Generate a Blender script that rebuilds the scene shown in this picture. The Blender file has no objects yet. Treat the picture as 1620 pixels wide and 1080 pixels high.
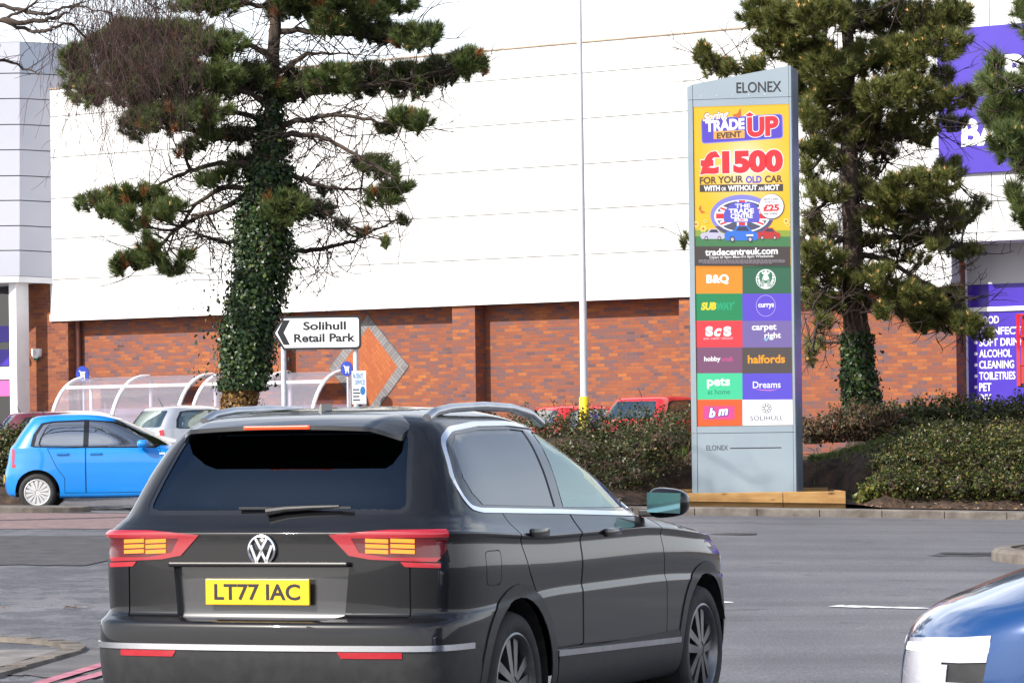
import bpy, bmesh, math, random
import numpy as np
from mathutils import Vector, Matrix
rad = math.radians
rng = np.random.default_rng(7)
random.seed(7)
SC = bpy.context.scene
COL = SC.collection

# ------------------------------------------------------------------ camera
F, ROLL, HOR, EYE = 5400.0, 0.013, 688.0, 1.5      # focal length and horizon row in photograph pixels (1620 wide)
cam = bpy.data.cameras.new('camera')
cam.sensor_width = 36.0
cam.lens = 36.0*F/1620.0
cam.shift_y = (HOR-540.0)/1620.0
cam.clip_start, cam.clip_end = 0.5, 6000
cam_ob = bpy.data.objects.new('camera', cam)
COL.objects.link(cam_ob)
cr, sr = math.cos(ROLL), math.sin(ROLL)
M = Matrix(((cr, sr, 0, 0), (0, 0, -1, 0), (-sr, cr, 0, EYE), (0, 0, 0, 1)))
cam_ob.matrix_world = M
SC.camera = cam_ob

# ------------------------------------------------------------------ light
SUN_EL, SUN_AZ = rad(36), rad(232)                 # sun stands behind the camera, to its left (compass from +Y)
EXPO = 1.05
SC.view_settings.view_transform = 'Standard'
SC.view_settings.look = 'None'
SC.view_settings.exposure = EXPO
SC.view_settings.gamma = 1.0
SC.view_settings.use_curve_mapping = False
sd = bpy.data.lights.new('sun', 'SUN')
sd.energy, sd.angle, sd.color = 3.4, rad(0.6), (1.0, 0.95, 0.88)
sun = bpy.data.objects.new('sun', sd)
COL.objects.link(sun)
S_DIR = Vector((math.sin(SUN_AZ)*math.cos(SUN_EL), math.cos(SUN_AZ)*math.cos(SUN_EL), math.sin(SUN_EL)))
sun.rotation_euler = S_DIR.to_track_quat('Z', 'Y').to_euler()
sun.location = S_DIR*60
W = bpy.data.worlds.new('World')
SC.world = W
W.use_nodes = True
nt = W.node_tree
nt.nodes.clear()
wo = nt.nodes.new('ShaderNodeOutputWorld')
bg = nt.nodes.new('ShaderNodeBackground')
sky = nt.nodes.new('ShaderNodeTexSky')
sky.sky_type = 'NISHITA'
sky.sun_disc = False
sky.sun_elevation, sky.sun_rotation = SUN_EL, SUN_AZ
sky.air_density, sky.dust_density, sky.ozone_density = 1.0, 1.5, 1.0
bg.inputs['Strength'].default_value = 0.11
tc = nt.nodes.new('ShaderNodeTexCoord')
mp = nt.nodes.new('ShaderNodeMapping')
mp.inputs['Scale'].default_value = (1.0, 1.0, 2.2)
ns = nt.nodes.new('ShaderNodeTexNoise')
ns.inputs['Scale'].default_value = 2.6
ns.inputs['Detail'].default_value = 8
ns.inputs['Roughness'].default_value = 0.6
cramp = nt.nodes.new('ShaderNodeValToRGB')
cramp.color_ramp.elements[0].position, cramp.color_ramp.elements[0].color = 0.42, (0, 0, 0, 1)
cramp.color_ramp.elements[1].position, cramp.color_ramp.elements[1].color = 0.60, (1, 1, 1, 1)
cm = nt.nodes.new('ShaderNodeMix')
cm.data_type = 'RGBA'
cm.inputs[7].default_value = (7.6, 7.75, 8.1, 1)
ln = nt.nodes.new
nt.links.new(tc.outputs['Generated'], mp.inputs['Vector'])
nt.links.new(mp.outputs['Vector'], ns.inputs['Vector'])
nt.links.new(ns.outputs['Fac'], cramp.inputs['Fac'])
sxyz = nt.nodes.new('ShaderNodeSeparateXYZ')
nt.links.new(tc.outputs['Generated'], sxyz.inputs[0])
mrz = nt.nodes.new('ShaderNodeMapRange')                # thin white haze low over the horizon
mrz.inputs[1].default_value, mrz.inputs[2].default_value = 0.05, 0.50
mrz.inputs[3].default_value, mrz.inputs[4].default_value = 0.85, 0.0
nt.links.new(sxyz.outputs['Z'], mrz.inputs[0])
mxz = nt.nodes.new('ShaderNodeMath')
mxz.operation = 'MAXIMUM'
mrh = nt.nodes.new('ShaderNodeMapRange')                # clouds thin out overhead
mrh.inputs[1].default_value, mrh.inputs[2].default_value = 0.35, 0.75
mrh.inputs[3].default_value, mrh.inputs[4].default_value = 1.0, 0.12
nt.links.new(sxyz.outputs['Z'], mrh.inputs[0])
mlh = nt.nodes.new('ShaderNodeMath')
mlh.operation = 'MULTIPLY'
nt.links.new(cramp.outputs['Color'], mlh.inputs[0])
nt.links.new(mrh.outputs[0], mlh.inputs[1])
nt.links.new(mlh.outputs[0], mxz.inputs[0])
nt.links.new(mrz.outputs[0], mxz.inputs[1])
nt.links.new(mxz.outputs[0], cm.inputs[0])
nt.links.new(sky.outputs['Color'], cm.inputs[6])
nt.links.new(cm.outputs[2], bg.inputs['Color'])
nt.links.new(bg.outputs['Background'], wo.inputs['Surface'])

# ------------------------------------------------------------------ survey helpers: rays of the photograph to metres
def ray(px, py):
    u, v = (px-810.0)/F, (HOR-py)/F
    return (u*cr+v*sr, 1.0, -u*sr+v*cr)
def at(px, py, Y):
    d = ray(px, py)
    return Vector((d[0]*Y, Y, EYE+d[2]*Y))
def smooth(t):
    t = min(1.0, max(0.0, t))
    return t*t*(3-2*t)
def base50(X):
    b = 0.30+(-0.027*(X-2.4) if X > 2.4 else 0.016*(2.4-X))
    return min(0.52, max(-0.1, b))
PARK = 0.85
def terr(X, Y):
    if Y <= 50:
        t = min(1.0, max(0.0, (Y-18)/32.0))
        return base50(X)*t
    return base50(X)+(PARK-base50(X))*smooth((Y-53.2)/7.0)
def gnd(px, py):
    d = ray(px, py)
    lo, hi = 4.0, 4.0
    while hi < 300 and EYE+d[2]*hi > terr(d[0]*hi, hi):
        lo, hi = hi, hi+0.5
    for _ in range(40):
        m = 0.5*(lo+hi)
        if EYE+d[2]*m > terr(d[0]*m, m): lo = m
        else: hi = m
    return Vector((d[0]*hi, hi, terr(d[0]*hi, hi)))

# ------------------------------------------------------------------ materials
def S(r, g, b):
    f = lambda c: (c/255/12.92) if c/255 <= 0.04045 else ((c/255+0.055)/1.055)**2.4
    return (f(r), f(g), f(b))
MATS = {}
def bsdf_mat(name, col, rough=0.5, metal=0.0, spec=0.5, coat=0.0, ior=None):
    m = bpy.data.materials.new(name)
    m.use_nodes = True
    b = m.node_tree.nodes['Principled BSDF']
    b.inputs['Base Color'].default_value = (*col, 1)
    b.inputs['Roughness'].default_value = rough
    b.inputs['Metallic'].default_value = metal
    b.inputs['Specular IOR Level'].default_value = spec
    b.inputs['Coat Weight'].default_value = coat
    b.inputs['Coat Roughness'].default_value = 0.03
    if ior: b.inputs['IOR'].default_value = ior
    MATS[name] = m
    return m
def N(m, t, **kw):
    n = m.node_tree.nodes.new(t)
    for k, v in kw.items():
        if k in n.inputs: n.inputs[k].default_value = v
        else: setattr(n, k, v)
    return n
def L(m, a, b): m.node_tree.links.new(a, b)
def P(m): return m.node_tree.nodes['Principled BSDF']
def ramp(m, stops, interp='LINEAR'):
    n = m.node_tree.nodes.new('ShaderNodeValToRGB')
    cr_ = n.color_ramp
    cr_.interpolation = interp
    while len(cr_.elements) < len(stops): cr_.elements.new(0.5)
    for e, (p, c) in zip(cr_.elements, stops):
        e.position = p
        e.color = (*c, 1)
    return n
def mix(m, a, b, fac, mode='MIX'):
    n = m.node_tree.nodes.new('ShaderNodeMix')
    n.data_type = 'RGBA'
    n.blend_type = mode
    for sock, v in ((6, a), (7, b), (0, fac)):
        if hasattr(v, 'links'): L(m, v, n.inputs[sock])
        elif isinstance(v, (int, float)): n.inputs[sock].default_value = v
        else: n.inputs[sock].default_value = (*v, 1)
    return n.outputs[2]
def noisy(name, c1, c2, scale=6.0, rough=0.6, bump=0.0, bscale=None, detail=6, metal=0.0, spec=0.5, coat=0.0, stretch=None, lo=0.35, hi=0.65, ramp_rough=None):
    m = bsdf_mat(name, c1, rough, metal, spec, coat)
    tcn = N(m, 'ShaderNodeTexCoord')
    src = tcn.outputs['Object']
    if stretch:
        mpn = N(m, 'ShaderNodeMapping')
        mpn.inputs['Scale'].default_value = stretch
        L(m, src, mpn.inputs['Vector'])
        src = mpn.outputs['Vector']
    n = N(m, 'ShaderNodeTexNoise', Scale=scale, Detail=detail)
    L(m, src, n.inputs['Vector'])
    r = ramp(m, [(lo, c1), (hi, c2)])
    L(m, n.outputs['Fac'], r.inputs['Fac'])
    L(m, r.outputs['Color'], P(m).inputs['Base Color'])
    if ramp_rough:
        rr = ramp(m, [(lo, (ramp_rough[0],)*3), (hi, (ramp_rough[1],)*3)])
        L(m, n.outputs['Fac'], rr.inputs['Fac'])
        L(m, rr.outputs['Color'], P(m).inputs['Roughness'])
    if bump:
        n2 = N(m, 'ShaderNodeTexNoise', Scale=bscale or scale*4, Detail=4)
        L(m, src, n2.inputs['Vector'])
        bn = N(m, 'ShaderNodeBump', Strength=bump, Distance=0.02)
        L(m, n2.outputs['Fac'], bn.inputs['Height'])
        L(m, bn.outputs['Normal'], P(m).inputs['Normal'])
    return m
def foliage(name, stops, rough=0.55, trans=0.25):
    m = bsdf_mat(name, stops[0][1], rough, spec=0.35)
    g = N(m, 'ShaderNodeNewGeometry')
    r = ramp(m, stops)
    L(m, g.outputs['Random Per Island'], r.inputs['Fac'])
    L(m, r.outputs['Color'], P(m).inputs['Base Color'])
    t = N(m, 'ShaderNodeBsdfTranslucent')
    L(m, r.outputs['Color'], t.inputs['Color'])
    ms = N(m, 'ShaderNodeMixShader', Fac=trans)
    out = m.node_tree.nodes['Material Output']
    L(m, P(m).outputs[0], ms.inputs[1])
    L(m, t.outputs[0], ms.inputs[2])
    L(m, ms.outputs[0], out.inputs['Surface'])
    return m
def emit(name, col, strength=1.0, base=None):
    m = bsdf_mat(name, base or tuple(c*0.12 for c in col), 0.35)
    P(m).inputs['Emission Color'].default_value = (*col, 1)
    P(m).inputs['Emission Strength'].default_value = strength*2**(-EXPO)
    return m
def glass(name, tint, see=0.35, ior=1.9, rough=0.02, gloss=(1, 1, 1)):
    m = bpy.data.materials.new(name)
    m.use_nodes = True
    m.node_tree.nodes.clear()
    out = N(m, 'ShaderNodeOutputMaterial')
    tr = N(m, 'ShaderNodeBsdfTransparent', Color=(*[see*c for c in tint], 1))
    gl = N(m, 'ShaderNodeBsdfGlossy', Roughness=rough, Color=(*gloss, 1))
    fr = N(m, 'ShaderNodeFresnel', IOR=ior)
    ms = N(m, 'ShaderNodeMixShader')
    L(m, fr.outputs[0], ms.inputs[0])
    L(m, tr.outputs[0], ms.inputs[1])
    L(m, gl.outputs[0], ms.inputs[2])
    L(m, ms.outputs[0], out.inputs['Surface'])
    MATS[name] = m
    return m

# ------------------------------------------------------------------ mesh helpers
class MB:
    def __init__(s): s.v, s.f, s.m = [], [], []
    def add(s, vs, fs, mi=0):
        o = len(s.v)
        s.v.extend([tuple(v) for v in vs])
        s.f.extend([tuple(i+o for i in f) for f in fs])
        s.m.extend([mi]*len(fs))
        return s
    def box(s, x0, x1, y0, y1, z0, z1, mi=0):
        return s.add([(x0, y0, z0), (x1, y0, z0), (x1, y1, z0), (x0, y1, z0), (x0, y0, z1), (x1, y0, z1), (x1, y1, z1), (x0, y1, z1)],
                     [(0, 3, 2, 1), (4, 5, 6, 7), (0, 1, 5, 4), (1, 2, 6, 5), (2, 3, 7, 6), (3, 0, 4, 7)], mi)
    def bbox(s, x0, x1, y0, y1, z0, z1, b=0.01, mi=0):
        """box with chamfered edges"""
        bm = bmesh.new()
        bmesh.ops.create_cube(bm, size=1.0)
        for v in bm.verts:
            v.co = Vector(((x0+x1)/2+v.co.x*(x1-x0), (y0+y1)/2+v.co.y*(y1-y0), (z0+z1)/2+v.co.z*(z1-z0)))
        bmesh.ops.bevel(bm, geom=bm.edges[:], offset=b, segments=2, profile=0.5, affect='EDGES')
        return s.frombm(bm, mi)
    def frombm(s, bm, mi=0):
        bm.verts.index_update()
        s.add([v.co[:] for v in bm.verts], [[v.index for v in f.verts] for f in bm.faces], mi)
        bm.free()
        return s
    def prism(s, poly, y0, y1, mi=0):
        """poly in local x,z ; extruded from y0 (front) to y1"""
        n = len(poly)
        a = sum(poly[i][0]*poly[(i+1) % n][1]-poly[(i+1) % n][0]*poly[i][1] for i in range(n))
        if a < 0: poly = poly[::-1]
        vs = [(x, y0, z) for x, z in poly]+[(x, y1, z) for x, z in poly]
        fs = [tuple(range(n)), tuple(range(2*n-1, n-1, -1))]
        fs += [(i, i+n, (i+1) % n+n, (i+1) % n) for i in range(n)]
        return s.add(vs, fs, mi)
    def tube(s, pts, rads, n=8, mi=0, cap=True):
        pts = [Vector(p) for p in pts]
        if not hasattr(rads, '__len__'): rads = [rads]*len(pts)
        rings, ref = [], None
        for i, p in enumerate(pts):
            d = pts[min(i+1, len(pts)-1)]-pts[max(i-1, 0)]
            if d.length < 1e-9: d = Vector((0, 0, 1))
            d.normalize()
            if ref is None:
                ref = d.orthogonal().normalized()
            else:
                ref = ref-d*ref.dot(d)
                ref = ref.normalized() if ref.length > 1e-6 else d.orthogonal().normalized()
            b = d.cross(ref)
            rings.append([p+(ref*math.cos(2*math.pi*k/n)+b*math.sin(2*math.pi*k/n))*rads[i] for k in range(n)])
        vs = [q for r_ in rings for q in r_]
        fs = []
        for i in range(len(pts)-1):
            for k in range(n):
                a, b2 = i*n+k, i*n+(k+1) % n
                fs.append((a, b2, b2+n, a+n))
        if cap and n > 2:
            fs.append(tuple(range(n-1, -1, -1)))
            fs.append(tuple((len(pts)-1)*n+k for k in range(n)))
        return s.add(vs, fs, mi)
    def lathe(s, prof, n=32, mi=0, axis='z', c=(0, 0, 0), close=False):
        """prof: list of (r, h) revolved about axis"""
        vs, fs = [], []
        for r_, h in prof:
            for k in range(n):
                a = 2*math.pi*k/n
                x, y = r_*math.cos(a), r_*math.sin(a)
                p = (x, y, h) if axis == 'z' else ((h, x, y) if axis == 'x' else (x, h, y))
                vs.append((p[0]+c[0], p[1]+c[1], p[2]+c[2]))
        m_ = len(prof)
        for i in range(m_ if close else m_-1):
            for k in range(n):
                j = (i+1) % m_
                fs.append((i*n+k, i*n+(k+1) % n, j*n+(k+1) % n, j*n+k))
        return s.add(vs, fs, mi)
    def build(s, name, mat, parent=None, smooth_=False, angle=None, uv=False, xf=None):
        me = bpy.data.meshes.new(name)
        v = s.v
        if xf is not None: v = [tuple(xf @ Vector(p)) for p in v]
        me.from_pydata(v, [], s.f)
        mats = mat if isinstance(mat, (list, tuple)) else [mat]
        for m_ in mats: me.materials.append(m_)
        if len(mats) > 1: me.polygons.foreach_set('material_index', s.m)
        if uv:
            ul = me.uv_layers.new(name='UVMap')
            for p in me.polygons:
                nx, ny, nz = (abs(c) for c in p.normal)
                for li in p.loop_indices:
                    c = me.vertices[me.loops[li].vertex_index].co
                    ul.data[li].uv = (c.x, c.z) if ny >= nx and ny >= nz else ((c.y, c.z) if nx >= nz else (c.x, c.y))
        if smooth_:
            me.polygons.foreach_set('use_smooth', [True]*len(me.polygons))
            if angle: me.set_sharp_from_angle(angle=rad(angle))
        me.update()
        o = bpy.data.objects.new(name, me)
        COL.objects.link(o)
        if parent is not None: o.parent = parent
        return o
def np_mesh(name, V, Fc, mat, parent=None, mi=None, smooth_=False):
    """V (n,3), Fc (m,k) arrays of equal-sized faces"""
    me = bpy.data.meshes.new(name)
    V = np.asarray(V, dtype=np.float32)
    Fc = np.asarray(Fc, dtype=np.int32)
    k = Fc.shape[1]
    me.vertices.add(len(V)); me.vertices.foreach_set('co', V.ravel())
    me.loops.add(Fc.size); me.loops.foreach_set('vertex_index', Fc.ravel())
    me.polygons.add(len(Fc))
    me.polygons.foreach_set('loop_start', np.arange(0, Fc.size, k, dtype=np.int32))
    mats = mat if isinstance(mat, (list, tuple)) else [mat]
    for m_ in mats: me.materials.append(m_)
    if mi is not None: me.polygons.foreach_set('material_index', np.asarray(mi, dtype=np.int32))
    if smooth_: me.polygons.foreach_set('use_smooth', np.ones(len(Fc), dtype=bool))
    me.update(calc_edges=True)
    me.validate()
    o = bpy.data.objects.new(name, me)
    COL.objects.link(o)
    if parent is not None: o.parent = parent
    return o
def tag(o, label=None, cat=None, group=None, kind=None):
    if label: o['label'] = label
    if cat: o['category'] = cat
    if group: o['group'] = group
    if kind: o['kind'] = kind
    return o
def thing(name, label, cat, loc=(0, 0, 0), rotz=0.0, group=None):
    o = bpy.data.objects.new(name, None)
    COL.objects.link(o)
    o.empty_display_size = 0.3
    o.location = loc
    o.rotation_euler = (0, 0, rotz)
    return tag(o, label, cat, group)
def copy_tree(o, parent=None):
    c = o.copy()
    COL.objects.link(c)
    if parent is not None: c.parent = parent
    for ch in list(o.children): copy_tree(ch, c)
    return c
def struct(o, label=None):
    return tag(o, label, None, None, 'structure')
_fonts = {}
def text_mb(mb, string, x0, x1, z0, z1, y, bold=0.0, shear=0.0, mi=0, depth=0.002, arc=None):
    """lettering fitted to the box x0..x1, z0..z1 in a vertical plane facing -y"""
    cu = bpy.data.curves.new('lettering_curve', 'FONT')
    cu.body = string
    cu.offset = bold
    cu.shear = shear
    cu.resolution_u = 4
    cu.fill_mode = 'FRONT'
    ob = bpy.data.objects.new('lettering_curve', cu)
    COL.objects.link(ob)
    dg = bpy.context.evaluated_depsgraph_get()
    me = bpy.data.meshes.new_from_object(ob.evaluated_get(dg))
    vs = np.array([v.co[:] for v in me.vertices]).reshape(-1, 3)
    fs = [tuple(p.vertices) for p in me.polygons]
    bpy.data.objects.remove(ob)
    bpy.data.curves.remove(cu)
    bpy.data.meshes.remove(me)
    if len(vs) == 0: return mb
    lo, hi = vs.min(0), vs.max(0)
    sx = (x1-x0)/max(1e-6, hi[0]-lo[0])
    sz = (z1-z0)/max(1e-6, hi[1]-lo[1])
    out = [(x0+(v[0]-lo[0])*sx, y, z0+(v[1]-lo[1])*sz) for v in vs]
    return mb.add(out, fs, mi)
# ------------------------------------------------------------------ shared materials
def brick_mat(name, stops, mortar=(0.16, 0.10, 0.08), w=0.225, h=0.075, rot=0.0):
    m = bsdf_mat(name, (0.3, 0.1, 0.05), 0.85, spec=0.2)
    uvn = N(m, 'ShaderNodeUVMap')
    mpn = N(m, 'ShaderNodeMapping')
    mpn.inputs['Rotation'].default_value = (0, 0, rot)
    L(m, uvn.outputs[0], mpn.inputs['Vector'])
    b = N(m, 'ShaderNodeTexBrick')
    b.inputs['Color1'].default_value = (0, 0, 0, 1)
    b.inputs['Color2'].default_value = (1, 1, 1, 1)
    b.inputs['Mortar'].default_value = (0.5, 0.5, 0.5, 1)
    b.inputs['Scale'].default_value = 1.0
    b.inputs['Mortar Size'].default_value = 0.006
    b.inputs['Mortar Smooth'].default_value = 0.2
    b.inputs['Brick Width'].default_value = w
    b.inputs['Row Height'].default_value = h
    L(m, mpn.outputs[0], b.inputs['Vector'])
    # large soft drift of batches so orange and purple bricks gather
    n = N(m, 'ShaderNodeTexNoise', Scale=0.9, Detail=3)
    L(m, mpn.outputs[0], n.inputs['Vector'])
    ma = N(m, 'ShaderNodeMath', operation='MULTIPLY_ADD')
    ma.inputs[1].default_value = 0.75
    sub = N(m, 'ShaderNodeMath', operation='MULTIPLY_ADD')
    sub.inputs[1].default_value = 0.75
    sub.inputs[2].default_value = -0.255
    L(m, n.outputs['Fac'], sub.inputs[0])
    L(m, b.outputs['Color'], ma.inputs[0])
    L(m, sub.outputs[0], ma.inputs[2])
    r = ramp(m, stops)
    L(m, ma.outputs[0], r.inputs['Fac'])
    n2 = N(m, 'ShaderNodeTexNoise', Scale=45.0, Detail=4)
    L(m, uvn.outputs[0], n2.inputs['Vector'])
    r2 = ramp(m, [(0.3, (0.78,)*3), (0.7, (1.15,)*3)])
    L(m, n2.outputs['Fac'], r2.inputs['Fac'])
    c = mix(m, r.outputs['Color'], r2.outputs['Color'], 1.0, 'MULTIPLY')
    c = mix(m, c, mortar, b.outputs['Fac'])
    L(m, c, P(m).inputs['Base Color'])
    bn = N(m, 'ShaderNodeBump', Strength=0.6, Distance=0.006)
    inv = N(m, 'ShaderNodeMath', operation='SUBTRACT')
    inv.inputs[0].default_value = 1.0
    L(m, b.outputs['Fac'], inv.inputs[1])
    L(m, inv.outputs[0], bn.inputs['Height'])
    L(m, bn.outputs['Normal'], P(m).inputs['Normal'])
    return m
BRICK = brick_mat('brick', [(0.0, (0.1031, 0.0473, 0.0473)), (0.16, (0.1418, 0.0816, 0.0859)), (0.34, (0.1848, 0.0773, 0.0645)), (0.52, (0.2492, 0.0773, 0.0413)), (0.74, (0.2836, 0.0902, 0.0413)), (0.90, (0.3523, 0.1161, 0.0387)), (1.0, (0.4297, 0.1547, 0.0343))])
BRICK_RED = brick_mat('brick_red', [(0.0, (0.1170, 0.0450, 0.0360)), (0.3, (0.1800, 0.0612, 0.0378)), (0.6, (0.2430, 0.0747, 0.0360)), (1.0, (0.2970, 0.1035, 0.0378))])
BRICK_GREY = brick_mat('brick_grey', [(0.0, (0.14, 0.13, 0.13)), (0.5, (0.19, 0.18, 0.18)), (1.0, (0.25, 0.24, 0.24))], mortar=(0.10, 0.095, 0.09), w=0.075, h=0.24, rot=0.0)
BRICK_PLAIN = brick_mat('brick_orange', [(0.0, (0.2992, 0.0862, 0.0396)), (0.5, (0.3520, 0.1056, 0.0422)), (1.0, (0.3872, 0.1276, 0.0458))], mortar=(0.2640, 0.0880, 0.0440), rot=rad(53))
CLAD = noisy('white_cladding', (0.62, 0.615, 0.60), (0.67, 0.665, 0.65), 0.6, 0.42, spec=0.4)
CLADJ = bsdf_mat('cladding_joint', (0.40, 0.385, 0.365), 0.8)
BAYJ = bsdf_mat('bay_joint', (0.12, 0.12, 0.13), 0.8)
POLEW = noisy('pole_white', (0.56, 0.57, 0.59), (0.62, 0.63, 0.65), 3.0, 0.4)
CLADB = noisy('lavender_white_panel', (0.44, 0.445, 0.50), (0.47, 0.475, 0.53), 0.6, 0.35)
TAN = noisy('capping_brown', (0.34, 0.22, 0.13), (0.45, 0.32, 0.2), 3.0, 0.6)
WHITEP = noisy('white_paint', (0.78, 0.78, 0.78), (0.83, 0.83, 0.83), 5.0, 0.4)
WHITEM = noisy('white_matt', (0.66, 0.66, 0.66), (0.74, 0.74, 0.74), 3.0, 0.6)
PURPLE = noisy('violet_panel', (0.0528, 0.0264, 0.3300), (0.0594, 0.0330, 0.3564), 1.0, 0.35)
PURPLEV = noisy('violet_vinyl', (0.0444, 0.0185, 0.3330), (0.0518, 0.0222, 0.3626), 1.0, 0.3)
GREYSH = noisy('grey_shutter', (0.45, 0.45, 0.47), (0.5, 0.5, 0.52), 1.0, 0.5)
PIPE = noisy('brown_pipe', (0.15, 0.05, 0.03), (0.2, 0.07, 0.045), 3.0, 0.5)
DARK = noisy('dark_plastic', (0.012, 0.012, 0.013), (0.02, 0.02, 0.021), 20.0, 0.55)
BLACKG = bsdf_mat('gloss_black', (0.006, 0.006, 0.007), 0.12, coat=0.5)
RUBBER = noisy('tyre_rubber', (0.014, 0.014, 0.014), (0.026, 0.025, 0.024), 18.0, 0.8, bump=0.2)
CHROME = bsdf_mat('chrome', (0.74, 0.75, 0.78), 0.16, metal=1.0)
SATIN = noisy('satin_alloy', (0.42, 0.43, 0.45), (0.52, 0.53, 0.55), 8.0, 0.32, metal=1.0)
ALLOYD = noisy('dark_alloy', (0.12, 0.12, 0.125), (0.2, 0.2, 0.205), 9.0, 0.35, metal=0.9)
GALV = noisy('galvanised_steel', (0.46, 0.50, 0.54), (0.58, 0.61, 0.64), 14.0, 0.5, metal=0.35)
SILVERP = noisy('silver_blue_panel', (0.225, 0.275, 0.315), (0.25, 0.30, 0.335), 1.6, 0.35, metal=0.15)
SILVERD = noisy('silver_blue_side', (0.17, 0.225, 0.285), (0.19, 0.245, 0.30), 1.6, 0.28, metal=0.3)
INKB = bsdf_mat('black_ink', (0.012, 0.012, 0.014), 0.5)
WOODT = noisy('new_timber', (0.27, 0.135, 0.04), (0.43, 0.25, 0.085), 1.4, 0.75, bump=0.3, bscale=9, stretch=(1.6, 9, 9), lo=0.3, hi=0.7)
_vk = N(WOODT, 'ShaderNodeTexVoronoi', Scale=1.0)
_tk = N(WOODT, 'ShaderNodeTexCoord'); _mk = N(WOODT, 'ShaderNodeMapping')
_mk.inputs['Scale'].default_value = (2.6, 6.0, 7.5)
L(WOODT, _tk.outputs['Object'], _mk.inputs['Vector']); L(WOODT, _mk.outputs[0], _vk.inputs['Vector'])
_rk = ramp(WOODT, [(0.10, (0.18, 0.12, 0.08)), (0.22, (1, 1, 1))])
L(WOODT, _vk.outputs['Distance'], _rk.inputs['Fac'])
_src = P(WOODT).inputs['Base Color'].links[0].from_socket
L(WOODT, mix(WOODT, _src, _rk.outputs['Color'], 1.0, 'MULTIPLY'), P(WOODT).inputs['Base Color'])
SOIL = noisy('soil', (0.018, 0.011, 0.007), (0.085, 0.050, 0.030), 5.0, 0.95, bump=1.0, bscale=16, detail=12, lo=0.32, hi=0.68)
BARK = noisy('pine_bark', (0.022, 0.015, 0.011), (0.085, 0.055, 0.038), 5.0, 0.9, bump=0.8, bscale=14, stretch=(3, 3, 0.8))
TWIG = noisy('twig_bark', (0.026, 0.018, 0.013), (0.06, 0.040, 0.029), 7.0, 0.9)
BIRCHT = noisy('birch_twig', (0.035, 0.016, 0.014), (0.07, 0.035, 0.03), 7.0, 0.85)
NEEDLE = foliage('pine_needles', [(0.0, (0.0362, 0.0593, 0.0231)), (0.45, (0.0741, 0.1153, 0.0329)), (0.8, (0.1401, 0.1812, 0.0461)), (1.0, (0.2306, 0.2141, 0.0659))], trans=0.22)
NEEDLEL = foliage('pine_needles_olive', [(0.0, (0.0450, 0.0576, 0.0176)), (0.45, (0.1064, 0.1315, 0.0300)), (0.8, (0.1941, 0.2004, 0.0501)), (1.0, (0.2755, 0.2316, 0.0752))], trans=0.22)
NEEDLED = foliage('dead_needles', [(0.0, (0.14, 0.05, 0.02)), (0.6, (0.30, 0.115, 0.035)), (1.0, (0.42, 0.19, 0.06))])
CONE = noisy('cone_tan', (0.42, 0.20, 0.06), (0.62, 0.36, 0.13), 30.0, 0.7)
IVY = foliage('ivy_leaves', [(0.0, (0.0112, 0.0280, 0.0112)), (0.5, (0.0224, 0.0504, 0.0154)), (0.85, (0.0532, 0.0840, 0.0224)), (1.0, (0.1260, 0.1540, 0.0420))], rough=0.35)
IVYD = foliage('dry_ivy', [(0.0, (0.10, 0.05, 0.018)), (0.6, (0.24, 0.13, 0.04)), (1.0, (0.38, 0.24, 0.08))])
HEDGE = foliage('hedge_leaves', [(0.0, (0.0216, 0.0302, 0.0101)), (0.45, (0.0468, 0.0576, 0.0187)), (0.8, (0.0792, 0.0864, 0.0324)), (0.93, (0.1224, 0.1008, 0.0540)), (1.0, (0.2592, 0.2016, 0.0936))], rough=0.4)
SHRUB = foliage('shrub_leaves', [(0.0, (0.0144, 0.0245, 0.0072)), (0.45, (0.0324, 0.0490, 0.0101)), (0.8, (0.0612, 0.0828, 0.0173)), (0.95, (0.1152, 0.1224, 0.0324)), (1.0, (0.2160, 0.1800, 0.0504))], rough=0.38)
LIME = foliage('lime_leaves', [(0.0, (0.0480, 0.0680, 0.0120)), (0.5, (0.1200, 0.1360, 0.0240)), (1.0, (0.2560, 0.2240, 0.0480))], rough=0.4)
DRY = foliage('dry_stems', [(0.0, (0.0360, 0.0208, 0.0112)), (0.6, (0.0840, 0.0496, 0.0256)), (0.9, (0.1600, 0.0920, 0.0440)), (1.0, (0.2400, 0.1440, 0.0640))])
LEAFL = foliage('leaf_litter', [(0.0, (0.10, 0.05, 0.025)), (0.5, (0.22, 0.12, 0.06)), (1.0, (0.48, 0.36, 0.26))])
GRASS = foliage('grass_blades', [(0.0, (0.03, 0.06, 0.01)), (0.6, (0.09, 0.14, 0.02)), (1.0, (0.2, 0.2, 0.05))])
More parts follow.
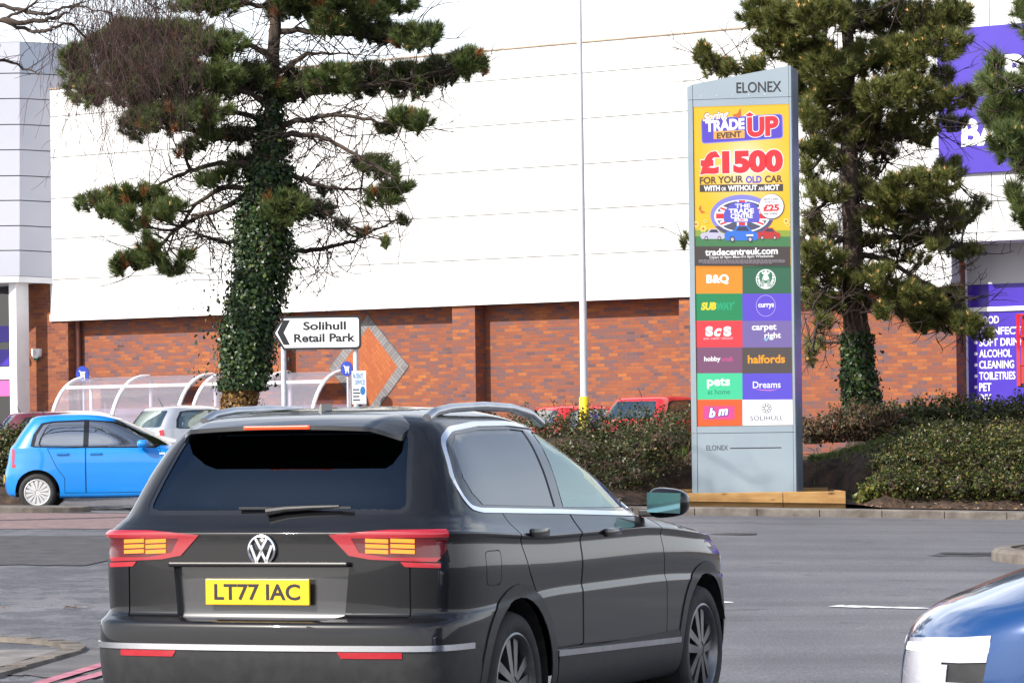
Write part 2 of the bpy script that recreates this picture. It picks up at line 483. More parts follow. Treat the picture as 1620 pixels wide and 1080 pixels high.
def asphalt_mat():
    m = bsdf_mat('asphalt', (0.05, 0.05, 0.05), 0.8, spec=0.4)
    g = N(m, 'ShaderNodeNewGeometry')
    mp1 = N(m, 'ShaderNodeMapping')
    mp1.inputs['Scale'].default_value = (1.0, 0.30, 1.0)
    L(m, g.outputs['Position'], mp1.inputs['Vector'])
    big = N(m, 'ShaderNodeTexNoise', Scale=0.42, Detail=7, Roughness=0.62)
    L(m, mp1.outputs[0], big.inputs['Vector'])
    r1 = ramp(m, [(0.28, (0.086, 0.085, 0.093)), (0.5, (0.117, 0.115, 0.124)), (0.72, (0.148, 0.143, 0.150))])
    L(m, big.outputs['Fac'], r1.inputs['Fac'])
    fine = N(m, 'ShaderNodeTexNoise', Scale=55.0, Detail=5, Roughness=0.75)
    L(m, g.outputs['Position'], fine.inputs['Vector'])
    r2 = ramp(m, [(0.34, (0.45,)*3), (0.5, (0.95,)*3), (0.66, (1.75,)*3)])
    L(m, fine.outputs['Fac'], r2.inputs['Fac'])
    c = mix(m, r1.outputs['Color'], r2.outputs['Color'], 1.0, 'MULTIPLY')
    # oil drips and worn wheel tracks
    spn = N(m, 'ShaderNodeTexNoise', Scale=2.3, Detail=3)
    L(m, g.outputs['Position'], spn.inputs['Vector'])
    spr = ramp(m, [(0.27, (0.55, 0.54, 0.53)), (0.36, (1.0,)*3)])
    L(m, spn.outputs['Fac'], spr.inputs['Fac'])
    c = mix(m, c, spr.outputs['Color'], 0.8, 'MULTIPLY')
    mp3 = N(m, 'ShaderNodeMapping')
    mp3.inputs['Scale'].default_value = (0.07, 0.75, 1.0)
    L(m, g.outputs['Position'], mp3.inputs['Vector'])
    bnd = N(m, 'ShaderNodeTexNoise', Scale=1.0, Detail=5, Roughness=0.6)
    L(m, mp3.outputs[0], bnd.inputs['Vector'])
    bnr = ramp(m, [(0.38, (0.82,)*3), (0.62, (1.14,)*3)])
    L(m, bnd.outputs['Fac'], bnr.inputs['Fac'])
    c = mix(m, c, bnr.outputs['Color'], 1.0, 'MULTIPLY')
    # damp worn ground to the left of the junction: darker blotches with a soft sheen
    sep = N(m, 'ShaderNodeSeparateXYZ')
    L(m, g.outputs['Position'], sep.inputs[0])
    mr = N(m, 'ShaderNodeMapRange')
    mr.inputs[1].default_value, mr.inputs[2].default_value = -1.0, -2.0
    L(m, sep.outputs['X'], mr.inputs[0])
    st = N(m, 'ShaderNodeMapping')
    st.inputs['Scale'].default_value = (0.9, 0.5, 1.0)
    st.inputs['Rotation'].default_value = (0, 0, rad(14))
    L(m, g.outputs['Position'], st.inputs['Vector'])
    wn = N(m, 'ShaderNodeTexNoise', Scale=2.6, Detail=9, Roughness=0.7)
    L(m, st.outputs[0], wn.inputs['Vector'])
    wr = ramp(m, [(0.49, (0,)*3), (0.57, (1,)*3)])
    L(m, wn.outputs['Fac'], wr.inputs['Fac'])
    mul = N(m, 'ShaderNodeMath', operation='MULTIPLY')
    L(m, wr.outputs['Color'], mul.inputs[0])
    L(m, mr.outputs[0], mul.inputs[1])
    dk = mix(m, c, (0.36, 0.34, 0.335), 1.0, 'MULTIPLY')
    c2 = mix(m, c, dk, mul.outputs[0])
    L(m, c2, P(m).inputs['Base Color'])
    ro = N(m, 'ShaderNodeMapRange')
    ro.inputs[3].default_value, ro.inputs[4].default_value = 0.78, 0.42
    L(m, mul.outputs[0], ro.inputs[0])
    L(m, ro.outputs[0], P(m).inputs['Roughness'])
    bn = N(m, 'ShaderNodeBump', Strength=0.5, Distance=0.01)
    L(m, fine.outputs['Fac'], bn.inputs['Height'])
    L(m, bn.outputs['Normal'], P(m).inputs['Normal'])
    return m
ASPH = asphalt_mat()
ASPH2 = noisy('old_asphalt', (0.06, 0.058, 0.058), (0.14, 0.13, 0.125), 2.2, 0.8, bump=0.4, bscale=60, detail=12, lo=0.3, hi=0.7)
ASPHD = noisy('dark_tarmac', (0.036, 0.034, 0.036), (0.078, 0.073, 0.076), 5.0, 0.85, bump=0.5, bscale=80, detail=14, lo=0.3, hi=0.7)
REDSF = noisy('worn_red_surface', (0.14, 0.095, 0.09), (0.25, 0.165, 0.155), 7.0, 0.85, bump=0.4, bscale=50, detail=10, lo=0.3, hi=0.7)
PAVE = noisy('pavement_concrete', (0.12, 0.108, 0.10), (0.21, 0.19, 0.175), 3.0, 0.85, bump=0.3, bscale=40, detail=9)
KERB = noisy('kerb_stone', (0.075, 0.060, 0.048), (0.19, 0.165, 0.14), 4.0, 0.85, bump=0.4, bscale=30, detail=9, lo=0.3, hi=0.7)
PAINTW = noisy('road_paint_white', (0.42, 0.42, 0.42), (0.72, 0.72, 0.7), 9.0, 0.7)
PAINTR = noisy('road_paint_red', (0.30, 0.085, 0.12), (0.46, 0.17, 0.22), 7.0, 0.7)
IRON = noisy('cast_iron', (0.012, 0.012, 0.012), (0.035, 0.032, 0.03), 20.0, 0.6)
def carpaint(name, c1, c2, rough=0.28, metal=0.0):
    m = noisy(name, c1, c2, 2.0, rough, metal=metal, coat=1.0, spec=0.5)
    return m
P_SUV = carpaint('paint_charcoal', (0.0055, 0.0055, 0.0065), (0.0075, 0.0075, 0.009), 0.30, 0.0)
P(P_SUV).inputs['Specular IOR Level'].default_value = 0.12
P(P_SUV).inputs['Coat Weight'].default_value = 0.75
P_BLUE = carpaint('paint_sky_blue', (0.002, 0.19, 0.60), (0.003, 0.205, 0.64), 0.3)
P_DBLUE = carpaint('paint_royal_blue', (0.003, 0.040, 0.15), (0.004, 0.047, 0.17), 0.2, 0.2)
P_RED = carpaint('paint_red', (0.50, 0.012, 0.016), (0.55, 0.018, 0.02), 0.28)
P_SIL = carpaint('paint_silver', (0.42, 0.44, 0.48), (0.46, 0.48, 0.52), 0.3, 0.55)
P_WHT = carpaint('paint_white', (0.72, 0.72, 0.72), (0.76, 0.76, 0.76), 0.3)
P_MAR = carpaint('paint_maroon', (0.10, 0.012, 0.022), (0.12, 0.016, 0.026), 0.25)
P_BLK = carpaint('paint_black', (0.012, 0.012, 0.014), (0.015, 0.015, 0.017), 0.2)
G_DARK = glass('privacy_glass', (0.08, 0.10, 0.14), 0.35, 1.6, gloss=(0.50, 0.72, 1.0))
G_TINT = glass('tinted_glass', (0.72, 0.88, 0.84), 0.7, 3.3, gloss=(0.84, 1.0, 0.95))
G_PALE = glass('pale_glass', (0.80, 0.86, 0.84), 0.5, 4.4)
G_SIDE = glass('side_privacy_glass', (0.10, 0.11, 0.13), 0.35, 2.5)
G_SHEL = glass('shelter_plastic', (0.92, 0.86, 0.98), 0.9, 1.5, 0.12)
def milky(m, col, w):
    out = [n for n in m.node_tree.nodes if n.type == 'OUTPUT_MATERIAL'][0]
    src = out.inputs['Surface'].links[0].from_socket
    d = N(m, 'ShaderNodeBsdfDiffuse', Color=(*col, 1)); t = N(m, 'ShaderNodeBsdfTranslucent', Color=(*col, 1))
    a = N(m, 'ShaderNodeMixShader', Fac=0.4); b = N(m, 'ShaderNodeMixShader', Fac=w)
    L(m, d.outputs[0], a.inputs[1]); L(m, t.outputs[0], a.inputs[2])
    L(m, src, b.inputs[1]); L(m, a.outputs[0], b.inputs[2]); L(m, b.outputs[0], out.inputs['Surface'])
milky(G_SHEL, (0.68, 0.66, 0.75), 0.27)
LAMPR = bsdf_mat('red_lens', (0.26, 0.006, 0.014), 0.12, coat=1.0)
P(LAMPR).inputs['Emission Color'].default_value = (0.8, 0.02, 0.04, 1)
P(LAMPR).inputs['Emission Strength'].default_value = 0.06
LAMPON = emit('lamp_glow', (1.0, 0.27, 0.02), 1.9)
LAMPBR = emit('brake_glow', (1.0, 0.06, 0.01), 2.2)
REFL = bsdf_mat('red_reflector', (0.35, 0.006, 0.015), 0.2, coat=1.0)
LAMPW = emit('white_lamp', (0.95, 0.97, 1.0), 1.6)
LENSC = bsdf_mat('clear_lens', (0.55, 0.57, 0.6), 0.08, metal=0.6, coat=1.0)
PLATEY = noisy('plate_yellow', (0.72, 0.43, 0.01), (0.78, 0.48, 0.012), 4.0, 0.35)
PLATEW = noisy('plate_white', (0.7, 0.7, 0.7), (0.75, 0.75, 0.75), 4.0, 0.35)
PLASTIC_Y = noisy('yellow_band', (0.72, 0.50, 0.01), (0.8, 0.56, 0.015), 6.0, 0.5)
SEATM = noisy('seat_fabric', (0.02, 0.02, 0.022), (0.035, 0.035, 0.038), 30.0, 0.9)
# ------------------------------------------------------------------ the setting: ground, roads, kerbs
def axis(lo, hi, step, far):
    a = list(np.arange(lo, hi+1e-6, step))
    ext = [60, 120, 300, 900, far]
    return [lo-e for e in ext[::-1]]+a+[hi+e for e in ext]
gx, gy = axis(-40, 40, 1.0, 2500), axis(-10, 100, 1.0, 2500)
V = [(x, y, terr(x, y)) for y in gy for x in gx]
nx = len(gx)
Fg = [(j*nx+i, j*nx+i+1, (j+1)*nx+i+1, (j+1)*nx+i) for j in range(len(gy)-1) for i in range(nx-1)]
struct(np_mesh('road', V, Fg, ASPH, smooth_=True), 'grey asphalt of the junction and car park')
def tz(x, y):
    # height of the triangulated ground sheet (bilinear on the 1 m grid)
    x0, y0 = math.floor(x), math.floor(y)
    fx, fy = x-x0, y-y0
    return (terr(x0, y0)*(1-fx)+terr(x0+1, y0)*fx)*(1-fy)+(terr(x0, y0+1)*(1-fx)+terr(x0+1, y0+1)*fx)*fy
def sheet(name, c, mat, dz=0.006, n=(12, 12), label=None, ragged=0.0):
    """thin sheet on the ground through four corners (x, y)"""
    vs, fs = [], []
    for j in range(n[1]+1):
        for i in range(n[0]+1):
            s, t = i/n[0], j/n[1]
            x = (c[0][0]*(1-s)+c[1][0]*s)*(1-t)+(c[3][0]*(1-s)+c[2][0]*s)*t
            y = (c[0][1]*(1-s)+c[1][1]*s)*(1-t)+(c[3][1]*(1-s)+c[2][1]*s)*t
            if ragged and (i in (0, n[0]) or j in (0, n[1])):
                x += rng.normal(0, ragged*0.5); y += rng.normal(0, ragged)
            vs.append((x, y, tz(x, y)+dz))
    w = n[0]+1
    for j in range(n[1]):
        for i in range(n[0]):
            fs.append((j*w+i, j*w+i+1, (j+1)*w+i+1, (j+1)*w+i))
    return struct(np_mesh(name, vs, fs, mat, smooth_=True), label)
def gq(*pp): return [gnd(*p)[:2] for p in pp]
# worn red surfacing and patches left of the car
sheet('red_road_surface', [(-16, 43.6), (-3.0, 44.6), (-3.0, 49.85), (-16, 49.85)], REDSF, 0.006, (60, 10), 'worn red surfacing across the side road', 0.06)
sheet('road_patch', [(-16, 37.2), (-4.4, 35.0), (-3.6, 42.2), (-16, 42.2)], ASPHD, 0.008, (50, 6), 'darker asphalt patch before the red surfacing', 0.05)
sheet('road_patch', [(-6.5, 20.6), (-1.2, 21.6), (-1.0, 23.6), (-6.5, 23.4)], ASPH2, 0.006, (50, 8), 'light worn strip of asphalt', 0.08)
sheet('road_patch', [(-6.5, 18.2), (-1.9, 18.6), (-1.6, 20.9), (-6.5, 20.5)], ASPHD, 0.010, (40, 6), 'dark tarmac strip along the near paving', 0.04)
# white lines of the junction
a, b = gnd(1305, 958), gnd(1470, 962)
sheet('road_marking', [(a.x, a.y-0.16), (b.x, b.y-0.16), (b.x-0.05, b.y+0.06), (a.x+0.1, a.y+0.06)], PAINTW, 0.006, (16, 2), 'white dash on the junction', 0.03)
a, b = gnd(1120, 952), gnd(1160, 953)
sheet('road_marking', [(a.x, a.y-0.12), (b.x, b.y-0.12), (b.x, b.y+0.1), (a.x, a.y+0.1)], PAINTW, 0.006, (6, 2), 'white dash beside the dark car', 0.02)
# red double lines near the lens at the left
for k, ((p0, p1)) in enumerate((((66, 1082), (160, 1054)), ((110, 1082), (165, 1066)))):
    a, b = gnd(*p0), gnd(*p1)
    d = (b-a).normalized()
    a, b = a-d*1.5, b+d*2.5
    n_ = Vector((-d.y, d.x, 0))*0.05
    sheet('road_marking', [(a.x-n_.x, a.y-n_.y), (b.x-n_.x, b.y-n_.y), (b.x+n_.x, b.y+n_.y), (a.x+n_.x, a.y+n_.y)], PAINTR, 0.014, (30, 2), 'pink red double line by the paving', 0.004)
# near left paving with its kerb
k0, k1 = gnd(-20, 1078), gnd(128, 1034)
kd = (k1-k0).normalized()
kn = Vector((-kd.y, kd.x, 0))
if kn.x > 0: kn = -kn
pts = []
for t in np.linspace(-2.5, (k1-k0).length, 8): pts.append(k0+kd*t)
e = k1
for aa in np.linspace(0.15, 1.5, 7):                       # the kerb turns away from the road
    q = kd*math.cos(aa)+kn*math.sin(aa)
    e = e+q*0.32
    pts.append(e)
mb = MB()
for k in range(len(pts)-1):
    p, q = pts[k], pts[k+1]
    d = (q-p).normalized()
    n_ = Vector((-d.y, d.x, 0))
    if n_.dot(kn) < 0 and k < 8: n_ = -n_
    if k >= 8: n_ = Vector((-d.y, d.x, 0)) if Vector((-d.y, d.x, 0)).dot(Vector((-1, -0.6, 0))) > 0 else Vector((d.y, -d.x, 0))
    zb = tz(p.x, p.y)
    g = 0.004
    c = [p+d*g, q-d*g, q-d*g+n_*0.14, p+d*g+n_*0.14]
    vs = [(v.x, v.y, zb-0.1) for v in c]+[(v.x, v.y, zb+0.035) for v in c]
    mb.add(vs, [(0, 1, 5, 4), (1, 2, 6, 5), (2, 3, 7, 6), (3, 0, 4, 7), (4, 5, 6, 7)])
struct(mb.build('near_kerb', KERB), 'low kerb stones round the near paving')
sheet('near_pavement', [tuple((k0+kn*12-kd*2.5)[:2]), tuple((k0+kn*0.15-kd*2.5)[:2]), tuple((k1+kn*0.15)[:2]), tuple((k1+kn*12)[:2])], PAVE, 0.03, (24, 14), 'worn paving slabs')
for t in (0.7, 1.5, 2.3):
    o_ = k0+kn*t
    sheet('paving_joint', [tuple((o_-kd*2.5)[:2]), tuple((o_-kd*2.5+kn*0.025)[:2]), tuple((o_+kd*1.7+kn*0.025)[:2]), tuple((o_+kd*1.7)[:2])], IRON, 0.036, (1, 12), 'dirt filled joint between slabs')

# kerb and pavement in front of the bank: stones 0.915 long
KY = 50.0
def kerb_run(name, x0, x1, y, label, w=0.14, h=0.11):
    mb = MB()
    x = x0
    while x < x1-0.1:
        xe = min(x+0.915, x1)
        z0, z1 = tz(x, y), tz(xe, y)
        j = rng.normal(0, 0.006)
        vs = [(x+.006, y, z0-.1), (xe-.006, y, z1-.1), (xe-.006, y+w, z1-.1), (x+.006, y+w, z0-.1),
              (x+.006, y+.015, z0+h-.02+j), (xe-.006, y+.015, z1+h-.02+j), (x+.006, y+.04, z0+h+j), (xe-.006, y+.04, z1+h+j), (xe-.006, y+w, z1+h+j), (x+.006, y+w, z0+h+j)]
        mb.add(vs, [(0, 1, 5, 4), (4, 5, 7, 6), (6, 7, 8, 9), (1, 2, 8, 7, 5), (3, 0, 4, 6, 9), (2, 3, 9, 8)])
        x = xe
    return struct(mb.build(name, KERB), label)
kerb_run('kerb', -1.0, 30, KY, 'weathered kerb along the planted bank')
xs = np.arange(-1.0, 30.01, 0.5)
V = [(x, y, tz(x, KY)+0.104) for y in (KY+0.14, KY+1.5) for x in xs]
n = len(xs)
struct(np_mesh('pavement', V, [(i, i+1, n+i+1, n+i) for i in range(n-1)], PAVE), 'narrow concrete pavement behind the kerb')
# gully stain, manhole and the traffic island at the right edge
c = gnd(1160, 845)
mb = MB(); mb.lathe([(0.001, 0.0), (0.29, 0.0), (0.30, -0.01)], 24, c=(c.x, c.y, c.z+0.008))
struct(mb.build('manhole_cover', IRON), 'round iron manhole cover')
c = gnd(1525, 876)
sheet('road_stain', [(c.x-0.45, c.y-0.5), (c.x+1.1, c.y-0.9), (c.x+1.0, c.y+0.25), (c.x-0.2, c.y+0.15)], ASPHD, 0.006, (14, 6), 'dark broken tarmac by the island', 0.07)
sheet('road_gully', [(c.x-0.30, c.y-0.28), (c.x+0.45, c.y-0.32), (c.x+0.45, c.y+0.22), (c.x-0.25, c.y+0.2)], IRON, 0.012, (6, 3), 'dark sunken gully', 0.03)
c = gnd(1597, 893)
mb = MB()
R_ = 2.4
prof = [(R_, -0.1), (R_, 0.09), (R_-0.04, 0.13), (R_-0.20, 0.135), (R_-0.21, 0.05)]
mb.lathe(prof, 64, c=(c.x+R_-0.02, c.y+1.0, c.z))
struct(mb.build('island_kerb', KERB, smooth_=True, angle=40), 'round kerb of the traffic island')
mb = MB()
mb.lathe([(R_-0.19, 0.1), (R_-0.5, 0.19), (R_-1.2, 0.26), (0.01, 0.3)], 64, c=(c.x+R_-0.02, c.y+1.0, c.z))
struct(mb.build('island_soil', SOIL, smooth_=True), 'bare soil on the traffic island')
# left island before the blue car
mb = MB()
x = -16.0
isl = []
for x in np.linspace(-16, -7.35, 30): isl.append((x, 50.0))
for a_ in np.linspace(0, math.pi, 12)[1:-1]: isl.append((-7.35+1.1*math.sin(a_), 50.55-0.55*math.cos(a_)))
isl2 = [(x, 51.1) for x in np.linspace(-7.35, -16, 30)]
out = isl+isl2
nI = len(out)
vs = [(x, y, tz(x, y)-0.05) for x, y in out]+[(x, y, tz(x, y)+0.075) for x, y in out]+[(x*1.0-(0.1 if i < 0 else 0), 50.55+(y-50.55)*0.72, tz(x, y)+0.095) for i, (x, y) in enumerate(out)]
fs = [(i, (i+1) % nI, (i+1) % nI+nI, i+nI) for i in range(nI)]+[(i+nI, (i+1) % nI+nI, (i+1) % nI+2*nI, i+2*nI) for i in range(nI)]
mb.add(vs, fs)
mb.add([vs[2*nI+i] for i in range(nI)], [tuple(range(nI))])
struct(mb.build('left_island', KERB), 'low worn traffic island in front of the blue car')
sheet('pale_road_strip', [(-7.2, 50.2), (-3.0, 50.2), (-3.0, 50.9), (-7.2, 50.9)], PAVE, 0.006, (20, 3), 'pale concrete strip before the blue car', 0.04)

# planted bank: soil rising behind the pavement
PX0, PX1 = 2.35, 5.2                                           # the pylon's pocket cut in the bank
def bank_z(x, y):
    t0 = 51.35
    h = 1.22+0.12*math.sin(x*0.9+1)+0.08*math.sin(x*2.3)
    if x > 6.2: h += 0.10
    pocket = smooth((x-PX0+0.5)/0.7)*smooth((PX1+0.45-x)/0.7)
    s0 = t0+pocket*1.75
    ln_ = 2.6-1.9*pocket
    b0 = tz(x, KY)+0.12+0.06*pocket
    up = smooth((y-s0)/ln_)
    dn = smooth((y-57.6)/1.6)
    z = b0+(h-b0)*up
    return z*(1-dn)+(tz(x, 59.2)-0.03)*dn
bx = np.arange(-2.6, 31, 0.14); by = np.concatenate([np.arange(51.2, 55.2, 0.11), np.arange(55.3, 59.4, 0.4)])
V = []
for y in by:
    for x in bx:
        z = bank_z(x, y)
        r_ = 0.035 if 51.5 < y < 57.8 else 0.0
        V.append((x+rng.normal(0, r_*0.6), y, z+rng.normal(0, r_)))
n = len(bx)
struct(np_mesh('soil_bank', V, [(j*n+i, j*n+i+1, (j+1)*n+i+1, (j+1)*n+i) for j in range(len(by)-1) for i in range(n-1)], SOIL, smooth_=True), 'bare brown soil of the planted bank')
# left verge under the hedge behind the blue car
bx = np.arange(-16, -7.0, 0.3); by = np.arange(53.6, 56.6, 0.25)
V = [(x, y, tz(x, y)+0.25*smooth((y-53.6)/0.8)*smooth((56.5-y)/0.8)*smooth((-7.1-x)/0.6)-0.01+rng.normal(0, 0.01)) for y in by for x in bx]
n = len(bx)
struct(np_mesh('left_verge', V, [(j*n+i, j*n+i+1, (j+1)*n+i+1, (j+1)*n+i) for j in range(len(by)-1) for i in range(n-1)], SOIL, smooth_=True), 'soil strip under the left hedge')
# leaf litter along the bank's foot and on the damp road
def leaf_scatter(name, pts, size, mat, up=0.3, label=None):
    nL = len(pts)
    V = np.zeros((nL*4, 3)); a_ = rng.uniform(0, 2*math.pi, nL)
    for i, p in enumerate(pts):
        s = size*rng.uniform(0.6, 1.3)
        u = Vector((math.cos(a_[i]), math.sin(a_[i]), rng.normal(0, up))).normalized()
        w = Vector((-math.sin(a_[i]), math.cos(a_[i]), rng.normal(0, up))).normalized()
        for k, (q, r_) in enumerate(((-1, 0), (0, -.55), (1, 0), (0, .55))):
            V[i*4+k] = Vector(p)+u*q*s+w*r_*s
    o = np_mesh(name, V, np.arange(nL*4).reshape(-1, 4), mat)
    return tag(o, label, 'leaves', None, 'stuff')
pts = []
for _ in range(1500):
    x = rng.uniform(5.2, 22); y = 51.2+abs(rng.normal(0, 0.35))
    pts.append((x, y, max(bank_z(x, y), tz(x, KY)+0.1)+0.015))
for _ in range(500):
    x = rng.uniform(-2, 22); y = rng.uniform(51.3, 55)
    pts.append((x, y, bank_z(x, y)+0.02))
leaf_scatter('leaf_litter', pts, 0.035, LEAFL, 0.3, 'pale dead leaves scattered along the foot of the bank')
pts = []
for _ in range(26):
    x, y = rng.uniform(-5, -1.6), rng.uniform(21, 34)
    pts.append((x, y, tz(x, y)+0.02))
p = gnd(120, 962); 
for _ in range(9):
    pts.append((p.x+rng.normal(0, 0.06), p.y+rng.normal(0, 0.12), p.z+0.015))
leaf_scatter('fallen_leaves', pts, 0.03, LEAFL, 0.2, 'a few brown leaves lying on the damp road')
# ------------------------------------------------------------------ the retail store
PHI = math.atan(F/8117.0)
WO = at(840, 600, 75.0); WO = Vector((WO.x, WO.y, 0))
WE = Vector((math.cos(PHI), -math.sin(PHI), 0))              # along the wall, to the right
WI = Vector((math.sin(PHI), math.cos(PHI), 0))               # into the building
def wall(px, py, off=0.0):
    """photo pixel -> (x, z) on the wall plane standing `off` metres proud"""
    d = Vector(ray(px, py))
    o = WO-WI*off
    k = o.dot(WI)/(d.x*WI.x+d.y*WI.y)
    p = Vector((d.x*k, d.y*k, EYE+d.z*k))
    q = Vector((p.x, p.y, 0))-WO
    return q.dot(WE), p.z
st = thing('retail_store', 'long red brick store with plain white cladding above', 'building', (WO.x, WO.y, PARK), -PHI)
def zz(z): return z-PARK
OC = 0.45
XL = wall(112, 580)[0]; XR = wall(1513, 560)[0]
zc = zz(wall(900, 475.3, OC)[1])                             # underside of the cladding
# brick wall, with its return into the entrance at the right
mb = MB()
mb.box(XL-6, XR, 0, 0.45, -0.9, zc+0.5)
mb.build('brick_wall', BRICK, st, uv=True)
# piers
for (p0, p1, zt) in ((716, 752, zc+0.1), (1075, 1110, zc+0.1)):
    a, b = wall(p0, 560, 0.40)[0], wall(p1, 560, 0.40)[0]
    mb = MB(); mb.box(a, b, -0.40, -0.002, -0.9, zt-0.12)
    mb.build('brick_pier', BRICK, st, uv=True)
a, b = wall(20, 560, 0.42)[0], wall(108, 560, 0.42)[0]
mb = MB(); mb.box(a, b, -0.42, -0.002, -0.9, zz(wall(60, 440, 0.42)[1])+0.6)
mb.build('brick_pier', BRICK_RED, st, uv=True)
a, b = wall(395, 560, 0.40)[0], wall(444, 560, 0.40)[0]
mb = MB(); mb.box(a, b, -0.40, -0.002, -0.9, zc)
mb.build('brick_pier', BRICK, st, uv=True)
# pier between brick wall and shop entrance (shaded return is the wall's own end)
# diamond of orange brick with a grey border
def wp(px, py): 
    x, z = wall(px, py, 0.012); return (x, zz(z))
cx, cz = wp(583, 581)
R_ = wp(647, 581)[0]-cx; T_ = (wp(583, 497)[1]-wp(583, 665)[1])/2
r_ = wp(629, 581)[0]-cx; t_ = (wp(583, 517)[1]-wp(583, 645)[1])/2
O_ = [(cx, cz+T_), (cx+R_, cz), (cx, cz-T_), (cx-R_, cz)]
I_ = [(cx, cz+t_), (cx+r_, cz), (cx, cz-t_), (cx-r_, cz)]
mb = MB()
for k in range(4):
    j = (k+1) % 4
    mb.prism([O_[k], O_[j], I_[j], I_[k]], -0.012, 0.0)
ob = mb.build('diamond_border', BRICK_GREY, st)
ul = ob.data.uv_layers.new(name='UVMap')                      # soldier bricks: u runs along each border leg
for pi_, p in enumerate(ob.data.polygons):
    k = pi_//6
    d = Vector((O_[(k+1) % 4][0]-O_[k][0], O_[(k+1) % 4][1]-O_[k][1])).normalized()
    for li in p.loop_indices:
        c = ob.data.vertices[ob.data.loops[li].vertex_index].co
        q = Vector((c.x-O_[k][0], c.z-O_[k][1]))
        ul.data[li].uv = (q.dot(d), q.dot(Vector((-d.y, d.x)))+0.005)
mb = MB(); mb.prism(I_, -0.009, 0.0)
mb.build('diamond_panel', BRICK_PLAIN, st, uv=True)
# brown downpipe in the corner
x = wall(124, 560, 0.1)[0]
mb = MB(); mb.tube([(x, -0.12, -0.5), (x, -0.12, zc+0.05)], 0.075, 12)
for z in (0.6, 2.2): mb.tube([(x, -0.12, z), (x, -0.12, z+0.09)], 0.09, 12)
mb.build('downpipe', PIPE, st, smooth_=True, angle=40)
# white cladding: horizontal panels with joints
xl, xr = wall(79, 400, OC)[0], wall(1505, 420, OC)[0]
zl = [zz(wall(900, y, OC)[1]) for y in (475.3, 403.8, 332.7, 261.4, 189.6, 117.7, 68.7)]
mb = MB()
mb.box(xl+0.02, xr-0.02, -OC+0.04, -0.004, zl[0]+0.01, zl[-1]-0.02, 1)
vj = [xl, wall(718, 400, OC)[0], xr]
for i in range(6):
    for k in range(2):
        g = 0.010
        mb.box(vj[k]+(g/2 if k else 0), vj[k+1]-(0 if k else g/2), -OC, -OC+0.045, zl[i]+(g if i else 0), zl[i+1]-g, 0)
mb.build('cladding', [CLAD, CLADJ], st)
mb = MB()                                                     # drip trim along the foot
mb.box(xl-0.01, xr+0.0, -OC-0.03, -OC-0.002, zl[0]-0.02, zl[0]+0.14)
mb.build('cladding_trim', WHITEP, st)
mb = MB(); mb.box(xl-0.02, xr, -OC-0.03, 0.99, zl[-1]-0.012, zl[-1]+0.012)
mb.build('parapet_capping', TAN, st)
mb = MB(); mb.box(xl+0.2, xr+16, 1.0, 24, -0.9, zl[-1]-0.12); mb.build('roof', WHITEM, st)
# taller rainscreen block at the right with its violet sign
OB = 0.55
bl, br = wall(1440, 300, OB)[0], wall(1440, 300, OB)[0]+18
zb = zz(wall(1560, 380, OB)[1])
mb = MB()
rows = [zb+0.16]+[zz(wall(1480, y, OB)[1]) for y in (323, 236, 150, 66, -20, -100, -190)]
vj = [bl, wall(1488, 320, OB)[0]]
dxj = wall(1569, 320, OB)[0]-vj[1]
while vj[-1] < br: vj.append(vj[-1]+dxj)
mb.box(bl+0.03, br-0.03, -OB+0.04, -OC-0.06, zb+0.02, rows[-1]-0.02, 1)
for i in range(len(rows)-1):
    for k in range(len(vj)-1):
        mb.box(vj[k]+0.010, vj[k+1]-0.010, -OB, -OB+0.045, rows[i]+0.010, rows[i+1]-0.010, 0)
mb.build('rainscreen_block', [CLAD, INKB], st)
mb = MB(); mb.box(wall(1506, 380, OB)[0], br, -OB-0.06, 0.9, zb-0.02, zb+0.15); mb.build('soffit_trim', WHITEM, st)
# white end face of the low cladding and the recessed entrance
RB = -0.55                                                   # back plane of the recess
x0 = wall(1531, 520, RB)[0]
mb = MB()
zA, zB, zC, zD = (zz(wall(1575, y, RB)[1]) for y in (379, 449, 489, 660))
mb.box(x0, x0+16, 0.55, 0.75, zB+0.002, zA+0.2); mb.build('shutter', GREYSH, st)
mb = MB(); mb.box(x0, x0+16, 0.56, 0.75, zC+0.05, zB); mb.build('vinyl_panel', PURPLEV, st)
mb = MB(); mb.box(x0, x0+16, 0.52, 0.75, zC-0.04, zC+0.048); mb.build('transom', WHITEP, st)
pan = MB(); pan.box(x0, x0+16, 0.56, 0.75, -0.5, zC-0.042); pan_o = pan.build('product_panel', PURPLEV, st)
tx = MB()
lines = ['FOOD', 'CONFECTIONERY', 'SOFT DRINKS', 'ALCOHOL', 'CLEANING', 'TOILETRIES', 'PET', 'DIY']
ends = [1580, 1668, 1626, 1600, 1604, 1606, 1568, 1568]
for i, (t_, e) in enumerate(zip(lines, ends)):
    yb, yt = 512.5+17.7*i, 500.5+17.6*i
    xa, za = wall(1549, yb, RB); xb, zt_ = wall(e, yt, RB)
    zq = zz(wall(1560, yb-0.4, RB)[1]); zq2 = zz(wall(1560, yt-0.4, RB)[1])
    text_mb(tx, t_, xa, xb, zq, zq2, 0.557, bold=0.018)
    bxx = wall(1543.5, yb-5, RB)[0]; bz = (zq+zq2)/2
    tx.add([(bxx+0.035*math.cos(a), 0.557, bz+0.035*math.sin(a)) for a in np.linspace(0, 2*math.pi, 13)[:-1]], [tuple(range(12))])
tx.build('lettering', WHITEP, pan_o)
mb = MB(); mb.box(x0-0.075, x0-0.002, 0.47, 0.8, -0.5, zA+0.2); mb.build('door_frame', WHITEP, st)
mb = MB(); mb.box(XR-0.05, x0-0.08, 0.452, 0.9, -0.9, zA+0.3); mb.build('entrance_pier', BRICK_RED, st, uv=True)
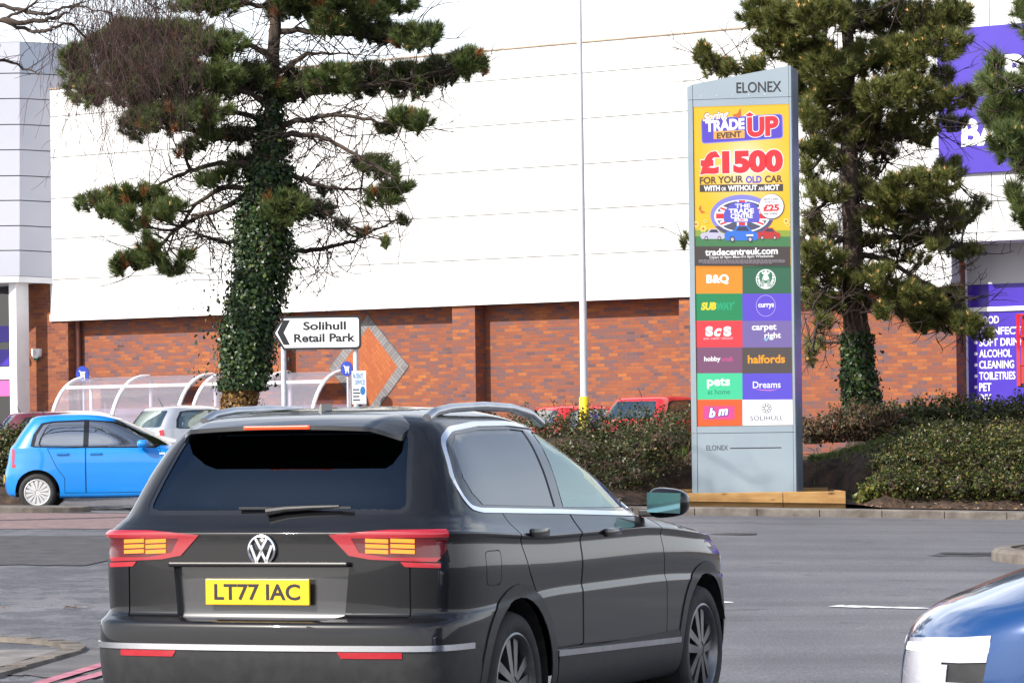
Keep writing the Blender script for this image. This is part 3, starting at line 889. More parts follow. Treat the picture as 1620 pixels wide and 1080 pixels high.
# left: lavender bay that steps forward above the shop front
p0 = at(31, 300, 81.6); p1d = Vector((0.83, 0.56, 0))
def loc(p):
    q = Vector((p.x, p.y, 0))-WO
    return Vector((q.dot(WE), q.dot(WI), p.z-PARK))
# side face runs right-and-away from the corner, front face runs left square to the lens
def bay_pt(px, py, side):
    d = Vector(ray(px, py))
    nrm = Vector((p1d.y, -p1d.x, 0)) if side else Vector((0.02, -1, 0))
    k = nrm.dot(Vector((p0.x, p0.y, 0)))/(d.x*nrm.x+d.y*nrm.y)
    return loc(Vector((d.x*k, d.y*k, EYE+d.z*k)))
rowsF = [441, 396, 357, 317, 278, 237, 197, 156, 116, 66]
mb = MB()
ys = rowsF
cL, cM, cR = [], [], []
for i, y in enumerate(rowsF):
    cL.append(bay_pt(-260, y+4, False)); cM.append(bay_pt(31, y-(4 if i == 0 else 0), False)); cR.append(bay_pt(91, y+3-(4 if i == 0 else 0), True))
for i in range(len(rowsF)-1):
    g = Vector((0, 0, 0.012))
    mb.add([cL[i]+g, cM[i]+g, cM[i+1]-g, cL[i+1]-g], [(0, 1, 2, 3)], 0)
    mb.add([cM[i]+g, cR[i]+g, cR[i+1]-g, cM[i+1]-g], [(0, 1, 2, 3)], 0 if i < 8 else 2)
back = Vector((0, 0.03, 0))
for A, B in ((cL, cM), (cM, cR)):
    mb.add([A[0]+back, B[0]+back, B[-1]+back, A[-1]+back], [(0, 1, 2, 3)], 1)
zt, zb_ = cM[-1].z, cM[0].z
deep = Vector((0, 7, 0))
for A, up in ((0, False), (-1, True)):
    mb.add([cL[A], cM[A], cR[A], cR[A]+deep, cL[A]+deep], [(0, 1, 2, 3, 4) if up else (4, 3, 2, 1, 0)], 0)
mb.add([cR[0], cR[0]+deep, cR[-1]+deep, cR[-1]], [(0, 1, 2, 3)], 0)
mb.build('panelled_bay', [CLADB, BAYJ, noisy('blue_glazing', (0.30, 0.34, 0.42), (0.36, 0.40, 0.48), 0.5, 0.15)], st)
mb = MB()
for A, B in ((cL, cM), (cM, cR)):
    dz = Vector((0, 0, -0.14)); o_ = Vector((0, -0.04, 0))
    mb.add([A[0]+dz+o_, B[0]+dz+o_, B[0]+o_, A[0]+o_, A[0]+dz+o_+Vector((0, 3, 0)), B[0]+dz+o_+Vector((0, 3, 0))], [(0, 1, 2, 3), (4, 5, 1, 0)])
mb.build('bay_trim', WHITEM, st)
a, b = bay_pt(4, 560, False), bay_pt(22, 560, False)
ztop = cM[0].z-0.1
mb = MB(); mb.box(a.x, b.x, a.y+0.25, a.y+0.7, -0.9, ztop); mb.build('column', WHITEP, st)
# far left shop front behind the column
q = bay_pt(-200, 560, False)
mb = MB(); mb.box(q.x-4, a.x-0.01, a.y+1.2, a.y+1.3, -0.9, ztop); mb.build('shopfront_glazing', glass('shop_glass', (0.5, 0.55, 0.6), 0.4, 1.8), st)
for (y0_, y1_, m_) in ((512, 538, PURPLEV), (550, 576, PURPLEV), (600, 625, bsdf_mat('pink_poster', (0.62, 0.10, 0.32), 0.4)), (578, 598, GREYSH)):
    zt_, zb2 = bay_pt(2, y0_, False).z, bay_pt(2, y1_, False).z
    mb = MB(); mb.box(q.x-3, a.x-0.02, a.y+1.12, a.y+1.19, zb2, zt_); mb.build('window_poster', m_, st)
mb = MB(); mb.box(q.x-4, b.x+1, a.y+2.2, a.y+2.3, -0.9, ztop); mb.build('shopfront_wall', GREYSH, st)

# the violet fascia sign on the rainscreen block
sx0 = wall(1484, 160, OB+0.08)[0]
zt = zz(wall(1484, 48, OB+0.08)[1]); zb2 = zz(wall(1484, 277, OB+0.08)[1])
sg = thing('fascia_sign', 'violet fascia sign with white letters high on the white wall', 'sign', tuple(WO+WE*sx0-WI*(OB+0.01)+Vector((0, 0, PARK+zb2))), -PHI)
mb = MB(); mb.box(0, 9.5, -0.08, 0, 0, zt-zb2)
bo = mb.build('sign_board', PURPLE, sg)
tx = MB()
def sgp(px, py):
    x, z = wall(px, py, OB+0.095); return x-sx0, zz(z)-zb2
for t_, xa, xb, y0_, y1_ in (('B&M', 1590, 1712, 86, 146), ('BARGAINS', 1521, 1780, 187, 232)):
    x_, _ = sgp(xa, y1_); x2, _ = sgp(xb, y1_)
    tx = MB()
    text_mb(tx, t_, x_, x2, sgp(1600 if xa > 1580 else 1535, y1_)[1], sgp(1600 if xa > 1580 else 1535, y0_)[1], -0.088, bold=0.045)
    tx.build('lettering', WHITEP, bo)
# things fixed to the left brick pier
x, z = wall(60, 560, 0.42)
ab = thing('alarm_box', 'white and green alarm box on the left brick pier', 'alarm', tuple(WO+WE*x-WI*0.425+Vector((0, 0, z))), -PHI)
mb = MB(); mb.prism([(-0.13, 0.13), (0.13, 0.13), (0.12, -0.03), (0.06, -0.10), (-0.06, -0.10), (-0.12, -0.03)], -0.09, 0); cv = mb.build('cover', WHITEP, ab)
mb = MB(); mb.prism([(-0.085, -0.065), (0.085, -0.065), (0.05, -0.15), (-0.05, -0.15)], -0.085, 0); mb.build('base', bsdf_mat('alarm_green', (0.01, 0.12, 0.07), 0.5), ab)
mb = MB(); text_mb(mb, '5', -0.06, 0.02, -0.02, 0.08, -0.092, bold=0.01); mb.build('lettering', GREYSH, cv)
x, z = wall(41, 560, 0.42)
fl = thing('flood_light', 'small black floodlight beside the alarm box', 'light', tuple(WO+WE*x-WI*0.425+Vector((0, 0, z))), -PHI)
mb = MB(); mb.tube([(0, 0, 0), (0, -0.12, 0)], 0.025, 8); mb.build('bracket', DARK, fl)
mb = MB(); mb.lathe([(0.01, -0.30), (0.085, -0.29), (0.095, -0.2), (0.06, -0.1), (0.02, -0.1)], 14, axis='y', c=(0, 0, -0.01)); mb.build('lamp_head', DARK, fl, smooth_=True, angle=40)
# red lift basket at the right edge
p = at(1612, 612, 66.5)
lf = thing('lift_platform', 'red access lift basket at the right edge before the violet panel', 'lift', (p.x, p.y, p.z), -0.25)
wB, dB, hB = 1.6, 0.9, 1.42
mb = MB(); mb.box(-0.02, wB, 0, dB, 0, 0.07); mb.build('floor', DARK, lf)
mb = MB(); mb.box(0.03, wB, -0.012, 0.0, 0.09, 0.40); mb.build('kick_panel', P_RED, lf)
for x, y in ((0, 0), (wB, 0), (0, dB), (wB, dB)):
    mb = MB(); mb.box(x-0.035, x+0.035, y-0.035, y+0.035, 0.02, hB); mb.build('post', P_RED, lf)
for z in (0.42, 0.98, hB-0.02):
    for y in (0, dB):
        mb = MB(); mb.tube([(0, y, z), (wB, y, z)], 0.026, 8); mb.build('rail', P_RED, lf, smooth_=True, angle=50)
    mb = MB(); mb.tube([(0, 0, z), (0, dB, z)], 0.026, 8); mb.build('rail', P_RED, lf, smooth_=True, angle=50)
mb = MB(); mb.tube([(wB*0.6, dB, 0.1), (wB*0.6+0.6, dB+1.5, -0.6), (wB*0.6+1.4, dB+3.4, 0.8-p.z+PARK)], 0.09, 10); mb.build('boom', P_RED, lf, smooth_=True, angle=50)
mb = MB(); mb.bbox(wB*0.6+0.5, wB*0.6+2.3, dB+2.6, dB+4.4, PARK-p.z+0.3, PARK-p.z+1.0, 0.05)
for sx in (0.75, 2.05):
    for sy in (2.9, 4.1): mb.lathe([(0.01, -0.12), (0.36, -0.12), (0.38, 0), (0.36, 0.12), (0.01, 0.12)], 18, axis='x', c=(wB*0.6+sx, dB+sy, PARK-p.z+0.38))
mb.build('chassis', DARK, lf)
# ------------------------------------------------------------------ trolley shelters against the wall
def shelter(pxs, label):
    """pxs: photo columns of the arch feet; the arches lean back to the wall"""
    dpt, hgt = 1.45, 2.15
    a = [wall(p, 640, dpt+0.35)[0] for p in pxs]
    st_ = thing('trolley_shelter', label, 'shelter', tuple(WO+WE*a[0]-WI*0.35+Vector((0, 0, PARK))), -PHI, 'clear trolley shelters along the brick wall')
    arc = [(-dpt*math.cos(t)**0.8 if t < math.pi/2 else 0, hgt*(0.30+0.70*math.sin(t))) for t in np.linspace(0, math.pi/2, 12)]
    arc = [(-dpt, 0.0)]+arc
    for x in a:
        mb = MB(); mb.tube([(x-a[0], y, z) for y, z in arc]+[(x-a[0], 0.06, hgt), (x-a[0], 0.06, 0)], 0.045, 8)
        mb.build('arch', WHITEP, st_, smooth_=True, angle=60)
    L_ = a[-1]-a[0]
    for i, (y, z) in enumerate(((arc[8][0], arc[8][1]), (-dpt, 0.72), (-dpt, 0.30))):
        mb = MB(); mb.box(0.03, L_-0.03, y-0.025, y+0.025, z-0.03, z+0.03); mb.build('rail', WHITEP, st_)
    mb = MB(); mb.box(0.0, L_, -0.01, 0.05, hgt-0.09, hgt-0.03); mb.build('rail', SATIN, st_)
    for k in range(len(a)-1):
        x0, x1 = a[k]-a[0]+0.05, a[k+1]-a[0]-0.05
        mb = MB()
        pr = [(y*0.985, z) for y, z in arc[1:]]
        vs = [(x, y, z) for y, z in pr for x in (x0, x1)]
        mb.add(vs, [(2*i, 2*i+1, 2*i+3, 2*i+2) for i in range(len(pr)-1)])
        mb.build('roof_panel', G_SHEL, st_, smooth_=True)
    mb = MB(); mb.box(0, L_, 0.02, 0.04, 0.25, hgt-0.75); mb.build('back_panel', G_SHEL, st_)
    return st_
shelter((78, 173, 276), 'clear arched trolley shelter on the left by the brown downpipe')
shelter((299, 395, 490), 'clear arched trolley shelter between the ivy tree and the road sign')
def trolley_sign(px, py, Y, label):
    p = at(px, py, Y)
    g = thing('trolley_sign', label, 'sign', (p.x, p.y, PARK), -PHI, 'round blue trolley signs')
    r_ = 0.165 if px > 300 else 0.20
    mb = MB(); mb.tube([(0, 0.03, 0), (0, 0.03, p.z-PARK)], 0.03, 8); mb.build('post', GALV, g, smooth_=True, angle=40)
    mb = MB(); mb.lathe([(0.001, -0.02), (r_, -0.02), (r_, 0.0), (0.001, 0.0)], 28, axis='y', c=(0, 0, p.z-PARK)); b_ = mb.build('disc', noisy('sign_blue', (0.01, 0.03, 0.28), (0.012, 0.035, 0.31), 3.0, 0.4) if 'sign_blue' not in MATS else MATS['sign_blue'], g)
    z = p.z-PARK; s = r_
    mb = MB()
    mb.prism([(-.5*s, z+.48*s), (-.32*s, z+.44*s), (-.12*s, z-.28*s), (-.2*s, z-.28*s), (-.36*s, z+.36*s), (-.5*s, z+.38*s)], -0.023, -0.021)
    for k in range(4):
        zz_ = z+(.30-.16*k)*s
        mb.prism([(-.26*s+.05*s*k, zz_), (.5*s-.03*s*k, zz_), (.48*s-.03*s*k, zz_-.07*s), (-.24*s+.05*s*k, zz_-.07*s)], -0.023, -0.021)
    mb.prism([(-.2*s, z-.28*s), (.42*s, z-.28*s), (.42*s, z-.36*s), (-.2*s, z-.36*s)], -0.023, -0.021)
    for xx in (-.1, .34):
        mb.add([(xx*s+.09*s*math.cos(a), -0.023, z-.52*s+.09*s*math.sin(a)) for a in np.linspace(0, 2*math.pi, 11)[:-1]], [tuple(range(10))])
    mb.build('trolley_symbol', WHITEP, b_)
trolley_sign(549, 583, 76.5, 'round blue sign with white trolley symbol at the end of the shelter')
trolley_sign(131, 592, 81.3, 'round blue sign standing behind the first arch of the left shelter')

# ------------------------------------------------------------------ direction sign on two posts
SY = 55.0
so = at(448, 650, SY)
rs = thing('direction_sign', 'white arrow shaped direction sign with black border on two grey posts', 'sign', (so.x, so.y, tz(so.x, so.y)), rad(-2))
def sp(px, py):
    p = at(px, py, SY); return p.x-so.x, p.z-rs.location.z
def roundpoly(pts, r, n=5, skip=()):
    out = []
    m_ = len(pts)
    for i in range(m_):
        p = Vector(pts[i]); a = (Vector(pts[i-1])-p); b = (Vector(pts[(i+1) % m_])-p)
        rr = min(r, a.length*0.45, b.length*0.45) if i not in skip else min(r*0.25, a.length*0.45)
        a, b = p+a.normalized()*rr, p+b.normalized()*rr
        for k in range(n+1):
            t = k/n
            out.append(tuple(a*(1-t)**2+p*2*t*(1-t)+b*t*t))
    return out
def inset(poly, d):
    n_ = len(poly); out = []
    ar = sum(poly[i][0]*poly[(i+1) % n_][1]-poly[(i+1) % n_][0]*poly[i][1] for i in range(n_))
    sg_ = 1 if ar > 0 else -1
    for i in range(n_):
        p0, p, p1 = Vector(poly[i-1]), Vector(poly[i]), Vector(poly[(i+1) % n_])
        e0, e1 = (p-p0).normalized(), (p1-p).normalized()
        n0, n1 = Vector((-e0.y, e0.x))*sg_, Vector((-e1.y, e1.x))*sg_
        b_ = (n0+n1)
        k = d/max(0.35, (1+n0.dot(n1)))
        out.append(tuple(p+b_*k))
    return out
x0, zt = sp(448, 500.5); x1, zb = sp(572, 552)
xl_, zm = sp(431.5, 527)
outer = [(x0, zt), (x1, zt), (x1, zb), (x0, zb), (xl_, zm)]
po = roundpoly(outer, 0.07, skip=(0, 3, 4))
mb = MB(); mb.prism(po, -0.02, 0.0); bd = mb.build('border', INKB, rs)
ins = inset(outer, 0.035)
mb = MB(); mb.prism(roundpoly(ins, 0.05, skip=(0, 3, 4)), -0.0235, -0.0205); fc = mb.build('panel', WHITEP, rs)
mb = MB()
ch = [(457.5, 507), (445, 507)]
c1 = [sp(459, 506.5), sp(448, 506.5), sp(438.8, 526), sp(449, 545.5), sp(459, 545.5), sp(449, 526)]
mb.prism(c1, -0.026, -0.024)
for t_, a, b, y0, y1 in (('Solihull', 480, 547.5, 522, 508.5), ('Retail Park', 465.5, 562.5, 541, 527.5)):
    xa, za = sp(a, y0); xb, zb2 = sp(b, y1)
    xm, za = sp((a+b)/2, y0); xm, zb2 = sp((a+b)/2, y1)
    text_mb(mb, t_, xa, xb, za, zb2, -0.026, bold=0.030)
mb.build('lettering', INKB, fc)
for px in (448.5, 563):
    x, z = sp(px, 600)
    mb = MB(); mb.tube([(x, 0.06, 0), (x, 0.06, zt-0.04)], 0.044, 14); mb.build('post', GALV, rs, smooth_=True, angle=40)
# notice strapped on the right post
p = at(568, 612, SY-0.12)
nb = thing('notice_sign', 'small pale blue lettered notice strapped on the sign post', 'notice', (p.x, p.y, p.z), rad(-2))
mb = MB(); mb.box(-0.115, 0.115, -0.012, 0, -0.27, 0.26); bo = mb.build('board', noisy('pale_board', (0.62, 0.68, 0.74), (0.7, 0.75, 0.8), 4.0, 0.5), nb)
mb = MB()
text_mb(mb, 'PATIENTS', -0.095, 0.07, 0.13, 0.215, -0.0145, 0.01); text_mb(mb, 'SERVICES', -0.06, 0.10, 0.04, 0.115, -0.0145, 0.01)
mb.add([(0.06+0.042*math.cos(a), -0.0145, -0.06+0.07*math.sin(a)) for a in np.linspace(0, 2*math.pi, 17)[:-1]], [tuple(range(16))])
mb.build('lettering', bsdf_mat('notice_blue', (0.02, 0.14, 0.36), 0.5), bo)
mb = MB()
for k in range(4): mb.box(-0.098, 0.005+0.012*(k % 2), -0.0145, -0.0125, -0.03-0.055*k-0.022, -0.03-0.055*k)
mb.build('small_print', INKB, bo)
# tall white lamp column
p = at(924.5, 655, 66.0)
lp = thing('lamp_post', 'tall white lamp column with a yellow foot band', 'lamp post', (p.x, p.y, tz(p.x, p.y)))
h = p.z-lp.location.z
mb = MB(); mb.tube([(0, 0, h+0.3), (0, 0, 4), (0, 0, 8.2), (0, 0, 12)], [0.073, 0.066, 0.052, 0.045], 18); mb.build('column', POLEW, lp, smooth_=True, angle=40)
mb = MB(); mb.tube([(0, 0, 0), (0, 0, h+0.31), (0, 0, h+0.34)], [0.098, 0.098, 0.085], 18); mb.build('foot_band', PLASTIC_Y, lp, smooth_=True, angle=40)
mb = MB(); mb.tube([(0, 0, 12), (0, -0.2, 12.2), (0, -1.0, 12.3)], 0.03, 8); mb.build('arm', WHITEP, lp)
mb = MB(); mb.bbox(-0.15, 0.15, -1.6, -0.9, 12.22, 12.36, 0.03); mb.build('lantern', GREYSH, lp)
# orange marker post, blue bottle
p = at(1547, 640, 55.6)
mk = thing('marker_post', 'short orange topped marker post in the bushes', 'post', (p.x, p.y, bank_z(p.x, p.y)))
hh = p.z-mk.location.z
mb = MB(); mb.box(-0.035, 0.035, -0.02, 0.02, 0, hh); mb.build('post', WOODT, mk)
mb = MB(); mb.bbox(-0.055, 0.055, -0.03, 0.03, hh, hh+0.07, 0.008); mb.build('cap', noisy('marker_orange', (0.7, 0.3, 0.02), (0.78, 0.36, 0.03), 5, 0.5), mk)
p = at(1003, 768, 52.6)
bt = thing('bottle', 'discarded blue bottle on the soil below the hedge', 'bottle', (p.x, p.y, bank_z(p.x, p.y)-0.01))
mb = MB(); mb.lathe([(0.001, 0), (0.034, 0.0), (0.036, 0.02), (0.036, 0.13), (0.014, 0.18), (0.014, 0.205), (0.001, 0.205)], 14); mb.build('body', noisy('bottle_blue', (0.01, 0.10, 0.30), (0.02, 0.14, 0.36), 6, 0.2), bt, smooth_=True, angle=40)
mb = MB(); mb.lathe([(0.0165, 0.186), (0.0165, 0.21), (0.001, 0.212)], 12); mb.build('cap', WHITEP, bt)

# ------------------------------------------------------------------ timber edging round the pylon
tb = thing('timber_edging', 'pale new timber edging boards round the pylon foot', 'edging', (at(1060, 800, 51.3).x, 51.3, tz(3.5, 50)+0.1))
zb0 = tb.location.z
def tp(px, py):
    p = at(px, py, 51.3); return p.x-tb.location.x, p.z-zb0
x0, x1, xj = tp(1040, 790)[0], tp(1338, 790)[0], tp(1239, 790)[0]
ztop = tp(1180, 778.5)[1]
for a, b in ((x0, xj-0.004), (xj+0.004, x1)):
    mb = MB(); mb.bbox(a, b, 0, 0.09, -0.12, ztop, 0.008); mb.build('board', WOODT, tb)
mb = MB(); mb.bbox(x1-0.09, x1, 0.095, 1.75, -0.12, ztop, 0.008); mb.build('board', WOODT, tb)
mb = MB(); mb.bbox(x0, x0+0.09, 0.095, 1.75, -0.12, ztop, 0.008); mb.build('board', WOODT, tb)
mb = MB(); mb.bbox(x0, x1-0.1, 1.76, 1.85, -0.05, ztop+0.03, 0.008); mb.build('board', WOODT, tb)
mb = MB(); mb.box(x0+0.09, x1-0.09, 0.09, 1.76, -0.1, ztop-0.06); mb.build('fill', SOIL, tb)
# ------------------------------------------------------------------ advertising pylon
PY = 52.0
PPH = rad(12)
po_ = at(1087, 777, PY)
py_ = thing('advertising_pylon', 'tall silver blue advertising pylon with a bright screen of shop logos', 'pylon sign', (po_.x, po_.y, po_.z), -PPH)
PE = Vector((math.cos(PPH), -math.sin(PPH), 0)); PI_ = Vector((math.sin(PPH), math.cos(PPH), 0))
PO = Vector((po_.x, po_.y, 0))
def pp(px, py, off=0.0):
    d = Vector(ray(px, py)); o = PO-PI_*off
    k = o.dot(PI_)/(d.x*PI_.x+d.y*PI_.y)
    q = Vector((d.x*k, d.y*k, 0))-PO
    return q.dot(PE), EYE+d.z*k-po_.z
def ppx(px, off=0.0): return pp(px, 420, off)[0]
def ppxa(px, py, off=0.0): return pp(px, py, off)[0]
wL, wR = pp(1090.5, 420)[0], pp(1255, 420)[0]                  # outer faces (mid height, roll removed)
cL_, cR_ = pp(1099.5, 420)[0], pp(1251, 420)[0]
DP = 0.80
def z_(py, px=1170): return pp(px, py)[1]
zT1, zT2 = pp(1087, 138)[1], pp(1250, 104)[1]
zS = z_(155.5)
zTop, zBot = z_(167), z_(673)
zLow = z_(684)
mb = MB(); mb.box(wL, cL_-0.006, 0, DP, -0.25, zLow-0.006); mb.box(wL, cL_-0.006, 0, DP, zLow, zS-0.006)
mb.prism([(wL, zS), (cL_-0.006, zS), (cL_-0.006, zT1+0.035), (wL, zT1)], 0, DP); mb.build('column', SILVERP, py_)
mb = MB(); mb.box(cR_+0.006, wR, 0, DP, -0.25, zLow-0.006); mb.box(cR_+0.006, wR, 0, DP, zLow, zS-0.006); mb.box(cR_+0.006, wR, 0, DP, zS, zT2)
mb.build('column', SILVERP, py_)
mb = MB(); mb.box(wR-0.0, wR+0.012, 0.03, DP-0.03, -0.2, zT2-0.03); mb.build('side_panel', SILVERD, py_)
mb = MB(); mb.prism([(cL_, zS), (cR_, zS), (cR_, zT2), (cL_, zT1+0.04)], 0.004, DP-0.004); hd = mb.build('header', SILVERP, py_)
mb = MB(); text_mb(mb, 'ELONEX', ppxa(1165, 146), ppxa(1236, 136), z_(146.5, 1200), z_(129.5, 1200), -0.001, bold=0.010); mb.build('lettering', INKB, hd)
for k in range(6):
    mb = MB()
    xx = cL_+0.12+k*(cR_-cL_-0.24)/5
    mb.lathe([(0.001, -0.004), (0.008, -0.004), (0.009, 0.0)], 8, axis='y', c=(xx, 0.004, zS+0.05))
    mb.build('rivet', GALV, hd)
mb = MB(); mb.box(cL_, cR_, 0.01, DP-0.01, zTop, zS-0.006); mb.build('fascia_strip', SILVERP, py_)
mb = MB(); mb.box(cL_, cR_, 0.004, DP-0.01, zLow, zBot-0.006); mb.build('fascia_strip', SILVERP, py_)
mb = MB(); mb.box(cL_, cR_, 0.008, DP-0.01, -0.2, zLow-0.008); lw = mb.build('lower_panel', SILVERP, py_)
mb = MB(); text_mb(mb, 'ELONEX', ppxa(1117.5, 708), ppxa(1151.5, 708), z_(712, 1134), z_(704, 1134), 0.005, bold=-0.002)
mb.box(ppxa(1155, 708), ppxa(1236, 708), 0.004, 0.0075, z_(708.9, 1195), z_(707.4, 1195)); mb.build('lettering', INKB, lw)
mb = MB(); mb.box(cL_-0.004, cR_+0.004, 0.05, 0.08, -0.2, zT1); mb.build('shadow_gap', DARK, py_)
# screen: one emissive sheet with coloured fields and lettering
XS = [cL_, None, cR_]
xm = pp(1174.5, 545)[0]
def X(px, py=420): return pp(px, py, -0.03)[0]
E_ = {}
def em(name, r, g, b, k=0.92):
    if name not in E_: E_[name] = emit('screen_'+name, S(r, g, b), k)
    return E_[name]
mY = emit('screen_poster', S(250, 190, 40), 0.95)
tcn = N(mY, 'ShaderNodeTexCoord'); mpn = N(mY, 'ShaderNodeMapping')
pcx, pcz = (cL_+cR_)/2+0.05, z_(262)
mpn.inputs['Location'].default_value = (-pcx, 0, -pcz); 
L(mY, tcn.outputs['Object'], mpn.inputs['Vector'])
sc_ = N(mY, 'ShaderNodeVectorMath', operation='MULTIPLY'); sc_.inputs[1].default_value = (1.35, 0, 1.05)
L(mY, mpn.outputs[0], sc_.inputs[0])
ln_ = N(mY, 'ShaderNodeVectorMath', operation='LENGTH'); L(mY, sc_.outputs[0], ln_.inputs[0])
rp = ramp(mY, [(0.12, S(255, 240, 215)), (0.5, S(252, 214, 110)), (0.95, S(250, 196, 36))])
L(mY, ln_.outputs['Value'], rp.inputs['Fac']); L(mY, rp.outputs['Color'], P(mY).inputs['Emission Color'])
scn = MB(); scn.box(cL_+0.004, cR_-0.004, 0.03, 0.06, zBot, zTop)
screen = scn.build('screen', mY, py_)
Y0 = 0.0285
_lay = [0]
def lay():
    _lay[0] += 1
    return Y0-0.0003*_lay[0]
class Art:
    """coloured shapes of one field of the screen, one mesh"""
    def __init__(s): s.mb, s.mats = MB(), []
    def mi(s, m_):
        if m_ not in s.mats: s.mats.append(m_)
        return s.mats.index(m_)
    def poly(s, pts, m_, y=None):
        q = [pp(a, b, -0.03) for a, b in pts]
        q = [(min(cR_-0.0035, max(cL_+0.0035, a)), min(zTop-0.001, max(zBot+0.001, b))) for a, b in q]
        n_ = len(q); y = lay() if y is None else y
        ar = sum(q[i][0]*q[(i+1) % n_][1]-q[(i+1) % n_][0]*q[i][1] for i in range(n_))
        if ar < 0: q = q[::-1]
        s.mb.add([(a, y, b) for a, b in q], [tuple(range(n_))], s.mi(m_))
        return s
    def rect(s, x0, x1, y0, y1, m_, sk=0.0):
        return s.poly([(x0, y0), (x1, y0+sk), (x1, y1+sk), (x0, y1)], m_)
    def ell(s, cx, cy, rx, ry, m_, n_=36, a0=0, a1=2*math.pi):
        return s.poly([(cx+rx*math.cos(a), cy+ry*math.sin(a)) for a in np.linspace(a0, a1, n_+1)[:-1 if a1-a0 > 6.2 else None]], m_)
    def ring(s, cx, cy, rx, ry, t, m_, n_=40):
        y = lay()
        for k in range(n_):
            a, b = 2*math.pi*k/n_, 2*math.pi*(k+1)/n_
            s.poly([(cx+rx*math.cos(a), cy+ry*math.sin(a)), (cx+rx*math.cos(b), cy+ry*math.sin(b)), (cx+(rx-t)*math.cos(b), cy+(ry-t)*math.sin(b)), (cx+(rx-t)*math.cos(a), cy+(ry-t)*math.sin(a))], m_, y)
        return s
    def rrect(s, x0, x1, y0, y1, r, m_, sk=0.0):
        pts = roundpoly([(x0, y0), (x1, y0+sk), (x1, y1+sk), (x0, y1)], r)
        return s.poly(pts, m_)
    def text(s, t_, x0, x1, y0, y1, m_, bold=0.03, shear=0.0, sk=0.0, out=None, ow=0.03):
        xm_, ym_ = (x0+x1)/2, (y0+y1)/2
        a, b = pp(x0, ym_, -0.03)[0], pp(x1, ym_, -0.03)[0]
        zb_, zt_ = pp(xm_, y1, -0.03)[1], pp(xm_, y0, -0.03)[1]
        for m2, bd, gx in ([(out, bold+ow, 0.011)] if out else [])+[(m_, bold, 0)]:
            y = lay(); o_ = len(s.mb.v)
            text_mb(s.mb, t_, a-gx, b+gx, zb_-gx, zt_+gx, y, bd, shear, s.mi(m2))
            if sk:
                for i in range(o_, len(s.mb.v)):
                    v = s.mb.v[i]; s.mb.v[i] = (v[0], v[1], v[2]-sk*(v[0]-(a+b)/2))
        return s
    def build(s, name): 
        _lay[0] = 0
        return s.mb.build(name, s.mats, screen)
WH = em('white', 250, 248, 252, 1.0); RD = em('red', 236, 44, 56); PU = em('violet', 92, 72, 205); DG = em('dark_grey', 72, 62, 60)
A = Art()
# poster
A.rect(1090, 1262, 371, 393, em('grass', 70, 130, 80))
A.rect(1090, 1262, 364, 374, em('grass_light', 150, 170, 60))
A.poly(roundpoly([(1109, 188), (1238, 180), (1239, 219), (1110, 228)], 6), em('lilac', 130, 130, 225))
A.poly(roundpoly([(1110.5, 189.5), (1236.5, 181.5), (1237.5, 217.5), (1111.5, 226)], 5), PU)
A.text('Spring', 1112, 1153, 177, 193, WH, 0.03, 0.35, sk=-0.12, out=em('sketch_brown', 120, 92, 60), ow=0.02)
A.text('TRADE', 1116, 1178, 189, 207, WH, 0.05, 0, sk=-0.045)
A.rrect(1129, 1178, 208, 220.5, 1, em('amber', 245, 180, 90), -2)
A.text('EVENT', 1134, 1173, 209, 218.5, em('brown', 95, 65, 50), 0.045, 0, sk=-0.04)
A.poly([(1176, 183.5), (1186, 176), (1196, 183), (1190.5, 184), (1190.5, 190), (1181.5, 190), (1181.5, 184)], WH)
A.poly([(1178.5, 183), (1186, 177.5), (1193.5, 182.5), (1189.5, 183.2), (1189.5, 196), (1182, 196), (1182, 183.4)], RD)
A.text('UP', 1182, 1232, 184.5, 216.5, RD, 0.055, 0, sk=-0.03, out=WH, ow=0.03)
A.poly([(1158, 182), (1166, 180), (1172, 171), (1173, 183), (1168, 187), (1162, 185)], em('butterfly', 215, 110, 50))
A.poly([(1105, 330), (1109, 324), (1110, 333), (1117, 336), (1110, 338)], em('butterfly', 215, 110, 50))
A.text('£1500', 1107, 1239, 238, 275, RD, 0.068, 0, sk=0.0, out=WH, ow=0.03)
A.text('FOR YOUR', 1107, 1176, 279, 290.5, em('brown', 95, 65, 50), 0.035, 0, sk=-0.01)
A.text('OLD', 1180, 1205, 278.3, 289.8, PU, 0.035)
A.text('CAR', 1210, 1238, 277.6, 289, em('brown', 95, 65, 50), 0.035)
A.rect(1107, 1239, 292.5, 304, DG, -1.5)
A.text('WITH', 1113.5, 1139, 293.8, 302.5, WH, 0.045); A.text('OR', 1141.5, 1149, 296, 302, WH, 0.03); A.text('WITHOUT', 1151.5, 1198, 293, 302, WH, 0.045)
A.text('AN', 1200, 1208, 295.5, 301.5, WH, 0.03); A.text('MOT', 1210, 1233, 292.3, 301.3, WH, 0.045)
A.ell(1174, 341, 50, 33, em('lilac_ring', 140, 140, 225)); A.ell(1174, 342, 50, 32, em('dusk_ring', 88, 80, 120), 36, 0.2, 2.6)
A.ell(1174, 342, 44, 26, WH)
A.ell(1174, 342, 41, 24, em('union_blue', 84, 84, 110))
for a_ in (0.55, -0.55):
    c_, s_ = math.cos(a_), math.sin(a_)*0.62
    A.poly([(1174-40*c_-3*s_, 342-40*s_+4), (1174+40*c_-3*s_, 342+40*s_+4), (1174+40*c_+3*s_, 342+40*s_-4), (1174-40*c_+3*s_, 342-40*s_-4)], WH)
    A.poly([(1174-40*c_, 342-40*s_+1.6), (1174+40*c_, 342+40*s_+1.6), (1174+40*c_, 342+40*s_-1.6), (1174-40*c_, 342-40*s_-1.6)], RD)
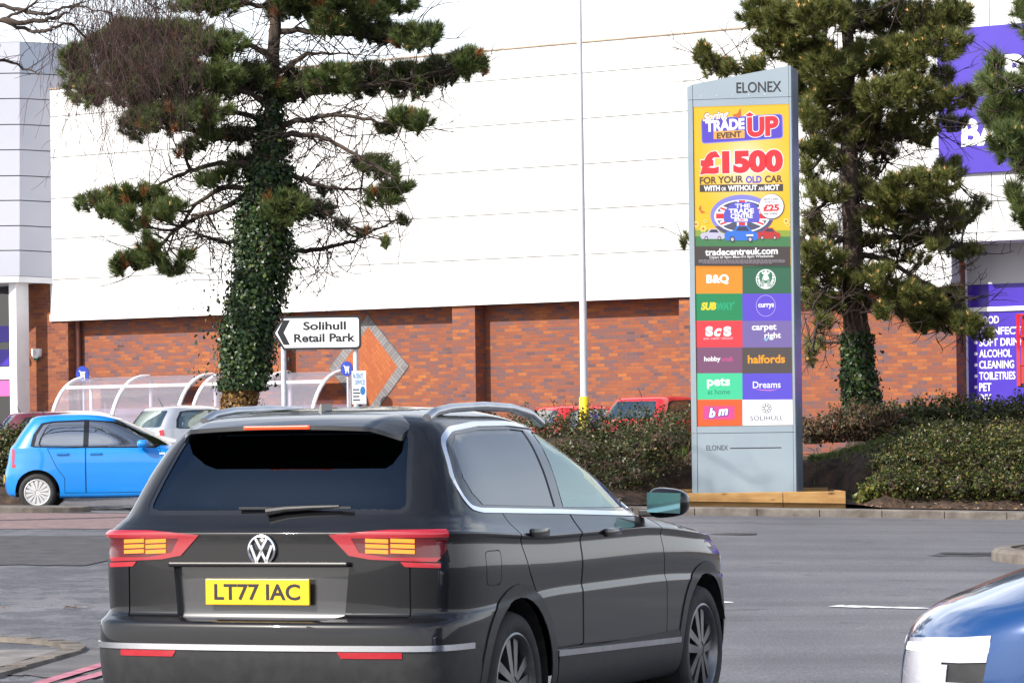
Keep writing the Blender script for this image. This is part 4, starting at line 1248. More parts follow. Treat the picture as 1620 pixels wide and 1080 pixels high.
A.rect(1166, 1182, 317, 367, WH); A.rect(1132, 1216, 335, 349, WH); A.rect(1169, 1179, 317, 367, RD); A.rect(1133, 1215, 338, 346, RD)
A.poly(roundpoly([(1155, 324), (1162, 320), (1188, 320), (1196, 324), (1202, 336), (1202, 352), (1145, 352), (1145, 336)], 5), em('badge_blue', 96, 92, 205))
A.text('THE', 1163, 1187, 322.5, 329, WH, 0.03); A.text('TRADE', 1153, 1193, 330, 337.5, WH, 0.04); A.text('CENTRE', 1156, 1191, 338, 345.5, WH, 0.04)
A.rect(1162, 1183, 346, 350.5, WH); A.text('UK', 1166, 1179, 346.6, 350, RD, 0.03)
A.ell(1221, 327, 20.5, 20.5, em('badge_edge', 70, 60, 70)); A.ell(1220.5, 326.5, 19.3, 19.3, WH)
A.text('2019 CARS', 1208, 1232, 313.5, 317, DG, 0.02); A.text('FROM ONLY', 1210, 1230, 318.7, 321.3, DG, 0.01); A.text('£25', 1207.5, 1233, 323.5, 334.5, RD, 0.05); A.text('PER WEEK', 1209, 1231, 336.8, 340, DG, 0.02)
def posterbar(cx, cy, w, h, m_, dirn):
    A.poly(roundpoly([(cx-w, cy+h*.2), (cx-w*.9, cy-h*.25), (cx-w*.45, cy-h*.35), (cx-w*.2, cy-h*.95), (cx+w*.35, cy-h*.95), (cx+w*.62, cy-h*.3), (cx+w*.96, cy-h*.1), (cx+w, cy+h*.5), (cx+w*.85, cy+h*.75), (cx-w*.9, cy+h*.75)], 1.4), m_)
    A.poly([(cx-w*.32, cy-h*.35), (cx-w*.14, cy-h*.82), (cx+w*.30, cy-h*.82), (cx+w*.48, cy-h*.3)], em('poster_glass', 60, 62, 90))
    for q in (-.52, .52): A.ell(cx+w*q, cy+h*.62, h*.3, h*.36, DG, 14); A.ell(cx+w*q, cy+h*.62, h*.17, h*.2, em('pale_lilac', 205, 200, 225), 12)
posterbar(1128, 371, 20, 9.5, em('pale_lilac', 205, 200, 225), 1); posterbar(1216, 370, 19, 10, em('poster_red', 200, 50, 50), 1); posterbar(1173, 370, 27, 14, em('poster_blue', 54, 120, 225), 1)
A.rect(1181, 1192, 371, 373.5, WH)
for x_, y_, r2 in ((1101.5, 355, 3.4), (1113, 362, 3.6), (1116, 350, 2), (1244, 350, 3.2), (1247, 356, 2)):
    for q in range(6): A.ell(x_+r2*math.cos(q*1.047), y_+r2*math.sin(q*1.047), r2*.55, r2*.55, em('petal', 255, 225, 120), 8)
    A.ell(x_, y_, r2*.6, r2*.6, em('butterfly', 215, 110, 50), 8)
A.rect(1090, 1262, 390, 421, DG)
A.text('tradecentreuk.com', 1116, 1231, 392.5, 403.5, WH, 0.03)
A.text('Open til 9pm Mon-Fri 6pm Weekends', 1123, 1224, 404, 409.5, WH, 0.006)
gl_ = em('fine_print', 150, 142, 152)
for k in range(4):
    x_ = 1106+(6 if k == 3 else 0)
    while x_ < (1243 if k < 3 else 1222):
        w_ = rng.uniform(2.5, 7); A.rect(x_, min(x_+w_, 1243), 411.0+1.75*k, 412.0+1.75*k, gl_); x_ += w_+1.0
A.build('poster')
rowsY = [420.5, 464, 507, 549, 590, 631.5, 680]
def cell(r_, c_, m_, name):
    a = Art()
    x0, x1 = ((1090, 1174.5) if c_ == 0 else (1174.5, 1262))
    a.poly([(x0-0.4, rowsY[r_]+0.6), (x1, rowsY[r_]), (x1+0.4, rowsY[r_+1]), (x0, rowsY[r_+1]+0.6)], m_)
    return a
a = cell(0, 0, em('orange', 250, 150, 28), ''); a.text('B&Q', 1117.5, 1153, 434, 450, WH, 0.05); a.build('logo_tile')
a = cell(0, 1, em('forest', 46, 105, 76), '')
a.ell(1211.5, 441.5, 15.7, 15.7, WH); a.ell(1211.5, 442, 14.2, 14.4, em('forest2', 60, 128, 96))
for sx in (-1, 1):
    a.poly([(1211.5+sx*4, 437), (1211.5+sx*8, 447), (1211.5+sx*7, 455), (1211.5+sx*2, 457), (1211.5+sx*2.5, 446)], WH)
    a.poly([(1211.5+sx*9, 452), (1211.5+sx*12.5, 446), (1211.5+sx*13, 437), (1211.5+sx*10.5, 432), (1211.5+sx*10.5, 439), (1211.5+sx*8.5, 446)], WH)
    for k in range(3): a.poly([(1211.5+sx*(9.0+k*.2), 436+k*5.2), (1211.5+sx*14, 435+k*5.2), (1211.5+sx*14, 436+k*5.2), (1211.5+sx*9.2, 437+k*5.2)], em('forest2', 60, 128, 96))
    for k in range(4): a.poly([(1211.5+sx*(3.2+k*1.1), 440+k), (1211.5+sx*(4+k*1.15), 440+k), (1211.5+sx*(3+k*1.15), 455-k*.4), (1211.5+sx*(2.4+k*1.15), 455-k*.4)], em('forest2', 60, 128, 96))
a.ell(1211.5, 438.5, 4.3, 5.2, WH); a.poly([(1206, 433.5), (1205, 429), (1208.5, 431), (1211.5, 427), (1214.5, 431), (1218, 429), (1217, 433.5)], WH)
a.rect(1209.6, 1210.8, 437.2, 438, em('forest2', 60, 128, 96)); a.rect(1212.2, 1213.4, 437.2, 438, em('forest2', 60, 128, 96)); a.rect(1210.5, 1212.5, 440.6, 441.3, em('forest2', 60, 128, 96))
a.poly([(1209.5, 448), (1213.5, 448), (1214.5, 456.5), (1208.5, 456.5)], WH); a.build('logo_tile')
a = cell(1, 0, em('green', 20, 142, 86), ''); a.text('SUB', 1109, 1133, 478, 490.5, em('yellow', 245, 220, 40), 0.06, 0.18); a.text('WAY', 1133.5, 1162, 478, 490.5, em('green2', 24, 172, 120), 0.06, 0.18)
a.poly([(1160, 479), (1164, 476.5), (1161, 481)], em('green2', 24, 172, 120)); a.build('logo_tile')
a = cell(1, 1, em('violet2', 98, 76, 212), ''); a.ring(1211.5, 483.5, 15.6, 17, 0.8, em('lilac2', 190, 175, 240)); a.text('currys', 1199.5, 1224.5, 480, 488.5, WH, 0.03); a.build('logo_tile')
a = cell(2, 0, em('scarlet', 236, 62, 72), ''); a.text('S', 1116, 1128, 516, 532, WH, 0.07); a.text('c', 1129.5, 1142, 519, 532, WH, 0.045, 0.3); a.text('S', 1144.5, 1157, 516, 532, WH, 0.07)
a.text('SOFA • CARPET • SPECIALIST', 1113, 1160, 533.5, 537, em('pinkish', 250, 190, 200), 0.02); a.build('logo_tile')
a = cell(2, 1, em('mauve', 124, 106, 172), ''); a.text('carpet', 1189.5, 1228.5, 513, 525, WH, 0.025); a.text('right', 1209.5, 1235.5, 525.5, 537.5, WH, 0.025)
a.poly([(1208, 536), (1209.5, 534.8), (1212, 537), (1216, 532), (1217.5, 533), (1212.2, 539.8)], em('sky', 150, 215, 235)); a.build('logo_tile')
a = cell(3, 0, em('plum', 130, 82, 116), ''); a.text('hobby', 1114, 1140, 563.5, 573.5, WH, 0.03); a.text('craft', 1141, 1160, 564, 571.5, em('magenta', 205, 80, 150), 0.03); a.build('logo_tile')
a = cell(3, 1, em('taupe', 84, 74, 72), ''); a.text('halfords', 1183, 1242, 561, 574.5, em('gold', 248, 165, 24), 0.03); a.build('logo_tile')
a = cell(4, 0, em('mint', 72, 216, 160), ''); a.text('pets', 1118.5, 1155, 597.5, 614.5, WH, 0.03); a.text('at home', 1119.5, 1155, 615.5, 623.5, em('teal', 30, 130, 105), 0.004); a.build('logo_tile')
a = cell(4, 1, em('violet3', 96, 80, 216), ''); a.text('Dreams', 1191, 1235, 603, 613.5, WH, 0.012)
a.poly([(1191, 614.5), (1205, 616), (1220, 616.5), (1233, 614.5), (1220, 618), (1205, 617.4)], em('pink', 230, 130, 210)); a.build('logo_tile')
a = cell(5, 0, em('orange2', 248, 98, 40), '')
a.rect(1112, 1162, 641, 664, em('hotpink', 226, 76, 150))
for k in range(11):
    a.poly([(1114+k*4.6, 641.2), (1118+k*4.6, 641.2), (1116+k*4.6, 643.6)], em('orange2', 248, 98, 40)); a.poly([(1114+k*4.6, 663.9), (1118+k*4.6, 663.9), (1116+k*4.6, 661.6)], em('orange2', 248, 98, 40))
a.text('b', 1121.5, 1132, 645, 660.5, WH, 0.05, 0.2, out=em('navy', 70, 70, 190), ow=0.05); a.text('m', 1136, 1152, 646.5, 657, WH, 0.05, 0.2, sk=-0.1, out=em('navy', 70, 70, 190), ow=0.05)
a.ell(1133.5, 655, 1.8, 1.8, RD, 10); a.build('logo_tile')
a = cell(5, 1, em('white2', 248, 247, 250, 1.0), ''); a.text('SOLIHULL', 1187, 1239.5, 657.5, 664.5, em('slate', 84, 84, 104), 0.004)
for k in range(8): a.ring(1213+5.4*math.cos(k*math.pi/4), 645.5+5.4*math.sin(k*math.pi/4), 2.9, 2.9, 0.75, em('slate', 84, 84, 104), 14)
a.build('logo_tile')
# ------------------------------------------------------------------ foliage builders
def leaf_quads(C, Nrm, size, rng_, aspect=0.6, jit=0.7, fold=0.0):
    """quads at points C with normals near Nrm"""
    n = len(C)
    nn = Nrm+rng_.normal(0, jit, (n, 3)); nn /= np.linalg.norm(nn, axis=1)[:, None]+1e-9
    t = rng_.normal(0, 1, (n, 3)); t -= nn*np.sum(t*nn, 1)[:, None]; t /= np.linalg.norm(t, axis=1)[:, None]+1e-9
    b = np.cross(nn, t)
    s = (size*rng_.uniform(0.55, 1.3, n))[:, None]
    V = np.empty((n, 4, 3))
    V[:, 0] = C-t*s; V[:, 1] = C-b*s*aspect+nn*s*0.12; V[:, 2] = C+t*s; V[:, 3] = C+b*s*aspect+nn*s*0.12
    return V.reshape(-1, 3), np.arange(n*4).reshape(-1, 4)
def needles(P_, D_, ln, per, rng_, w=0.0075, spread=0.85, along=0.16):
    """tufts: `per` needles round each point P_ pointing mostly along D_"""
    n = len(P_)*per
    p = np.repeat(P_, per, 0); d = np.repeat(D_, per, 0)
    p = p-d*(rng_.uniform(0, 1, n)*along)[:, None]
    r = rng_.normal(0, 1, (n, 3)); r -= d*np.sum(r*d, 1)[:, None]; r /= np.linalg.norm(r, axis=1)[:, None]+1e-9
    a = rng_.uniform(0.25, 1.25, n)*spread
    dir_ = d*np.cos(a)[:, None]+r*np.sin(a)[:, None]
    side = np.cross(dir_, rng_.normal(0, 1, (n, 3))); side /= np.linalg.norm(side, axis=1)[:, None]+1e-9
    l_ = (ln*rng_.uniform(0.65, 1.15, n))[:, None]
    V = np.empty((n, 3, 3))
    V[:, 0] = p-side*w; V[:, 1] = p+side*w; V[:, 2] = p+dir_*l_
    return V.reshape(-1, 3), np.arange(n*3).reshape(-1, 3)
class Acc:
    def __init__(s): s.V, s.F, s.M, s.n = [], [], [], 0
    def add(s, V, Fc, mi=0):
        s.V.append(V); s.F.append(Fc+s.n); s.M.append(np.full(len(Fc), mi)); s.n += len(V)
    def build(s, name, mats, parent): return np_mesh(name, np.concatenate(s.V), np.concatenate(s.F), mats, parent, np.concatenate(s.M))
def bez(a, b, c, n): 
    t = np.linspace(0, 1, n)[:, None]
    return (1-t)**2*a+2*t*(1-t)*b+t*t*c
def pine(name, label, Y, trunk, limbs, blobs, seed, scale=1.0, density=1.0, mats=(NEEDLE, NEEDLED, CONE), dead=0.04, cones=0.05, ln=0.15, per=112, twigs=1.0, group='pines in front of the store', gz=None):
    r_ = np.random.default_rng(seed)
    s = F/Y
    t3 = [at(px, py, Y) for px, py, _ in trunk]
    z0 = gz if gz is not None else bank_z(t3[0].x, Y)
    base = Vector((t3[0].x, Y, z0-0.1))
    tr = thing(name, label, 'tree', base, 0, group)
    lp = lambda px, py, dy=0.0: np.array(at(px, py, Y+dy)-base)
    # trunk
    pts = [np.array(p-base) for p in t3]; rd = [q[2] for q in trunk]
    if pts[0][2] > 0.05: pts = [np.array([pts[0][0], 0, 0.0])]+pts; rd = [rd[0]*1.15]+rd
    P2, R2 = [], []
    for i in range(len(pts)-1):
        for k in range(6):
            t = k/6; P2.append(pts[i]*(1-t)+pts[i+1]*t+r_.normal(0, 0.012, 3)*(1 if 0 < t else 0)); R2.append((rd[i]*(1-t)+rd[i+1]*t)*(1+r_.normal(0, 0.03)))
    P2.append(pts[-1]); R2.append(rd[-1])
    mb = MB(); mb.tube(P2, R2, 14); mb.build('trunk', BARK, tr, smooth_=True)
    # limbs
    lm = MB(); samples, srad = [], []
    for i, p in enumerate(P2[6:]): samples.append(p); srad.append(0.05)
    for path in limbs:
        dyE = r_.normal(0, 1.1)
        q = [lp(px, py, dyE*k/(len(path)-1)) for k, (px, py) in enumerate(path)]
        fine = []
        for i in range(len(q)-1):
            for k in range(5):
                t = k/5
                p0, p1, p2, p3 = q[max(i-1, 0)], q[i], q[i+1], q[min(i+2, len(q)-1)]
                fine.append(0.5*((2*p1)+(-p0+p2)*t+(2*p0-5*p1+4*p2-p3)*t*t+(-p0+3*p1-3*p2+p3)*t**3)+r_.normal(0, 0.015, 3))
        fine.append(q[-1])
        L_ = len(fine); r0 = 0.058*scale
        rr = [r0*(1-0.82*k/(L_-1)) for k in range(L_)]
        lm.tube(fine, rr, 7)
        for p, q_ in zip(fine[2:], rr[2:]): samples.append(p); srad.append(q_)
        # bare side twigs
        for _ in range(int(L_*1.0*twigs)):
            k = r_.integers(2, L_-1); p = fine[k]
            d = np.array([r_.normal(0, 1), r_.normal(0, .6), r_.normal(-0.1, .7)]); d /= np.linalg.norm(d)
            l_ = r_.uniform(0.3, 1.15)
            e = p+d*l_; m_ = p+d*l_*0.5+r_.normal(0, 0.20, 3)+np.array([0, 0, -0.10])
            lm.tube(list(bez(p, m_, e, 7)), [0.012*(1-0.1*i) for i in range(7)], 4, cap=False)
            for _2 in range(2):
                b = bez(p, m_, e, 7)[r_.integers(2, 6)]; d2 = d+r_.normal(0, .7, 3); d2 /= np.linalg.norm(d2); l2 = l_*r_.uniform(.3, .6)
                lm.tube(list(bez(b, b+d2*l2*.5+r_.normal(0, .06, 3), b+d2*l2, 5)), [0.008, .007, .006, .005, .004], 3, cap=False)
    samples = np.array(samples); srad = np.array(srad)
    # tufts
    tips, dirs, kinds = [], [], []
    for bl in blobs:
        px, py, rx, ry = bl[:4]; dn = bl[4] if len(bl) > 4 else 1.0
        dy0 = r_.normal(0, 0.8)
        cnt = max(4, int(density*dn*math.pi*rx*ry/52))
        c = lp(px, py, dy0)
        # anchor twig of the clump
        dist = np.linalg.norm((samples-c)*np.array([1, 0.5, 1.2]), axis=1)
        j = int(np.argmin(dist)); root = samples[j]
        stem = bez(root, (root+c)/2+np.array([0, 0, -0.12])+r_.normal(0, .08, 3), c, 8)
        lm.tube(list(stem), list(np.linspace(min(srad[j], 0.035), 0.014, 8)), 5, cap=False)
        for _ in range(cnt):
            a, q = r_.uniform(0, 2*math.pi), math.sqrt(r_.uniform(0, 1))*(1+abs(r_.normal(0, .12)))
            x, y = px+rx*q*math.cos(a), py+ry*q*math.sin(a)
            y -= 0.25*ry*(1-q*q)
            t = lp(x, y, dy0+r_.normal(0, 0.55*rx/s*1.0+0.12))
            st_ = stem[r_.integers(3, 8)]
            mid = (st_+t)/2+np.array([0, 0, -0.10])+r_.normal(0, .05, 3)
            tw = bez(st_, mid, t, 5)
            lm.tube(list(tw), [0.010, .009, .008, .007, .006], 3, cap=False)
            d = t-tw[3]; d = d/np.linalg.norm(d)+np.array([0, 0, 0.55])+r_.normal(0, .25, 3); d /= np.linalg.norm(d)
            tips.append(t); dirs.append(d); kinds.append(1 if r_.uniform() < dead else 0)
    lm.build('branches', TWIG, tr, smooth_=True)
    tips, dirs, kinds = np.array(tips), np.array(dirs), np.array(kinds)
    ac = Acc()
    for k in (0, 1):
        m_ = kinds == k
        if m_.any():
            V, Fc = needles(tips[m_], dirs[m_], ln, per if k == 0 else int(per*.6), r_, 0.0058*scale)
            ac.add(V, Fc, k)
    sel = r_.uniform(0, 1, len(tips)) < cones
    for t, d in zip(tips[sel], dirs[sel]):
        for _ in range(r_.integers(2, 5)):
            d2 = d+r_.normal(0, .4, 3); d2 /= np.linalg.norm(d2); o_ = np.cross(d2, [1, .3, .2]); o_ /= np.linalg.norm(o_); o2 = np.cross(d2, o_)
            b = t+d*0.03; e = b+d2*0.075; w = 0.013
            V = np.array([b+o_*w, b-o_*w*.5+o2*w*.9, b-o_*w*.5-o2*w*.9, e]); ac.add(V, np.array([[0, 1, 3], [1, 2, 3], [2, 0, 3]]), 2)
    ac.build('crown', list(mats), tr)
    return tr, P2, R2, base
def ivy_on(tr, P2, R2, zr, radf, n, seed, mats, name='ivy', size=0.055, loose=0.15):
    """leaves wrapped round a trunk between heights zr; radf(h01) extra radius"""
    r_ = np.random.default_rng(seed)
    P2 = np.array(P2); R2 = np.array(R2)
    C, Nn = [], []
    for _ in range(n):
        h = r_.uniform(0, 1); z = zr[0]+(zr[1]-zr[0])*h
        k = int(np.clip(np.searchsorted(P2[:, 2], z), 1, len(P2)-1))
        t = (z-P2[k-1, 2])/max(1e-6, P2[k, 2]-P2[k-1, 2]); c = P2[k-1]*(1-t)+P2[k]*t; rr = R2[k-1]*(1-t)+R2[k]*t
        a = r_.uniform(0, 2*math.pi)
        lump = 1+0.30*math.sin(3*a+z*2.1)+0.25*math.sin(z*3.7+a)
        ex = radf(h)*lump*(0.55+0.45*math.sqrt(r_.uniform()))+abs(r_.normal(0, loose))*0.35
        if r_.uniform() < 0.04: ex += abs(r_.normal(0, loose*1.6))
        nn = np.array([math.cos(a), math.sin(a), 0.35])
        C.append(c+np.array([math.cos(a), math.sin(a), 0])*(rr+ex)); Nn.append(nn)
    ac = Acc(); V, Fc = leaf_quads(np.array(C), np.array(Nn), size, r_, 0.75, 0.45); ac.add(V, Fc)
    return ac.build(name, mats, tr)
def shrub(name, label, blobs, n, size, mats, seed, group=None, stems=60, jit=0.6, cat='shrub', wts=None, core=True, twig=BIRCHT):
    """blobs: (x, y, z, rx, ry, rz) metres, leaves spread through their outer shells"""
    r_ = np.random.default_rng(seed)
    x0, y0 = blobs[0][0], blobs[0][1]
    base = Vector((x0, y0, bank_z(x0, y0) if x0 > -2.6 else tz(x0, y0)))
    t = thing(name, label, cat, base, 0, group)
    B = np.array(blobs, dtype=float); B[:, :3] -= np.array(base)
    vol = B[:, 3]*B[:, 5]+B[:, 4]*B[:, 5]; pr = vol/vol.sum()
    bi = r_.choice(len(B), n, p=pr)
    d = r_.normal(0, 1, (n, 3)); d[:, 1] -= 0.35; d[:, 2] += 0.15
    d /= np.linalg.norm(d, axis=1)[:, None]
    wob = 1+0.16*np.sin(d[:, 0]*7+bi*1.7)+0.20*np.sin(d[:, 2]*9+bi*2.3+d[:, 1]*5)+0.10*np.sin(d[:, 0]*19+d[:, 2]*17)
    rad_ = (1-np.abs(r_.normal(0, 0.14, n)))*wob
    C = B[bi, :3]+d*B[bi, 3:6]*rad_[:, None]
    # sprigs: some leaves gather on shoots that stand clear of the mass
    ns_ = max(30, n//90); sd_ = r_.normal(0, 1, (ns_, 3)); sd_[:, 2] = np.abs(sd_[:, 2])+0.25; sd_ /= np.linalg.norm(sd_, axis=1)[:, None]; sb_ = r_.choice(len(B), ns_, p=pr)
    pick = r_.uniform(0, 1, n) < 0.20; kk = r_.integers(0, ns_, n)
    sp_pos = B[sb_[kk], :3]+sd_[kk]*B[sb_[kk], 3:6]*r_.uniform(0.8, 1.22+0.25*(kk % 3 == 0), n)[:, None]+r_.normal(0, 0.028, (n, 3))
    C[pick] = sp_pos[pick]
    C += r_.normal(0, 0.02, (n, 3))
    keep = np.array([q[2]+base.z > (bank_z(q[0]+base.x, q[1]+base.y) if q[0]+base.x > -2.6 else tz(q[0]+base.x, q[1]+base.y))-0.01 for q in C])
    C, d = C[keep], d[keep]
    ac = Acc()
    mi = r_.choice(len(mats), len(C), p=wts)
    for k in range(len(mats)):
        m_ = mi == k
        V, Fc = leaf_quads(C[m_], d[m_], size*(1.0 if k == 0 else 0.95), r_, 0.55, jit); ac.add(V, Fc, k)
    ac.build('foliage', list(mats), t)
    mb = MB()
    for _ in range(stems):
        b = B[r_.integers(len(B))]
        a = np.array([b[0]+r_.normal(0, b[3]*.25), b[1]+r_.normal(0, b[4]*.25), max(-0.1, b[2]-b[5])])
        dd = r_.normal(0, 1, 3); dd[2] = abs(dd[2])+0.3; dd /= np.linalg.norm(dd)
        e = b[:3]+dd*b[3:6]*r_.uniform(0.75, 1.12)
        mb.tube(list(bez(a, (a+e)/2+r_.normal(0, .08, 3), e, 6)), [.009, .008, .007, .006, .005, .004], 4, cap=False)
    if core:
        for b in B:
            bm = bmesh.new(); bmesh.ops.create_icosphere(bm, subdivisions=2, radius=1.0)
            for v in bm.verts:
                w = 0.5*(1+0.2*math.sin(v.co.x*5+b[0]*3)*math.cos(v.co.z*6))
                v.co = Vector((b[0]+v.co.x*b[3]*w, b[1]+v.co.y*b[4]*w, b[2]+v.co.z*b[5]*w))
            mb.frombm(bm)
    mb.build('stems', twig, t)
    return t
# ---- left pine, wrapped in ivy
trunk = [(378, 655, .235), (396, 520, .25), (416, 400, .235), (427, 250, .165), (431, 120, .115), (436, 0, .09), (439, -90, .06), (441, -190, .02)]
limbs = [[(424, 262), (372, 258), (320, 264), (275, 282), (225, 305), (170, 322)], [(418, 300), (360, 296), (318, 318), (282, 360), (262, 405)],
         [(428, 205), (392, 182), (340, 180), (270, 190), (215, 170)], [(430, 165), (395, 150), (350, 138), (300, 118), (180, 105)],
         [(432, 92), (405, 74), (370, 72), (320, 68), (240, 62)], [(436, 52), (500, 50), (560, 56), (630, 55), (668, 50)],
         [(430, 168), (470, 152), (540, 140), (620, 130), (700, 112), (755, 92)], [(428, 205), (480, 190), (540, 182), (600, 192), (652, 198)],
         [(428, 218), (490, 212), (540, 232), (580, 256), (628, 282)], [(424, 262), (470, 280), (510, 296), (560, 300), (606, 300)],
         [(420, 395), (470, 398), (530, 390), (580, 372), (635, 342)], [(420, 330), (380, 380), (330, 375), (300, 362)], [(418, 300), (450, 318), (500, 330), (540, 352), (572, 368)],
         [(437, 12), (380, 4), (320, 4)], [(437, 12), (500, 8), (590, 8), (640, -10)], [(440, -90), (350, -110), (300, -90)], [(440, -90), (540, -120), (600, -90)], [(430, 120), (470, 96), (500, 84), (560, 88)],
         [(424, 285), (350, 330), (300, 350), (240, 395), (200, 410)], [(428, 190), (380, 210), (330, 215)]]
blobs = [(480, 12, 55, 18), (560, 10, 60, 18), (620, 4, 40, 12), (330, 5, 55, 14), (655, 58, 38, 18), (600, 46, 36, 16), (560, 40, 30, 12), (525, 38, 30, 14), (690, 45, 14, 10),
    (742, 96, 30, 20), (700, 112, 38, 22), (645, 125, 45, 24), (585, 125, 45, 24), (530, 125, 45, 22), (470, 132, 40, 22), (395, 122, 48, 22), (345, 118, 35, 18), (440, 140, 30, 14),
    (658, 192, 26, 16), (640, 180, 22, 10), (612, 200, 18, 8), (600, 262, 30, 14), (628, 290, 24, 11), (605, 308, 26, 12), (575, 255, 18, 8),
    (118, 105, 24, 34), (140, 150, 26, 20), (165, 75, 30, 22), (200, 50, 34, 18), (240, 60, 50, 24), (290, 55, 45, 22), (345, 70, 45, 20), (255, 105, 60, 28), (310, 140, 50, 24), (230, 150, 50, 28), (190, 125, 30, 26), (265, 185, 50, 18), (330, 175, 40, 16), (370, 212, 28, 12), (330, 205, 20, 12), (215, 195, 25, 18), (310, 225, 16, 8), (290, 235, 14, 8),
    (150, 318, 28, 14), (190, 312, 34, 16), (225, 308, 34, 16), (250, 335, 26, 12), (212, 345, 22, 14), (175, 332, 20, 10), (275, 320, 22, 8), (205, 412, 30, 14), (238, 396, 22, 16), (270, 422, 22, 12), (185, 420, 12, 10), (300, 405, 14, 8), (235, 375, 10, 8),
    (452, 326, 36, 22), (500, 330, 26, 12), (470, 306, 20, 10), (430, 230, 32, 14), (395, 250, 34, 12), (330, 282, 20, 8), (360, 272, 20, 10), (520, 300, 14, 6, .6), (635, 345, 10, 5, .5), (612, 380, 12, 5, .5), (575, 365, 14, 7, .6), (540, 350, 12, 5, .5),
    (400, -60, 110, 40), (520, -50, 90, 30), (440, -120, 110, 36), (440, -180, 60, 30)]
tr, P2, R2, _b = pine('pine_tree', 'tall pine with an ivy covered trunk behind the dark car', 57.0, trunk, limbs, blobs, 11, dead=0.035, cones=0.03, density=1.4, twigs=2.1, ln=0.175, gz=tz(-4, 57))
zA = P2[0][2]
ivy_on(tr, P2, R2, (1.75, 5.5), lambda h: 0.050+0.105*math.sin(math.pi*min(1.0, 0.06+0.80*h))**1.2, 19000, 21, [IVY], size=0.037, loose=0.24)
ivy_on(tr, P2, R2, (5.2, 6.9), lambda h: 0.10*(1-h)+0.02, 2200, 22, [IVY], size=0.036)
ivy_on(tr, P2, R2, (0.0, 2.0), lambda h: 0.055, 6000, 23, [IVYD], name='dry_ivy', size=0.038, loose=0.05)
# ---- right pine behind the pylon
trunk = [(1362, 640, .24), (1356, 560, .20), (1350, 430, .175), (1345, 300, .155), (1342, 150, .12), (1339, 0, .09), (1337, -100, .05), (1336, -190, .02)]
limbs = [[(1342, 100), (1300, 70), (1250, 55), (1200, 30)], [(1342, 120), (1400, 90), (1460, 60), (1510, 30)], [(1343, 175), (1290, 150), (1240, 120), (1180, 110), (1115, 95)],
         [(1344, 190), (1400, 165), (1450, 140), (1525, 145)], [(1346, 250), (1300, 225), (1270, 195)], [(1346, 240), (1400, 215), (1450, 195), (1490, 168)], [(1347, 300), (1400, 310), (1460, 300), (1510, 270)],
         [(1348, 330), (1400, 330), (1450, 345), (1530, 345)], [(1350, 390), (1410, 375), (1470, 380), (1530, 396), (1560, 400)], [(1348, 300), (1310, 320), (1275, 345)], [(1350, 370), (1310, 390), (1275, 420)], [(1351, 440), (1310, 450), (1285, 490)],
         [(1351, 430), (1400, 440), (1450, 470), (1500, 505), (1550, 522)], [(1351, 400), (1400, 410), (1450, 440), (1500, 465), (1545, 475)], [(1352, 470), (1300, 500), (1282, 555)], [(1340, 40), (1400, 10), (1450, -20)], [(1340, 40), (1290, 10), (1230, -10)], [(1337, -80), (1400, -110)], [(1337, -80), (1270, -110)],
         [(1348, 315), (1385, 350), (1420, 372)], [(1345, 220), (1390, 240), (1410, 262)], [(1351, 420), (1220, 400), (1085, 375)]]
